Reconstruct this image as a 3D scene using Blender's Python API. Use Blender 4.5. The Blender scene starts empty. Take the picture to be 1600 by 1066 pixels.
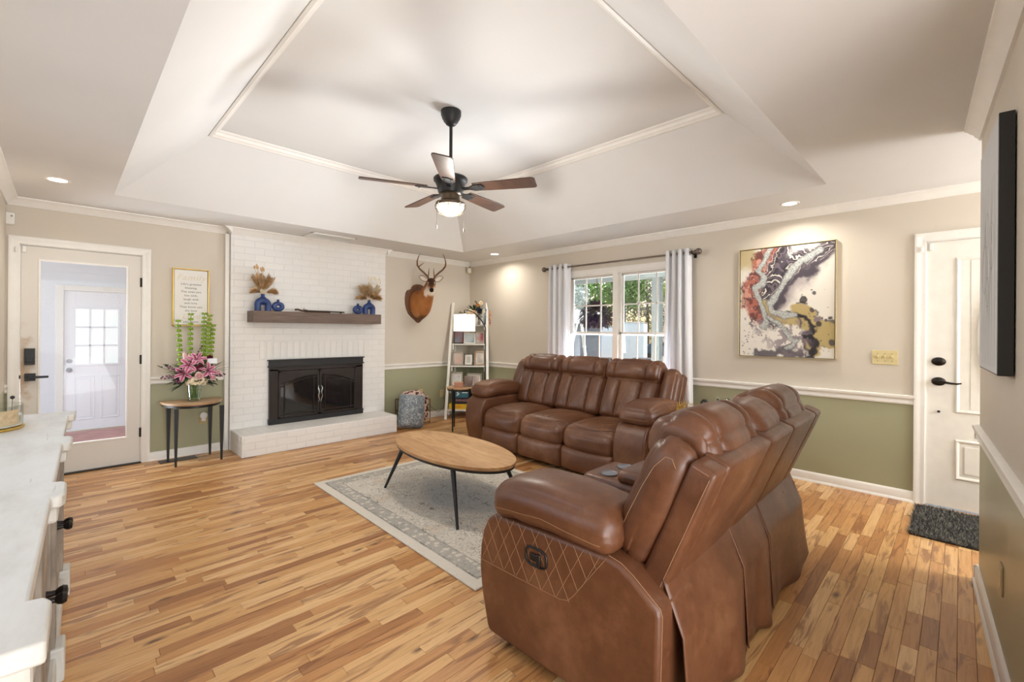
import bpy, bmesh, math, random
import numpy as np
from mathutils import Vector, Matrix, noise
from mathutils.bvhtree import BVHTree

random.seed(7)
rng = np.random.default_rng(7)
sc = bpy.context.scene
COL = sc.collection
PI = math.pi

# ------------------------------------------------------------------ camera
H = 1.33
YAW = math.radians(44.96)
ROLL = math.radians(0.42)
cam_d = bpy.data.cameras.new('camera')
cam = bpy.data.objects.new('camera', cam_d)
COL.objects.link(cam)
cam_d.sensor_fit = 'HORIZONTAL'
cam_d.sensor_width = 36.0
cam_d.lens = 701.7 / 1600 * 36
cam_d.shift_y = -16.0 / 1600
cam_d.clip_start = 0.02
fw = Vector((math.cos(YAW), math.sin(YAW), 0))
rt = Vector((math.sin(YAW), -math.cos(YAW), 0))
up = Vector((0, 0, 1))
cx_ = rt * math.cos(ROLL) + up * math.sin(ROLL)
cy_ = -rt * math.sin(ROLL) + up * math.cos(ROLL)
cz_ = -fw
M = Matrix((cx_, cy_, cz_)).transposed().to_4x4()
M.translation = Vector((0, 0, H))
cam.matrix_world = M
sc.camera = cam

# ------------------------------------------------------------------ colour management
sc.view_settings.view_transform = 'Standard'
sc.view_settings.look = 'None'
sc.view_settings.exposure = 0.5
sc.view_settings.gamma = 1.0
sc.view_settings.use_curve_mapping = False

sc.cycles.transparent_max_bounces = 32

# ------------------------------------------------------------------ world
w = bpy.data.worlds.new('World')
sc.world = w
w.use_nodes = True
nt = w.node_tree
nt.nodes.clear()
wo = nt.nodes.new('ShaderNodeOutputWorld')
bg = nt.nodes.new('ShaderNodeBackground')
sky = nt.nodes.new('ShaderNodeTexSky')
sky.sky_type = 'NISHITA'
sky.sun_disc = False
sky.sun_elevation = math.radians(48)
sky.sun_rotation = math.radians(30)
sky.air_density = 1.4
sky.dust_density = 2.5
bg.inputs['Strength'].default_value = 0.22
nt.links.new(sky.outputs[0], bg.inputs['Color'])
nt.links.new(bg.outputs[0], wo.inputs['Surface'])

def add_light(name, kind, loc, energy, color=(1, 1, 1), target=None, **kw):
    d = bpy.data.lights.new(name, kind)
    d.energy = energy
    d.color = color
    for k, v in kw.items():
        setattr(d, k, v)
    o = bpy.data.objects.new(name, d)
    o.location = loc
    if target is not None:
        o.rotation_euler = (Vector(target) - Vector(loc)).to_track_quat('-Z', 'Y').to_euler()
    COL.objects.link(o)
    return o

# sun on the yard, high over the house front
add_light('sun', 'SUN', (12, 0, 14), 3.0, (1, .95, .86), target=(10, 11, 0), angle=math.radians(1.0))
# added fill lamps out of view: left wall, rear room, foyer, low behind the photographer
add_light('fill_left_opening', 'AREA', (-0.40, 2.1, 1.62), 6, (0.92, 0.96, 1.0), target=(3, 2.5, 1.0), shape='RECTANGLE', size=3.0, size_y=1.0)  # added lamp in the invented opening of the unseen left wall
add_light('fill_rear_room', 'AREA', (1.0, -2.9, 1.5), 74, (0.93, 0.96, 1.0), target=(1.6, 2, 1.2), shape='RECTANGLE', size=3.2, size_y=1.8)  # added fill from behind the camera, no window is built there
add_light('fill_foyer', 'AREA', (4.1, -2.3, 1.7), 66, (0.95, 0.97, 1.0), target=(3.3, 1.3, 2.2), shape='RECTANGLE', size=1.0, size_y=1.6)  # added fill in front of the blank foyer end wall
add_light('daylight_sunroom_side', 'AREA', (-2.6, 7.4, 1.6), 26, (0.90, 1.0, 1.0), target=(1.0, 8.2, 0.9), shape='RECTANGLE', size=2.6, size_y=1.8)
add_light('daylight_sunroom_right', 'AREA', (3.4, 7.4, 1.6), 16, (0.90, 1.0, 1.0), target=(0.2, 7.6, 0.9), shape='RECTANGLE', size=2.4, size_y=1.8)
add_light('fill_rear_low', 'AREA', (0.25, -1.3, 0.35), 30, (0.93, 0.96, 1.0), target=(2.9, 2.0, 2.7), shape='RECTANGLE', size=1.2, size_y=0.8)  # added upward fill to brighten the tray ceiling
# daylight bounced off the porch floor, coming up through the front window
add_light('daylight_front_window', 'AREA', (5.6, 2.95, 0.62), 235, (0.92, 0.96, 1.0), target=(2.5, 2.9, 1.75), shape='RECTANGLE', size=1.9, size_y=0.5)
add_light('daylight_sunroom_door', 'AREA', (-0.42, 6.15, 1.0), 34, (0.91, 0.96, 1.0), target=(1.8, 1.4, 2.2), shape='RECTANGLE', size=0.4, size_y=1.5)

# ------------------------------------------------------------------ helpers: mesh builder
class MB:
    def __init__(self):
        self.v, self.f, self.m = [], [], []
        self.mi = 0
    def mat(self, i):
        self.mi = i
        return self
    def add(self, vs, fs):
        b = len(self.v)
        self.v.extend([tuple(p) for p in vs])
        for f in fs:
            self.f.append(tuple(b + i for i in f))
            self.m.append(self.mi)
        return self
    def box(self, lo, hi):
        (a, b, c), (d, e, g) = lo, hi
        vs = [(a, b, c), (d, b, c), (d, e, c), (a, e, c), (a, b, g), (d, b, g), (d, e, g), (a, e, g)]
        return self.add(vs, [(3, 2, 1, 0), (4, 5, 6, 7), (0, 1, 5, 4), (1, 2, 6, 5), (2, 3, 7, 6), (3, 0, 4, 7)])
    def cbox(self, c, s, rot=None):
        hx, hy, hz = s[0] / 2, s[1] / 2, s[2] / 2
        vs = [Vector(p) for p in ((-hx, -hy, -hz), (hx, -hy, -hz), (hx, hy, -hz), (-hx, hy, -hz), (-hx, -hy, hz), (hx, -hy, hz), (hx, hy, hz), (-hx, hy, hz))]
        if rot is not None:
            vs = [rot @ p for p in vs]
        vs = [p + Vector(c) for p in vs]
        return self.add(vs, [(3, 2, 1, 0), (4, 5, 6, 7), (0, 1, 5, 4), (1, 2, 6, 5), (2, 3, 7, 6), (3, 0, 4, 7)])
    def prism(self, poly, axis, lo, hi):
        """extrude a closed 2D polygon (counter-clockwise) along an axis"""
        def P(p, t):
            a, b = p
            return {'x': (t, a, b), 'y': (a, t, b), 'z': (a, b, t)}[axis]
        n = len(poly)
        vs = [P(p, lo) for p in poly] + [P(p, hi) for p in poly]
        fs = [(i, (i + 1) % n, n + (i + 1) % n, n + i) for i in range(n)]
        fs += [tuple(range(n - 1, -1, -1)), tuple(range(n, 2 * n))]
        if axis == 'y':
            fs = [tuple(reversed(f)) for f in fs]
        return self.add(vs, fs)
    def tube(self, pts, r, n=8, cap=True, closed=False):
        pts = [Vector(p) for p in pts]
        k = len(pts)
        rs = r if hasattr(r, '__len__') else [r] * k
        t = []
        for i in range(k):
            if closed:
                d = pts[(i + 1) % k] - pts[i - 1]
            else:
                d = pts[min(i + 1, k - 1)] - pts[max(i - 1, 0)]
            t.append(d.normalized() if d.length > 1e-9 else Vector((0, 0, 1)))
        a = Vector((0, 0, 1)) if abs(t[0].z) < .9 else Vector((1, 0, 0))
        u = t[0].cross(a).normalized()
        vs = []
        for i in range(k):
            u = (u - t[i] * u.dot(t[i]))
            u = u.normalized() if u.length > 1e-6 else t[i].orthogonal().normalized()
            w_ = t[i].cross(u)
            for j in range(n):
                an = 2 * PI * j / n
                vs.append(pts[i] + (u * math.cos(an) + w_ * math.sin(an)) * rs[i])
        fs = []
        for i in range(k if closed else k - 1):
            i2 = (i + 1) % k
            for j in range(n):
                j2 = (j + 1) % n
                fs.append((i * n + j, i * n + j2, i2 * n + j2, i2 * n + j))
        if cap and not closed:
            fs.append(tuple(range(n - 1, -1, -1)))
            fs.append(tuple((k - 1) * n + j for j in range(n)))
        return self.add(vs, fs)
    def lathe(self, prof, n=24, c=(0, 0, 0), sx=1, sy=1, rot=None, a0=0.0, a1=2 * PI):
        """profile of (r, z) from bottom to top"""
        full = abs(a1 - a0 - 2 * PI) < 1e-6
        cols = n if full else n + 1
        vs = []
        for (r, z) in prof:
            for j in range(cols):
                an = a0 + (a1 - a0) * j / n
                p = Vector((r * math.cos(an) * sx, r * math.sin(an) * sy, z))
                if rot is not None:
                    p = rot @ p
                vs.append(p + Vector(c))
        fs = []
        for i in range(len(prof) - 1):
            for j in range(n):
                j2 = (j + 1) % cols
                fs.append((i * cols + j, i * cols + j2, (i + 1) * cols + j2, (i + 1) * cols + j))
        if full and prof[0][0] > 1e-6:
            fs.append(tuple(range(n - 1, -1, -1)))
        if full and prof[-1][0] > 1e-6:
            fs.append(tuple((len(prof) - 1) * cols + j for j in range(n)))
        return self.add(vs, fs)
    def cyl(self, c, r, z0, z1, n=20):
        return self.lathe([(r, z0), (r, z1)], n, c)
    def ball(self, c, r, n=12, m=8, s=(1, 1, 1), rot=None):
        vs, fs = [], []
        for i in range(m + 1):
            th = PI * i / m
            for j in range(n):
                ph = 2 * PI * j / n
                p = Vector((r * s[0] * math.sin(th) * math.cos(ph), r * s[1] * math.sin(th) * math.sin(ph), -r * s[2] * math.cos(th)))
                if rot is not None:
                    p = rot @ p
                vs.append(p + Vector(c))
        for i in range(m):
            for j in range(n):
                j2 = (j + 1) % n
                fs.append((i * n + j, i * n + j2, (i + 1) * n + j2, (i + 1) * n + j))
        return self.add(vs, fs)
    def grid(self, fn, nu, nv, close_u=False):
        vs = [fn(i / nu, j / nv) for j in range(nv + 1) for i in range(nu + (0 if close_u else 1))]
        c = nu if close_u else nu + 1
        fs = []
        for j in range(nv):
            for i in range(nu):
                i2 = (i + 1) % c
                fs.append((j * c + i, j * c + i2, (j + 1) * c + i2, (j + 1) * c + i))
        return self.add(vs, fs)
    def puff(self, size, r, bulge=(0, 0, 0), c=(0, 0, 0), rot=None, n=6, warp=None, wr=0.0, wf=6.0, seed=0.0):
        """a stuffed cushion: a box with round edges, faces swollen by bulge (one number or (minus, plus) per axis), optional creases"""
        h = [s / 2 for s in size]
        r = min(r, min(h) * .999)
        ts = []
        for k in range(3):
            e = r / h[k]
            a = [-1, -1 + e * .18, -1 + e * .5, -1 + e]
            mid = [(-1 + e) + (2 - 2 * e) * i / n for i in range(1, n)]
            b = [1 - e, 1 - e * .5, 1 - e * .18, 1]
            ts.append(a + mid + b)
        idx = {}
        vs, fs = [], []
        def bul(k, s):
            b = bulge[k]
            return (b[1] if s > 0 else b[0]) if hasattr(b, '__len__') else b
        def vert(p):
            key = tuple(round(x, 5) for x in p)
            if key in idx:
                return idx[key]
            q = [p[k] * h[k] for k in range(3)]
            inn = [max(-(h[k] - r), min(h[k] - r, q[k])) for k in range(3)]
            d = Vector([q[k] - inn[k] for k in range(3)])
            if d.length > 1e-9:
                pos = Vector(inn) + d.normalized() * r
            else:
                pos = Vector(q)
            for k in range(3):
                i, j = (k + 1) % 3, (k + 2) % 3
                pos[k] += bul(k, p[k]) * p[k] * max(0, 1 - p[i] ** 2) ** .7 * max(0, 1 - p[j] ** 2) ** .7
            if wr:
                nv = noise.noise(Vector((pos.x * wf + seed, pos.y * wf, pos.z * wf)))
                nv2 = noise.noise(Vector((pos.x * wf * 2.7 + seed, pos.y * wf * 2.7, pos.z * wf * 2.7)))
                nn = Vector([p[k] ** 3 for k in range(3)])
                if nn.length > 0:
                    pos += nn.normalized() * wr * (nv + .45 * nv2)
            if warp:
                pos = Vector(warp(pos, p))
            if rot is not None:
                pos = rot @ pos
            idx[key] = len(vs)
            vs.append(pos + Vector(c))
            return idx[key]
        for k in range(3):
            i, j = (k + 1) % 3, (k + 2) % 3
            for s in (-1, 1):
                for a in range(len(ts[i]) - 1):
                    for b in range(len(ts[j]) - 1):
                        qs = []
                        for (aa, bb) in ((a, b), (a + 1, b), (a + 1, b + 1), (a, b + 1)):
                            p = [0, 0, 0]
                            p[k] = s
                            p[i] = ts[i][aa]
                            p[j] = ts[j][bb]
                            qs.append(vert(p))
                        fs.append(tuple(qs) if s > 0 else tuple(reversed(qs)))
        return self.add(vs, fs)
    def build(self, name, mats, parent=None, loc=None, rotz=0.0, smooth=35, bevel=0.0, bseg=2, sub=0, flip=False):
        me = bpy.data.meshes.new(name)
        me.from_pydata(self.v, [], self.f)
        if not hasattr(mats, '__len__'):
            mats = [mats]
        for m_ in mats:
            me.materials.append(m_)
        me.polygons.foreach_set('material_index', np.array(self.m, dtype=np.int32))
        bm = bmesh.new()
        bm.from_mesh(me)
        bmesh.ops.recalc_face_normals(bm, faces=bm.faces)
        bm.to_mesh(me)
        bm.free()
        me.update()
        if smooth:
            me.shade_smooth()
            if smooth < 180:
                me.set_sharp_from_angle(angle=math.radians(smooth))
        o = bpy.data.objects.new(name, me)
        COL.objects.link(o)
        if parent is not None:
            o.parent = parent
        if loc is not None:
            o.location = loc
        if rotz:
            o.rotation_euler = (0, 0, rotz)
        if bevel:
            b = o.modifiers.new('bevel', 'BEVEL')
            b.width = bevel
            b.segments = bseg
            b.limit_method = 'ANGLE'
            b.angle_limit = math.radians(40)
            b.harden_normals = False
        if sub:
            s = o.modifiers.new('sub', 'SUBSURF')
            s.levels = s.render_levels = sub
        return o

def RX(a): return Matrix.Rotation(a, 3, 'X')
def RY(a): return Matrix.Rotation(a, 3, 'Y')
def RZ(a): return Matrix.Rotation(a, 3, 'Z')
def rad(d): return math.radians(d)

def thing(name, label, cat, loc=(0, 0, 0), rotz=0.0, group=None):
    o = bpy.data.objects.new(name, None)
    o.empty_display_size = .1
    o.location = loc
    o.rotation_euler = (0, 0, rotz)
    COL.objects.link(o)
    o['label'] = label
    o['category'] = cat
    if group:
        o['group'] = group
    return o

def tag(o, label, cat, group=None, kind=None):
    o['label'] = label
    o['category'] = cat
    if group:
        o['group'] = group
    if kind:
        o['kind'] = kind
    return o

def struct(o, label=None, cat=None):
    o['kind'] = 'structure'
    if label:
        o['label'] = label
    if cat:
        o['category'] = cat
    return o

def copy_tree(o, parent=None):
    c = o.copy()
    COL.objects.link(c)
    if parent is not None:
        c.parent = parent
    for ch in list(o.children):
        copy_tree(ch, c)
    return c

# ------------------------------------------------------------------ helpers: materials
def s2l(c):
    return tuple(((x / 255) / 12.92 if x / 255 <= .04045 else ((x / 255 + .055) / 1.055) ** 2.4) for x in c)

def L4(c):
    return (*s2l(c), 1.0)

class NT:
    """short-hand for a node tree"""
    def __init__(self, name):
        self.m = bpy.data.materials.new(name)
        self.m.use_nodes = True
        self.t = self.m.node_tree
        self.b = self.t.nodes['Principled BSDF']
        self.out = self.t.nodes['Material Output']
    def n(self, typ, **kw):
        x = self.t.nodes.new(typ)
        for k, v in kw.items():
            setattr(x, k, v)
        return x
    def l(self, a, b):
        self.t.links.new(a, b)
    def val(self, sock, v):
        if hasattr(v, 'is_output'):
            self.l(v, sock)
        else:
            sock.default_value = v
    def coord(self, kind='Object', scale=(1, 1, 1), rot=(0, 0, 0), loc=(0, 0, 0)):
        tc = self.n('ShaderNodeTexCoord')
        mp = self.n('ShaderNodeMapping')
        mp.inputs['Scale'].default_value = scale
        mp.inputs['Rotation'].default_value = rot
        mp.inputs['Location'].default_value = loc
        self.l(tc.outputs[kind], mp.inputs['Vector'])
        return mp.outputs[0]
    def noise(self, vec, scale=5, detail=4, rough=.5, dist=0.0, out='Fac'):
        x = self.n('ShaderNodeTexNoise')
        x.inputs['Scale'].default_value = scale
        x.inputs['Detail'].default_value = detail
        x.inputs['Roughness'].default_value = rough
        x.inputs['Distortion'].default_value = dist
        if vec is not None:
            self.l(vec, x.inputs['Vector'])
        return x.outputs[out]
    def ramp(self, fac, stops, interp='LINEAR'):
        x = self.n('ShaderNodeValToRGB')
        x.color_ramp.interpolation = interp
        el = x.color_ramp.elements
        while len(el) < len(stops):
            el.new(.5)
        for e, (p, c) in zip(el, stops):
            e.position = p
            e.color = c if len(c) == 4 else (*c, 1)
        self.l(fac, x.inputs['Fac'])
        return x.outputs['Color']
    def mix(self, fac, a, b, mode='MIX'):
        x = self.n('ShaderNodeMix', data_type='RGBA', blend_type=mode)
        self.val(x.inputs[0], fac)
        self.val(x.inputs[6], a)
        self.val(x.inputs[7], b)
        return x.outputs[2]
    def math(self, op, a, b=0.0, c=0.0):
        x = self.n('ShaderNodeMath', operation=op)
        self.val(x.inputs[0], a)
        self.val(x.inputs[1], b)
        if op in ('MULTIPLY_ADD', 'SMOOTH_MIN', 'WRAP', 'COMPARE'):
            self.val(x.inputs[2], c)
        return x.outputs[0]
    def bump(self, h, strength=.2, dist=.01):
        x = self.n('ShaderNodeBump')
        x.inputs['Strength'].default_value = strength
        x.inputs['Distance'].default_value = dist
        self.l(h, x.inputs['Height'])
        self.l(x.outputs[0], self.b.inputs['Normal'])
        return x
    def set(self, color=None, rough=None, metal=None, spec=None, **kw):
        if color is not None:
            self.val(self.b.inputs['Base Color'], color)
        if rough is not None:
            self.val(self.b.inputs['Roughness'], rough)
        if metal is not None:
            self.val(self.b.inputs['Metallic'], metal)
        if spec is not None:
            self.val(self.b.inputs['Specular IOR Level'], spec)
        for k, v in kw.items():
            self.val(self.b.inputs[k.replace('_', ' ')], v)
        return self.m

def plain(name, rgb, rough=.5, metal=0.0, spec=.5, var=.06, vscale=12, bump=0.0, bscale=60):
    t = NT(name)
    co = t.coord()
    nz = t.noise(co, vscale, 3)
    c = s2l(rgb)
    lo = tuple(x * (1 - var) for x in c)
    hi = tuple(min(1, x * (1 + var)) for x in c)
    t.set(t.ramp(nz, [(.3, lo), (.7, hi)]), rough, metal, spec)
    if bump:
        t.bump(t.noise(co, bscale, 3), bump, .004)
    return t.m

def emit(name, rgb, strength):
    t = NT(name)
    t.b.inputs['Base Color'].default_value = (*rgb, 1)
    t.b.inputs['Emission Color'].default_value = (*rgb, 1)
    t.b.inputs['Emission Strength'].default_value = strength
    t.b.inputs['Roughness'].default_value = .4
    return t.m

def glass_thin(name, tint=(1, 1, 1), refl=1.0, rough=.02):
    t = NT(name)
    tr = t.n('ShaderNodeBsdfTransparent')
    tr.inputs[0].default_value = (*tint, 1)
    gl = t.n('ShaderNodeBsdfGlossy')
    gl.inputs['Roughness'].default_value = rough
    fr = t.n('ShaderNodeFresnel')
    fr.inputs[0].default_value = 1.45
    mx = t.n('ShaderNodeMixShader')
    t.l(t.math('MULTIPLY', fr.outputs[0], refl), mx.inputs[0])
    t.l(tr.outputs[0], mx.inputs[1])
    t.l(gl.outputs[0], mx.inputs[2])
    t.l(mx.outputs[0], t.out.inputs[0])
    return t.m

def vcol(name, attr='Col', rough=.5, bump=0.0, bscale=80, spec=.4, metal=0.0):
    t = NT(name)
    a = t.n('ShaderNodeAttribute', attribute_name=attr)
    t.set(a.outputs['Color'], rough, metal, spec)
    if bump:
        t.bump(t.noise(t.coord(), bscale, 3), bump, .003)
    return t.m

def set_col(o, cols, attr='Col'):
    """cols: (n_verts, 3) linear colours"""
    me = o.data
    a = me.color_attributes.new(attr, 'FLOAT_COLOR', 'POINT')
    arr = np.ones((len(me.vertices), 4), dtype=np.float32)
    arr[:, :3] = np.asarray(cols, dtype=np.float32)
    a.data.foreach_set('color', arr.ravel())

# ------------------------------------------------------------------ materials
def wall_paint(name, rgb, rough=.55):
    t = NT(name)
    co = t.coord()
    c = s2l(rgb)
    nz = t.noise(co, 1.3, 3)
    t.set(t.ramp(nz, [(.3, tuple(x * .97 for x in c)), (.7, tuple(min(1, x * 1.03) for x in c))]), rough, spec=.3)
    t.bump(t.noise(co, 220, 2), .05, .002)
    return t.m

M_GREIGE = wall_paint('greige_paint', (213, 204, 190))
M_SAGE = wall_paint('sage_paint', (168, 167, 138), .32)
M_CEIL = wall_paint('ceiling_paint', (226, 225, 223), .7)
M_TRIM = plain('white_trim_paint', (238, 235, 229), .35, var=.02)
M_DOOR = plain('white_door_paint', (233, 229, 221), .4, var=.03)
M_WHITE = plain('white_plastic', (240, 238, 232), .4, var=.02)
M_IVORY = plain('ivory_plastic', (216, 200, 150), .4, var=.03)
M_BLACK = plain('black_metal', (26, 26, 27), .45, var=.1)
M_BLACKPL = plain('black_plastic', (18, 18, 19), .4, var=.1)
M_BRONZE = plain('oil_rubbed_bronze', (40, 35, 32), .35, .6, var=.15)
M_GOLD = plain('brushed_gold', (212, 178, 96), .3, .9, var=.06)
M_GLASS = glass_thin('clear_glass')
M_CHROME = plain('brushed_steel', (200, 200, 200), .25, 1.0, var=.04)
M_NICKEL = plain('satin_nickel', (140, 140, 146), .4, .8, var=.04)

def floor_mat():
    t = NT('maple_plank')
    a = t.n('ShaderNodeAttribute', attribute_name='Col')
    sp = t.n('ShaderNodeSeparateColor')
    t.l(a.outputs['Color'], sp.inputs[0])
    tc = t.n('ShaderNodeTexCoord')
    off = t.n('ShaderNodeCombineXYZ')
    t.l(t.math('MULTIPLY', sp.outputs[1], 43.0), off.inputs[0])
    t.l(t.math('MULTIPLY', sp.outputs[2], 29.0), off.inputs[1])
    ad = t.n('ShaderNodeVectorMath', operation='ADD')
    t.l(tc.outputs['Object'], ad.inputs[0])
    t.l(off.outputs[0], ad.inputs[1])
    def mp(s):
        m = t.n('ShaderNodeMapping')
        m.inputs['Scale'].default_value = s
        t.l(ad.outputs[0], m.inputs['Vector'])
        return m.outputs[0]
    base = t.ramp(sp.outputs[0], [(0, s2l((226, 186, 134))), (.35, s2l((210, 164, 108))), (.65, s2l((196, 144, 91))), (.86, s2l((182, 130, 80))), (1, s2l((158, 108, 66)))])
    grain = t.noise(mp((2.2, 34, 1)), 2.2, 6, .62, .6)
    g = t.ramp(grain, [(.3, (.80, .76, .70)), (.55, (1.02, 1.01, 1.0)), (.8, (1.08, 1.08, 1.08))])
    c = t.mix(1.0, base, g, 'MULTIPLY')
    # darker heartwood streaks
    st = t.noise(mp((1.5, 13, 1)), 1.6, 4, .55, 1.2)
    stm = t.ramp(st, [(.54, (0, 0, 0)), (.64, (1, 1, 1))])
    c = t.mix(t.math('MULTIPLY', stm, .68), c, (*s2l((128, 78, 46)), 1))
    # knots
    vo = t.n('ShaderNodeTexVoronoi')
    vo.inputs['Scale'].default_value = 1.0
    t.l(mp((3.6, 9.5, 1)), vo.inputs['Vector'])
    vs = t.n('ShaderNodeSeparateColor')
    t.l(vo.outputs['Color'], vs.inputs[0])
    nd = t.noise(mp((18, 42, 1)), 1.2, 3)
    dd = t.math('ADD', vo.outputs['Distance'], t.math('MULTIPLY', nd, .16))
    kn = t.ramp(dd, [(.13, (1, 1, 1)), (.27, (0, 0, 0))])
    km = t.math('MULTIPLY', kn, t.math('GREATER_THAN', vs.outputs[0], .60))
    c = t.mix(t.math('MULTIPLY', km, .85), c, (*s2l((78, 46, 30)), 1))
    t.set(c, t.ramp(grain, [(.3, (.36,) * 3), (.8, (.27,) * 3)]), spec=.42)
    t.bump(grain, .05, .003)
    return t.m
M_FLOOR = floor_mat()
M_GAP = plain('dark_gap', (52, 30, 18), .9)

def brick_mat(name, plane='xz', rgb=(236, 234, 230), bw=.205, rh=.075, offset=.5):
    t = NT(name)
    tc = t.n('ShaderNodeTexCoord')
    s = t.n('ShaderNodeSeparateXYZ')
    t.l(tc.outputs['Object'], s.inputs[0])
    cb = t.n('ShaderNodeCombineXYZ')
    t.l(s.outputs[0 if plane[0] == 'x' else 1], cb.inputs[0])
    t.l(s.outputs[2 if plane[1] == 'z' else 1], cb.inputs[1])
    b = t.n('ShaderNodeTexBrick')
    b.offset = offset
    b.inputs['Scale'].default_value = 1.0
    b.inputs['Mortar Size'].default_value = .006
    b.inputs['Mortar Smooth'].default_value = .6
    b.inputs['Brick Width'].default_value = bw
    b.inputs['Row Height'].default_value = rh
    c = s2l(rgb)
    b.inputs['Color1'].default_value = (*tuple(x * .985 for x in c), 1)
    b.inputs['Color2'].default_value = (*tuple(min(1, x * 1.02) for x in c), 1)
    b.inputs['Mortar'].default_value = (*tuple(x * .95 for x in c), 1)
    wob = t.noise(cb.outputs[0], 9, 2, out='Color')
    av = t.n('ShaderNodeVectorMath', operation='MULTIPLY_ADD')
    t.l(wob, av.inputs[0])
    av.inputs[1].default_value = (.012, .012, 0)
    t.l(cb.outputs[0], av.inputs[2])
    t.l(av.outputs[0], b.inputs['Vector'])
    t.set(b.outputs['Color'], .6, spec=.3)
    nz = t.noise(tc.outputs['Object'], 55, 4)
    h = t.math('ADD', t.math('MULTIPLY', b.outputs['Fac'], -1.0), t.math('MULTIPLY', nz, .35))
    t.bump(h, .45, .006)
    return t.m
M_BRICK = brick_mat('painted_brick')
M_BRICKSIDE = brick_mat('painted_brick_side', 'yz')
M_BRICKTOP = brick_mat('painted_brick_top', 'xy', bw=.075, rh=.205, offset=0)

# ------------------------------------------------------------------ room shell
YA, XB, XL = 5.731, 4.75, -0.344
YC = -0.074          # front wall face
ZC = 2.44
ZR = 0.80            # where the two wall colours meet
T = .12

def wall(name, boxes, mats=(M_GREIGE, M_SAGE)):
    mb = MB()
    for lo, hi in boxes:
        if lo[2] < ZR < hi[2]:
            mb.mat(1).box(lo, (hi[0], hi[1], ZR))
            mb.mat(0).box((lo[0], lo[1], ZR), hi)
        else:
            mb.mat(0 if lo[2] >= ZR else 1).box(lo, hi)
    return struct(mb.build(name, list(mats), smooth=0))

D1 = (-.262, .557, 2.048)     # sunroom door opening x0 x1 z1
wall('wall_back', [((XL - T, YA, 0), (D1[0], YA + T, ZC)), ((D1[1], YA, 0), (XB + T, YA + T, ZC)), ((D1[0], YA, D1[2]), (D1[1], YA + T, ZC))])
W1 = (2.23, 3.70, .56, 2.05)  # front window opening y0 y1 z0 z1
D2 = (-.735, .192, 2.046)     # front door opening y0 y1 z1
wall('wall_right', [((XB, -2.6, 0), (XB + T, D2[0], ZC)), ((XB, D2[0], D2[2]), (XB + T, D2[1], ZC)),
                    ((XB, D2[1], 0), (XB + T, W1[0], ZC)), ((XB, W1[0], W1[3]), (XB + T, W1[1], ZC)),
                    ((XB, W1[0], 0), (XB + T, W1[1], W1[2])), ((XB, W1[1], 0), (XB + T, YA, ZC))])
# left wall with an opening added for fill light, and the wall beside the photographer
wall('wall_left', [((XL - T, -3.2, 0), (XL, .55, ZC)), ((XL - T, 3.65, 0), (XL, YA, ZC)), ((XL - T, .55, 0), (XL, 3.65, 1.05)), ((XL - T, .55, 2.15), (XL, 3.65, ZC))])
# the wall beside the photographer runs a few degrees off square
CE = Vector((3.482, -.076))
CA = rad(3.1)
CD = Vector((-math.cos(CA), -math.sin(CA)))
CN = Vector((-math.sin(CA), math.cos(CA)))
def CP(s, off=0.0):
    p = CE + CD * s + CN * off
    return (p.x, p.y)
mb = MB()
for (s0, s1, z0, z1, k) in ((0, 1.75, 0, ZR, 1), (0, 1.75, ZR, ZC, 0)):
    q = [CP(s0), CP(s1), CP(s1, -T), CP(s0, -T)]
    mb.mat(k).prism(q, 'z', z0, z1)
struct(mb.build('wall_front', [M_GREIGE, M_SAGE], smooth=0))
wall('wall_foyer', [((3.482, -2.72, 0), (XB, -2.6, ZC)), ((3.362, -2.6, 0), (3.482, CE.y - T, ZC))])

def floor():
    mb = MB()
    cols = []
    pw = .0572
    x0, x1, y0, y1 = -.6, 4.76, -3.2, YA + .06
    mb.mat(1).box((x0, y0, -.05), (x1, y1, -.004))
    cols += [(0, 0, 0)] * 8
    g = .0011
    y = y0
    while y < y1:
        x = x0 - random.uniform(0, .6)
        while x < x1:
            L = random.choice((.22, .3, .36, .44, .52, .6, .75, .95)) * random.uniform(.85, 1.15)
            a, b = max(x, x0), min(x + L, x1)
            if b - a > .02:
                r = random.random()
                c = (r if r < .72 else .72 + .28 * random.random(), random.random(), random.random())
                z = random.uniform(-.0003, .0003)
                mb.mat(0).add([(a + g, y + g, z), (b - g, y + g, z), (b - g, y + pw - g, z), (a + g, y + pw - g, z),
                               (a, y, -.003), (b, y, -.003), (b, y + pw, -.003), (a, y + pw, -.003)],
                              [(0, 1, 2, 3), (4, 5, 1, 0), (5, 6, 2, 1), (6, 7, 3, 2), (7, 4, 0, 3)])
                cols += [c] * 8
            x += L
        y += pw
    o = mb.build('floor', [M_FLOOR, M_GAP], smooth=0)
    set_col(o, cols)
    return struct(o)
floor()

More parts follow.
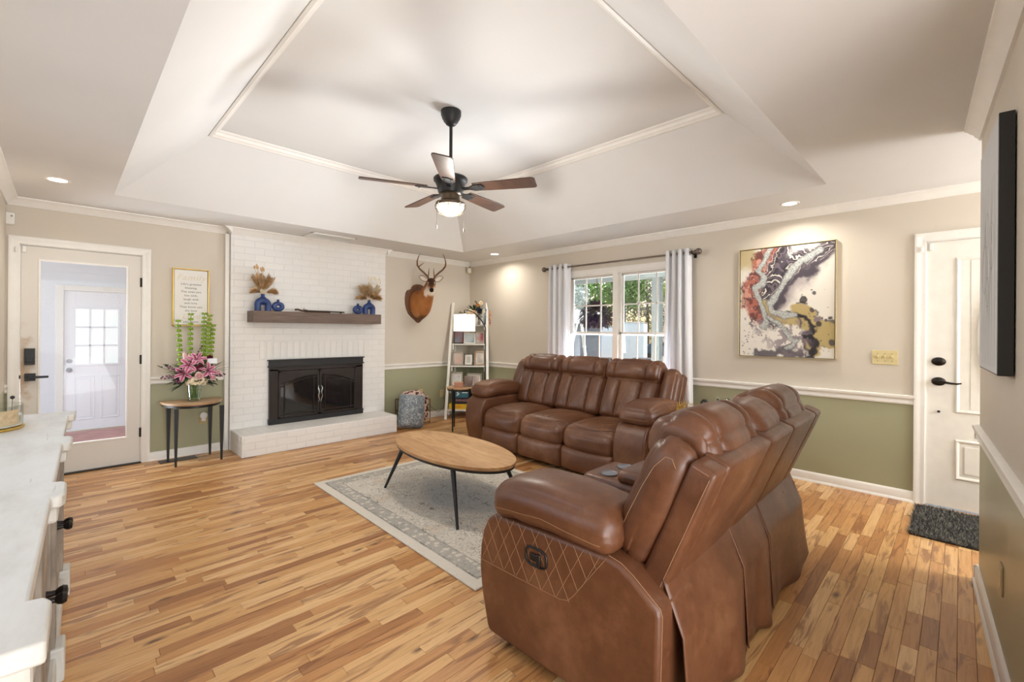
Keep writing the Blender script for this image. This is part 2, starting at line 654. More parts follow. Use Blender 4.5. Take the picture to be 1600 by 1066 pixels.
TX0, TX1, TY0, TY1 = .30, 4.02, .71, 5.0
IX0, IX1, IY0, IY1, ZI = .91, 3.395, 1.295, 4.42, 3.0
def ceiling():
    mb = MB()
    X0, X1, Y0, Y1 = XL - T, XB + T, -3.3, YA + T
    for lo, hi in (((X0, Y0), (X1, TY0)), ((X0, TY1), (X1, Y1)), ((X0, TY0), (TX0, TY1)), ((TX1, TY0), (X1, TY1))):
        mb.box((*lo, ZC), (*hi, ZC + .02))
    o_ = [(TX0, TY0, ZC), (TX1, TY0, ZC), (TX1, TY1, ZC), (TX0, TY1, ZC)]
    i_ = [(IX0, IY0, ZI), (IX1, IY0, ZI), (IX1, IY1, ZI), (IX0, IY1, ZI)]
    for k in range(4):
        j = (k + 1) % 4
        a, b, c, d = o_[k], o_[j], i_[j], i_[k]
        up2 = lambda p: (p[0], p[1], p[2] + .02)
        mb.add([a, b, c, d, up2(a), up2(b), up2(c), up2(d)], [(0, 1, 2, 3), (7, 6, 5, 4), (0, 4, 5, 1), (2, 6, 7, 3)])
    mb.box((IX0, IY0, ZI), (IX1, IY1, ZI + .02))
    return struct(mb.build('ceiling', M_CEIL, smooth=0))
ceiling()

# mouldings: profile of (out from wall, z), run from p0 to p1, out = unit vector into the room
def run(mb, prof, p0, p1, out):
    n = len(prof)
    vs = []
    for p in (p0, p1):
        for (o, z) in prof:
            vs.append((p[0] + out[0] * o, p[1] + out[1] * o, z))
    fs = [(i, (i + 1) % n, n + (i + 1) % n, n + i) for i in range(n)]
    fs += [tuple(range(n)), tuple(range(2 * n - 1, n - 1, -1))]
    return mb.add(vs, fs)
CROWN = [(0, 2.372), (.012, 2.372), (.016, 2.384), (.026, 2.392), (.032, 2.405), (.046, 2.415), (.056, 2.426), (.068, 2.430), (.070, 2.44), (0, 2.44)]
RAIL = [(0, .767), (.012, .768), (.016, .780), (.012, .790), (.012, .806), (.022, .812), (.028, .826), (.026, .838), (.010, .842), (0, .842)]
BASE = [(0, 0), (.026, 0), (.024, .012), (.016, .020), (.015, .070), (.010, .080), (.004, .086), (0, .086)]
def trim(name, segs, prof):
    mb = MB()
    for p0, p1, out in segs:
        run(mb, prof, p0, p1, out)
    return struct(mb.build(name, M_TRIM, smooth=40))
BF = (1.300, 3.166, 5.655)    # brick breast x0 x1 face y
trim('trim_1', [((XL, YA), (BF[0] - .03, YA), (0, -1)), ((BF[0] - .02, BF[2]), (BF[1] + .02, BF[2]), (0, -1)), ((BF[1], YA), (XB, YA), (0, -1)),
                ((BF[0], YA), (BF[0], BF[2] - .068), (-1, 0)), ((BF[1], YA), (BF[1], BF[2] - .068), (1, 0))], CROWN)
trim('trim_2', [((XB, -2.6), (XB, YA), (-1, 0))], CROWN)
trim('trim_3', [(CP(1.75), CP(0), CN)], CROWN)
trim('trim_4', [((XL, -.0), (XL, YA), (1, 0))], CROWN)
trim('trim_5', [((XL, YA), (-.322, YA), (0, -1)), ((.62, YA), (BF[0] - .045, YA), (0, -1)), ((BF[1], YA), (XB, YA), (0, -1))], RAIL)
trim('trim_6', [((XB, .25), (XB, 2.12), (-1, 0)), ((XB, 3.80), (XB, YA), (-1, 0)), ((XB, -2.6), (XB, -.8), (-1, 0))], RAIL)
trim('trim_7', [(CP(1.75), CP(-.02), CN), ((CE.x, CE.y + .02), (CE.x, -2.6), (1, 0))], RAIL)
trim('baseboard_back', [((.62, YA), (BF[0] - .045, YA), (0, -1)), ((BF[1], YA), (XB, YA), (0, -1))], BASE)
trim('baseboard_right', [((XB, .25), (XB, YA), (-1, 0)), ((XB, -2.6), (XB, -.8), (-1, 0))], BASE)
trim('baseboard_front', [(CP(1.75), CP(-.02), CN), ((CE.x, CE.y + .02), (CE.x, -2.6), (1, 0))], BASE)
trim('baseboard_left', [((XL, .0), (XL, YA), (1, 0))], BASE)
mb = MB()
mb.box((BF[0] - .045, BF[2] + .03, 0), (BF[0] - .004, YA, 2.372))
struct(mb.build('trim_8', M_TRIM, smooth=0, bevel=.004))
# tray crown, a stepped bead where the slopes meet the flat top
mb = MB()
TR = [(0, -.0), (.0, -.052), (.010, -.052), (.016, -.040), (.026, -.034), (.030, -.018), (.044, -.012), (.046, 0)]
TRP = [(o - .055, ZI + z) for o, z in TR]
for p0, p1, out in (((IX0 - .05, IY0), (IX1 + .05, IY0), (0, 1)), ((IX0 - .05, IY1), (IX1 + .05, IY1), (0, -1)), ((IX0, IY0 - .05), (IX0, IY1 + .05), (1, 0)), ((IX1, IY0 - .05), (IX1, IY1 + .05), (-1, 0))):
    prof = [(-.052, ZI - .056), (-.034, ZI - .058), (-.026, ZI - .046), (-.012, ZI - .040), (-.004, ZI - .020), (.014, ZI - .012), (.018, ZI - .001), (-.052, ZI - .001)]
    run(mb, prof, p0, p1, out)
struct(mb.build('trim_9', M_TRIM, smooth=40))

# ------------------------------------------------------------------ door casings
CAS = [(0, 0), (0, .014), (.006, .016), (.018, .013), (.040, .016), (.058, .022), (.066, .020), (.067, 0)]   # (across from the opening, out)
def casing(mb, plane, a0, a1, ztop, w0, out, sill=False):
    """plane 'x': wall faces along y at w0 (a = x); plane 'y': wall faces along x at w0 (a = y)"""
    def P(a, z, o):
        return (a, w0 + out * o, z) if plane == 'x' else (w0 + out * o, a, z)
    n = len(CAS)
    for side, a in ((-1, a0), (1, a1)):
        vs = [P(a + side * s, 0 if not sill else sill, o) for s, o in CAS] + [P(a + side * s, ztop + s, o) for s, o in CAS]
        mb.add(vs, [(i, (i + 1) % n, n + (i + 1) % n, n + i) for i in range(n)] + [tuple(range(n)), tuple(range(2 * n - 1, n - 1, -1))])
    vs = [P(a0 - s, ztop + s, o) for s, o in CAS] + [P(a1 + s, ztop + s, o) for s, o in CAS]
    mb.add(vs, [(i, (i + 1) % n, n + (i + 1) % n, n + i) for i in range(n)])

def jamb(mb, plane, a0, a1, z1, w0, depth):
    t_ = .018
    if plane == 'x':
        mb.box((a0 - .001, w0, 0), (a0 + .006, w0 + depth, z1)); mb.box((a1 - .006, w0, 0), (a1 + .001, w0 + depth, z1)); mb.box((a0, w0, z1 - .006), (a1, w0 + depth, z1 + .001))
    else:
        mb.box((w0, a0 - .001, 0), (w0 + depth, a0 + .006, z1)); mb.box((w0, a1 - .006, 0), (w0 + depth, a1 + .001, z1)); mb.box((w0, a0, z1 - .006), (w0 + depth, a1, z1 + .001))

# --- door_1: glazed door to the sunroom
def stained_door():
    t = NT('scuffed_door_paint')
    co = t.coord()
    s = t.n('ShaderNodeSeparateXYZ')
    t.l(co, s.inputs[0])
    c = (*s2l((222, 217, 209)), 1)
    # wear and rub marks round the lock
    dx = t.math('MULTIPLY', t.math('SUBTRACT', s.outputs[0], -.235), 14.0)
    dz = t.math('MULTIPLY', t.math('SUBTRACT', s.outputs[2], .95), 2.6)
    d = t.math('SQRT', t.math('ADD', t.math('MULTIPLY', dx, dx), t.math('MULTIPLY', dz, dz)))
    nz = t.noise(co, 14, 5, .6)
    f = t.ramp(t.math('ADD', t.math('MULTIPLY', d, .5), nz), [(.62, (1, 1, 1)), (.98, (0, 0, 0))])
    t.set(t.mix(t.math('MULTIPLY', f, .75), c, (*s2l((176, 140, 98)), 1)), .4, spec=.4)
    return t.m
M_SCUFF = stained_door()
d1 = thing('door_1', 'cream full glass door to the white sunroom, scuffed round its black lock', 'door', (0, 0, 0))
struct(d1)
mb = MB()
casing(mb, 'x', D1[0], D1[1], D1[2], YA, -1)
jamb(mb, 'x', D1[0], D1[1], D1[2], YA, T)
mb.build('door_frame', M_TRIM, d1, smooth=40)
y0, y1 = YA + .006, YA + .046
GX0, GX1, GZ0, GZ1 = -.140, .443, .27, 1.919
mb = MB()
mb.box((-.254, y0, .012), (GX0, y1, 2.038)); mb.box((GX1, y0, .012), (.549, y1, 2.038))
mb.box((GX0, y0, .012), (GX1, y1, GZ0)); mb.box((GX0, y0, GZ1), (GX1, y1, 2.038))
mb.build('door_slab', M_SCUFF, d1, smooth=0)
mb = MB()
for lo, hi in (((GX0 - .012, GZ0 - .012), (GX0 + .004, GZ1 + .012)), ((GX1 - .004, GZ0 - .012), (GX1 + .012, GZ1 + .012)), ((GX0, GZ0 - .012), (GX1, GZ0 + .004)), ((GX0, GZ1 - .004), (GX1, GZ1 + .012))):
    mb.box((lo[0], y0 - .007, lo[1]), (hi[0], y0 + .002, hi[1]))
mb.build('glazing_bead', M_TRIM, d1, smooth=0, bevel=.003)
mb = MB(); mb.box((GX0, y0 + .016, GZ0), (GX1, y0 + .021, GZ1))
mb.build('glass_pane', glass_thin('storm_glass', (.98, .985, 1.0), .22), d1, smooth=0)
mb = MB(); mb.box((D1[0], YA - .03, 0), (D1[1], YA + T, .010)); mb.build('threshold', M_BRONZE, d1, smooth=0, bevel=.003)
for z in (.30, 1.02, 1.78):
    mb = MB(); mb.cyl((.552, YA + .001, 0), .007, z - .045, z + .045, 10); mb.box((.540, YA + .002, z - .045), (.553, YA + .006, z + .045))
    mb.build('hinge', M_BRONZE, d1)
mb = MB(); mb.cbox((-.199, y0 - .014, 1.075), (.064, .03, .142)); mb.cbox((-.199, y0 - .030, 1.05), (.046, .006, .05))
mb.build('keypad_lock', M_BLACKPL, d1, smooth=40, bevel=.009, bseg=3)
mb = MB(); mb.cbox((-.196, y0 - .010, .895), (.066, .022, .066)); mb.tube([(-.196, y0 - .02, .895), (-.196, y0 - .045, .895)], .013, 12)
mb.cbox((-.146, y0 - .046, .895), (.125, .014, .020)); mb.build('lever_handle', M_BLACKPL, d1, smooth=40, bevel=.003)
mb = MB(); mb.cbox((-.258, y0 - .004, .90), (.010, .012, .03)); mb.build('strike_latch', M_BLACKPL, d1, smooth=0)
mb = MB(); mb.cbox((-.235, y0 - .010, 2.005), (.026, .016, .055)); mb.cbox((-.282, YA - .024, 1.995), (.014, .014, .045))
mb.build('contact_sensor', M_WHITE, d1, smooth=40, bevel=.004)

# --- sunroom beyond the glass
def siding():
    t = NT('white_clapboard')
    co = t.coord()
    s = t.n('ShaderNodeSeparateXYZ')
    t.l(co, s.inputs[0])
    fr = t.math('FRACT', t.math('MULTIPLY', s.outputs[2], 7.5))
    t.set((*s2l((232, 235, 240)), 1), .5)
    t.bump(fr, .6, .02)
    return t.m
M_SIDING = siding()
mb = MB(); YS, ZS = 9.17, -.19
DS = (.015, .735, 1.865)
mb.box((-3.5, YS, ZS), (DS[0], YS + .1, 2.7)); mb.box((DS[1], YS, ZS), (4.5, YS + .1, 2.7)); mb.box((DS[0], YS, DS[2]), (DS[1], YS + .1, 2.7))
struct(mb.build('wall_sunroom', M_SIDING, smooth=0))
mb = MB(); mb.box((-3.5, YA + T, ZS - .05), (4.5, YS, ZS))
struct(mb.build('floor_sunroom', plain('pink_brick_floor', (188, 138, 130), .6, var=.15, vscale=9), smooth=0))
mb = MB(); mb.box((-3.5, YA + T, 2.62), (4.5, YS + .1, 2.7))
struct(mb.build('ceiling_sunroom', M_SIDING, smooth=0))
ds = struct(thing('door_3', 'white nine-pane outer door seen through the sunroom glass door', 'door', (0, YS, ZS)))
mb = MB(); casing_y = -.02
for lo, hi in (((DS[0] - .085, 0), (DS[0], DS[2] - ZS + .085)), ((DS[1], 0), (DS[1] + .085, DS[2] - ZS + .085)), ((DS[0], DS[2] - ZS), (DS[1], DS[2] - ZS + .085))):
    mb.box((lo[0], -.025, lo[1]), (hi[0], .03, hi[1]))
mb.build('door_frame', M_TRIM, ds, smooth=0, bevel=.006)
M_DOORW = plain('bright_white_door', (240, 240, 244), .35, var=.01)
zt = DS[2] - ZS
wx0, wx1, wz0, wz1 = .135, .605, .985, 1.80
mb = MB()
mb.box((DS[0], .0, .01), (wx0, .045, zt)); mb.box((wx1, 0, .01), (DS[1], .045, zt)); mb.box((wx0, 0, .01), (wx1, .045, wz0)); mb.box((wx0, 0, wz1), (wx1, .045, zt))
for (a, b, c, d) in ((.125, .345, .16, .80), (.415, .625, .16, .80)):
    for q in ((a, c, b, c + .014), (a, d - .014, b, d), (a, c, a + .014, d), (b - .014, c, b, d)):
        mb.box((q[0], -.008, q[1]), (q[2], .002, q[3]))
    mb.box((a + .04, -.006, c + .04), (b - .04, .002, d - .04))
mb.build('door_slab', M_DOORW, ds, smooth=0, bevel=.003)
mb = MB()
for q in ((wx0 - .03, wz0 - .03, wx1 + .03, wz0), (wx0 - .03, wz1, wx1 + .03, wz1 + .03), (wx0 - .03, wz0, wx0, wz1), (wx1, wz0, wx1 + .03, wz1)):
    mb.box((q[0], -.014, q[1]), (q[2], .004, q[3]))
for k in (1, 2):
    xm = wx0 + (wx1 - wx0) * k / 3; zm = wz0 + (wz1 - wz0) * k / 3
    mb.box((xm - .012, -.008, wz0), (xm + .012, .03, wz1)); mb.box((wx0, -.008, zm - .012), (wx1, .03, zm + .012))
mb.build('muntin_frame', M_DOORW, ds, smooth=0, bevel=.003)
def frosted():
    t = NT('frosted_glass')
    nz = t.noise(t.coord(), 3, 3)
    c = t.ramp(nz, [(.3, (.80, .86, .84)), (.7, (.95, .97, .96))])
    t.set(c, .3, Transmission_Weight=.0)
    # the pane glows by itself, in place of daylight from the yard
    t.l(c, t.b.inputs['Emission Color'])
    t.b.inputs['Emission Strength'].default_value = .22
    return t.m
mb = MB(); mb.box((wx0, .012, wz0), (wx1, .018, wz1)); mb.build('glass_pane', frosted(), ds, smooth=0)
mb = MB(); mb.ball((.075, -.05, .90), .032, s=(1, .8, 1)); mb.tube([(.075, 0, .90), (.075, -.04, .90)], .014, 10); mb.tube([(.075, 0, .90), (.075, -.008, .90)], .034, 16)
mb.build('door_knob', M_NICKEL, ds)
mb = MB(); mb.tube([(.075, 0, 1.03), (.075, -.02, 1.03)], .030, 16); mb.build('deadbolt', M_NICKEL, ds)

# --- door_2: front door
d2 = struct(thing('door_2', 'white panelled front door with bronze lever beyond the shag mat', 'door', (XB, 0, 0)))
mb = MB()
casing(mb, 'y', D2[0], D2[1], D2[2], 0, -1)
jamb(mb, 'y', D2[0], D2[1], D2[2], 0, T)
mb.build('door_frame', M_TRIM, d2, smooth=40)
def oval(cy, cz, ry, rz, n=40):
    return [(cy + ry * math.cos(2 * PI * i / n), cz + rz * math.sin(2 * PI * i / n)) for i in range(n)]
ya, yb = D2[0] + .006, D2[1] - .006
mb = MB()
OC = (-.272, 1.30, .155, .40)
n_ = 40
ov = oval(*OC, n_)
# slab round the oval light: fan of quads out to the rectangle
rect = []
for (y, z) in ov:
    dy, dz = y - OC[0], z - OC[1]
    k = min((( yb if dy > 0 else ya) - OC[0]) / dy if abs(dy) > 1e-6 else 1e9, ((2.038 if dz > 0 else .012) - OC[1]) / dz if abs(dz) > 1e-6 else 1e9)
    rect.append((OC[0] + dy * k, OC[1] + dz * k))
cor = [(yb, 2.038), (ya, 2.038), (ya, .012), (yb, .012)]
for c in cor:
    j = min(range(n_), key=lambda i: (rect[i][0] - c[0]) ** 2 + (rect[i][1] - c[1]) ** 2)
    rect[j] = c
vs = [(.008, y, z) for y, z in ov] + [(.008, y, z) for y, z in rect] + [(.048, y, z) for y, z in ov] + [(.048, y, z) for y, z in rect]
fs = []
for i in range(n_):
    j = (i + 1) % n_
    fs += [(i, j, n_ + j, n_ + i), (2 * n_ + i, 3 * n_ + i, 3 * n_ + j, 2 * n_ + j), (i, 2 * n_ + i, 2 * n_ + j, j), (n_ + i, n_ + j, 3 * n_ + j, 3 * n_ + i)]
mb.add(vs, fs)
def panel(mb, y0, y1, z0, z1, x=.008):
    prof = [(0, .002), (.003, -.007), (.010, -.010), (.020, -.006), (.026, .002)]
    loops = []
    for s, o in prof:
        loops.append([(x + o, y0 + s, z0 + s), (x + o, y1 - s, z0 + s), (x + o, y1 - s, z1 - s), (x + o, y0 + s, z1 - s)])
    vs = [p for lp_ in loops for p in lp_]
    mb.add(vs, [(k * 4 + j, k * 4 + (j + 1) % 4, (k + 1) * 4 + (j + 1) % 4, (k + 1) * 4 + j) for k in range(len(prof) - 1) for j in range(4)])
panel(mb, -.60, .026, .235, .535)
panel(mb, -.60, .026, .735, 1.905)
mb.box((.002, -.548, .285), (.012, -.026, .485))
mb.build('door_slab', M_DOOR, d2, smooth=0)
mb = MB()
e = .024
for yy in (-.055, -.125):
    mb.box((.0062, yy - .0015, .765), (.009, yy + .0015, 1.875))
mb.build('panel_groove', plain('door_groove', (206, 202, 194), .5), d2, smooth=0)
mb = MB()
mb.tube([(.004, OC[0] + (OC[2] + .012) * math.cos(a), OC[1] + (OC[3] + .012) * math.sin(a)) for a in [2 * PI * i / 40 for i in range(40)]], .02, 8, closed=True)
mb.build('oval_frame', M_DOOR, d2)
mb = MB(); mb.add([(.024, y, z) for y, z in ov], [tuple(range(n_))]); mb.add([(.030, y, z) for y, z in ov], [tuple(range(n_))])
mb.build('glass_pane', glass_thin('front_door_glass', (.9, .95, .95)), d2, smooth=0)
KY = D2[1] - .075
for z, nm in ((1.118, 'deadbolt'), (.965, 'lever_handle')):
    mb = MB()
    mb.lathe([(.038, 0), (.037, .006), (.026, .014), (.012, .020), (.0, .021)], 24, (.008, KY, z), rot=RY(-PI / 2), sx=.86, sy=1.1)
    if nm == 'lever_handle':
        mb.tube([(.0, KY, z), (-.045, KY, z)], .011, 10)
        mb.tube([(-.042, KY + .004, z), (-.046, KY - .03, z), (-.048, KY - .07, z - .006), (-.046, KY - .10, z - .008), (-.042, KY - .125, z - .002)], [.010, .010, .008, .007, .005], 10)
    else:
        mb.cbox((-.018, KY, z), (.014, .030, .010))
    mb.build(nm, M_BRONZE, d2)
mb = MB(); mb.cbox((.0, KY - .002, .735), (.006, .016, .016)); mb.build('strike_screw', M_BRONZE, d2, smooth=0)
mb = MB(); mb.cbox((.000, D2[1] - .03, 2.0), (.016, .022, .055)); mb.cbox((-.024, D2[1] + .022, 1.985), (.012, .014, .045)); mb.build('contact_sensor', M_WHITE, d2, smooth=40, bevel=.004)

# --- window_1
w1 = struct(thing('window_1', 'double white sash window between the white curtains', 'window', (XB, 0, 0)))
mb = MB()
casing(mb, 'y', W1[0] - .0, W1[1], W1[3], 0, -1, sill=.56)
ym = 2.965
mb.box((-.014, ym - .035, .56), (.06, ym + .035, W1[3]))
mb.box((-.05, W1[0] - .09, .535), (.02, W1[1] + .09, .562)); mb.box((-.014, W1[0] - .06, .45), (.0, W1[1] + .06, .535))
mb.box((0, W1[0], .56), (T, W1[0] + .015, W1[3])); mb.box((0, W1[1] - .015, .56), (T, W1[1], W1[3])); mb.box((0, W1[0], W1[3] - .015), (T, W1[1], W1[3])); mb.box((.0, W1[0], .545), (T, W1[1], .575))
mb.build('window_frame', M_TRIM, w1, smooth=40)
for (a, b) in ((W1[0] + .015, ym - .035), (ym + .035, W1[1] - .015)):
    for (c, d, x, nm) in ((1.285, W1[3] - .012, .062, 'upper_sash'), (.575, 1.325, .030, 'lower_sash')):
        s_ = .032
        mb = MB()
        mb.box((x, a, c), (x + .028, b, c + s_)); mb.box((x, a, d - s_ * .8), (x + .028, b, d)); mb.box((x, a, c), (x + .028, a + s_, d)); mb.box((x, b - s_, c), (x + .028, b, d))
        sash = mb.build(nm, M_TRIM, w1, smooth=0, bevel=.003)
        mb = MB()
        for k in (1, 2):
            yy = a + (b - a) * k / 3
            mb.box((x + .010, yy - .008, c), (x + .020, yy + .008, d))
        zz = (c + d) / 2
        mb.box((x + .010, a, zz - .008), (x + .020, b, zz + .008))
        mb.build('muntin', M_TRIM, sash, smooth=0)
        mb = MB(); mb.box((x + .013, a, c), (x + .016, b, d)); mb.build('glass_pane', M_GLASS, sash, smooth=0)

# ------------------------------------------------------------------ fireplace
fp = thing('fireplace', 'white painted brick fireplace with raised hearth and black glass doors', 'fireplace', (0, 0, 0))
FX = (1.685, 2.822)
FZ0, FZ1 = .222, .975
OPN = (1.76, 2.745, .222, .90)
mb = MB()
F0 = BF[2]
mb.mat(0)
mb.box((BF[0], F0, 0), (OPN[0], YA + .001, ZC)); mb.box((OPN[1], F0, 0), (BF[1], YA + .001, ZC)); mb.box((OPN[0], F0, OPN[3]), (OPN[1], YA + .001, ZC)); mb.box((OPN[0], F0, 0), (OPN[1], YA + .001, OPN[2]))
mb.build('brick_breast', [M_BRICK], fp, smooth=0)
# soldier course over the firebox
mb = MB()
x = FX[0] - .10
while x < FX[1] + .06:
    mb.box((x + .004, F0 - .006, FZ1 + .008), (x + .070, F0 + .01, FZ1 + .205)); x += .0745
mb.build('soldier_course', [M_BRICKTOP], fp, smooth=0, bevel=.004)
HX = (1.305, 3.092, 5.195, .218)
mb = MB()
mb.mat(0).box((HX[0], HX[2], 0), (HX[1], F0, HX[3] - .0))
hearth = mb.build('hearth', [M_BRICK], fp, smooth=0, bevel=.008)
mb = MB(); mb.box((HX[0] + .002, HX[2] + .002, HX[3] - .03), (HX[1] - .002, F0, HX[3] + .003)); mb.build('hearth_top', [M_BRICKTOP], fp, smooth=0, bevel=.006)
# firebox
M_IRON = plain('bronzed_iron', (50, 43, 39), .38, .5, var=.2, vscale=6)
M_SOOT = plain('sooty_firebox', (22, 20, 19), .85, var=.3)
mb = MB()
a, b, c, d = OPN
yb_ = YA + .45
mb.add([(a, F0, c), (b, F0, c), (b, F0, d), (a, F0, d), (a + .15, yb_, c), (b - .15, yb_, c), (b - .15, yb_, d), (a + .15, yb_, d)], [(0, 1, 5, 4), (1, 2, 6, 5), (2, 3, 7, 6), (3, 0, 4, 7), (4, 5, 6, 7)])
mb.build('firebox', M_SOOT, fp, smooth=0)
yf = F0 - .045
mb = MB()
fx0, fx1 = FX
mb.box((fx0, yf, FZ0 + .055), (OPN[0] + .02, F0, .865)); mb.box((OPN[1] - .02, yf, FZ0 + .055), (fx1, F0, .865))
mb.box((fx0, yf, .840), (fx1, F0, .885))
mb.build('surround_frame', M_IRON, fp, smooth=0, bevel=.004)
mb = MB(); mb.box((fx0 - .012, yf - .014, .885), (fx1 + .012, F0, .900)); mb.box((fx0 - .002, yf - .004, .898), (fx1 + .002, F0, .962)); mb.box((fx0 - .016, yf - .018, .960), (fx1 + .016, F0, .974))
mb.build('surround_lintel', M_BLACK, fp, smooth=0, bevel=.003)
mb = MB(); mb.box((fx0 - .010, yf - .012, FZ0 + .05), (fx1 + .010, F0, FZ0 + .062)); mb.box((fx0 - .006, yf - .006, FZ0), (fx1 + .006, F0, FZ0 + .052))
mb.build('surround_base', M_BLACK, fp, smooth=0, bevel=.003)
def dark_glass():
    t = NT('smoked_glass')
    t.set((.012, .012, .013, 1), .04, spec=.8)
    return t.m
M_SMOKE = dark_glass()
dz0, dz1 = FZ0 + .065, .838
xm = (OPN[0] + OPN[1]) / 2
for s, (xa, xb) in ((-1, (OPN[0] + .022, xm - .003)), (1, (xm + .003, OPN[1] - .022))):
    mb = MB()
    q = .020
    for bx in ((xa, dz0, xb, dz0 + q), (xa, dz1 - q, xb, dz1), (xa, dz0, xa + q, dz1), (xb - q, dz0, xb, dz1)):
        mb.box((bx[0], yf - .006, bx[1]), (bx[2], yf + .014, bx[3]))
    # arched inner strips
    n_ = 14
    xi, xo = (xb - q, xa + q) if s < 0 else (xa + q, xb - q)
    cur = lambda t_: (xi + (xo - xi) * t_, dz1 - .062 - .10 * t_ ** 2)
    mb.tube([(cur(k / n_)[0], yf - .004, cur(k / n_)[1]) for k in range(n_ + 1)], .0055, 6)
    mb.tube([(cur(k / n_)[0], yf - .004, cur(k / n_)[1] - .030) for k in range(n_ + 1)], .0055, 6)
    for xx in (xi + (.045 if s > 0 else -.045), xo - (.045 if s > 0 else -.045)):
        mb.tube([(xx, yf - .004, dz0 + .01), (xx, yf - .004, dz1 - .06 - .10 * ((xx - xi) / (xo - xi)) ** 2)], .0055, 6)
    mb.tube([(xi, yf - .004, dz0 + .05), (xo, yf - .004, dz0 + .05)], .0055, 6)
    dr = mb.build('glass_door', M_IRON, fp, smooth=40)
    # solid spandrel above the arch
    mb = MB()
    up_ = [(cur(k / n_)[0], cur(k / n_)[1] + .006) for k in range(n_ + 1)]
    for k in range(n_):
        (x1, z1), (x2, z2) = up_[k], up_[k + 1]
        mb.add([(x1, yf + .001, z1), (x2, yf + .001, z2), (x2, yf + .001, dz1 - .01), (x1, yf + .001, dz1 - .01)], [(0, 1, 2, 3)])
    mb.build('arched_spandrel', M_IRON, dr, smooth=0)
    mb = MB(); mb.box((xa + .01, yf + .004, dz0 + .01), (xb - .01, yf + .008, dz1 - .01)); mb.build('smoked_pane', M_SMOKE, dr, smooth=0)
    mb = MB(); hx = xb - .012 if s < 0 else xa + .012
    mb.tube([(hx, yf - .012, .44), (hx - s * .004, yf - .03, .47), (hx + s * .010, yf - .034, .52), (hx - s * .002, yf - .034, .56), (hx + s * .010, yf - .030, .61), (hx, yf - .012, .64)], [.004, .006, .008, .008, .006, .004], 8)
    mb.build('pull_handle', M_CHROME, dr)
# mantel beam
def stained_wood(name, a, b, scale=(1.2, 14, 14), rough=.55, knots=.0):
    t = NT(name)
    nz = t.noise(t.coord(scale=scale), 2.2, 6, .65, 1.0)
    t.set(t.ramp(nz, [(.28, s2l(a)), (.72, s2l(b))]), rough, spec=.35)
    t.bump(nz, .12, .004)
    return t.m
M_MANTEL = stained_wood('grey_brown_beam', (92, 76, 68), (128, 109, 98))
mb = MB(); mb.box((1.462, 5.43, 1.405), (2.985, F0 + .002, 1.530)); mb.build('mantel_beam', M_MANTEL, fp, smooth=0, bevel=.004)

# ---- vases on the mantel
def ceramic(name, rgb):
    t = NT(name)
    nz = t.noise(t.coord(), 14, 4)
    c = s2l(rgb)
    t.set(t.ramp(nz, [(.3, tuple(x * .75 for x in c)), (.7, tuple(x * 1.2 for x in c))]), .38, spec=.5)
    t.bump(t.noise(t.coord(), 120, 2), .08, .002)
    return t.m
M_BLUE = ceramic('cobalt_ceramic', (42, 66, 122))
def loft(mb, secs, n=16, cap=True):
    """secs: (centre, u axis * radius, v axis * radius)"""
    vs = []
    for c, u, v in secs:
        for j in range(n):
            an = 2 * PI * j / n
            vs.append(Vector(c) + Vector(u) * math.cos(an) + Vector(v) * math.sin(an))
    fs = []
    for i in range(len(secs) - 1):
        for j in range(n):
            j2 = (j + 1) % n
            fs.append((i * n + j, i * n + j2, (i + 1) * n + j2, (i + 1) * n + j))
    if cap:
        fs.append(tuple(range(n - 1, -1, -1))); fs.append(tuple((len(secs) - 1) * n + j for j in range(n)))
    return mb.add(vs, fs)
def arch_vase(x, label, w=.168, h=.19):
    """tall vase: two legs joined in an arch under a short neck; cross section loft of the left and right halves"""
    o = thing('arch_vase', label, 'vase', (x, 5.53, 1.531), 0, 'blue vases on the mantel')
    mb = MB()
    # the body is an arch tube with flat elliptic section, swelling at the shoulders
    pts, ru = [], []
    R = w / 2 - .034
    for k in range(25):
        t_ = k / 24
        if t_ < .30:
            z = .003 + .072 * t_ / .30; xx = -R - .002
        elif t_ > .70:
            z = .003 + .072 * (1 - t_) / .30; xx = R + .002
        else:
            an = PI - PI * (t_ - .30) / .40
            z = .075 + math.sin(an) * .036; xx = math.cos(an) * R
        pts.append((xx, 0, z)); ru.append(.033 + .010 * math.exp(-((t_ - .5) / .16) ** 2))
    mb.tube(pts, ru, 16)
    mb.v[:] = [(p[0], p[1] * 1.05, p[2]) for p in mb.v]
    mb.lathe([(.048, .128), (.034, .146), (.023, .158), (.0180, .168), (.018, h - .004), (.021, h), (.016, h), (.013, h - .02)], 18)
    b = mb.build('vase_body', M_BLUE, o, smooth=80)
    return o
def ring_vase(x, label, w=.125, h=.135):
    o = thing('ring_vase', label, 'vase', (x, 5.52, 1.531), 0, 'blue vases on the mantel')
    mb = MB()
    R = .040
    mb.tube([(math.cos(2 * PI * k / 28) * R * 1.05, 0, .056 + math.sin(2 * PI * k / 28) * R * .85) for k in range(28)], [.0225 + .004 * (1 + math.cos(2 * PI * k / 28 * 2)) / 2 for k in range(28)], 14, closed=True)
    mb.lathe([(.034, .006), (.030, .001), (0.0, .0)], 18)
    mb.lathe([(.034, .098), (.020, .108), (.0135, .116), (.0135, h - .003), (.0155, h), (.011, h), (.010, h - .015)], 18)
    mb.build('vase_body', M_BLUE, o, smooth=80)
    return o
arch_vase(1.586, 'tall blue arch vase at left end of mantel, holding bunny tail grass')
ring_vase(1.742, 'small blue ring vase beside the bunny tail arrangement')
ring_vase(2.702, 'small blue ring vase beside the shaggy pampas arrangement')
arch_vase(2.862, 'tall blue arch vase at right end of mantel, holding shaggy pampas')

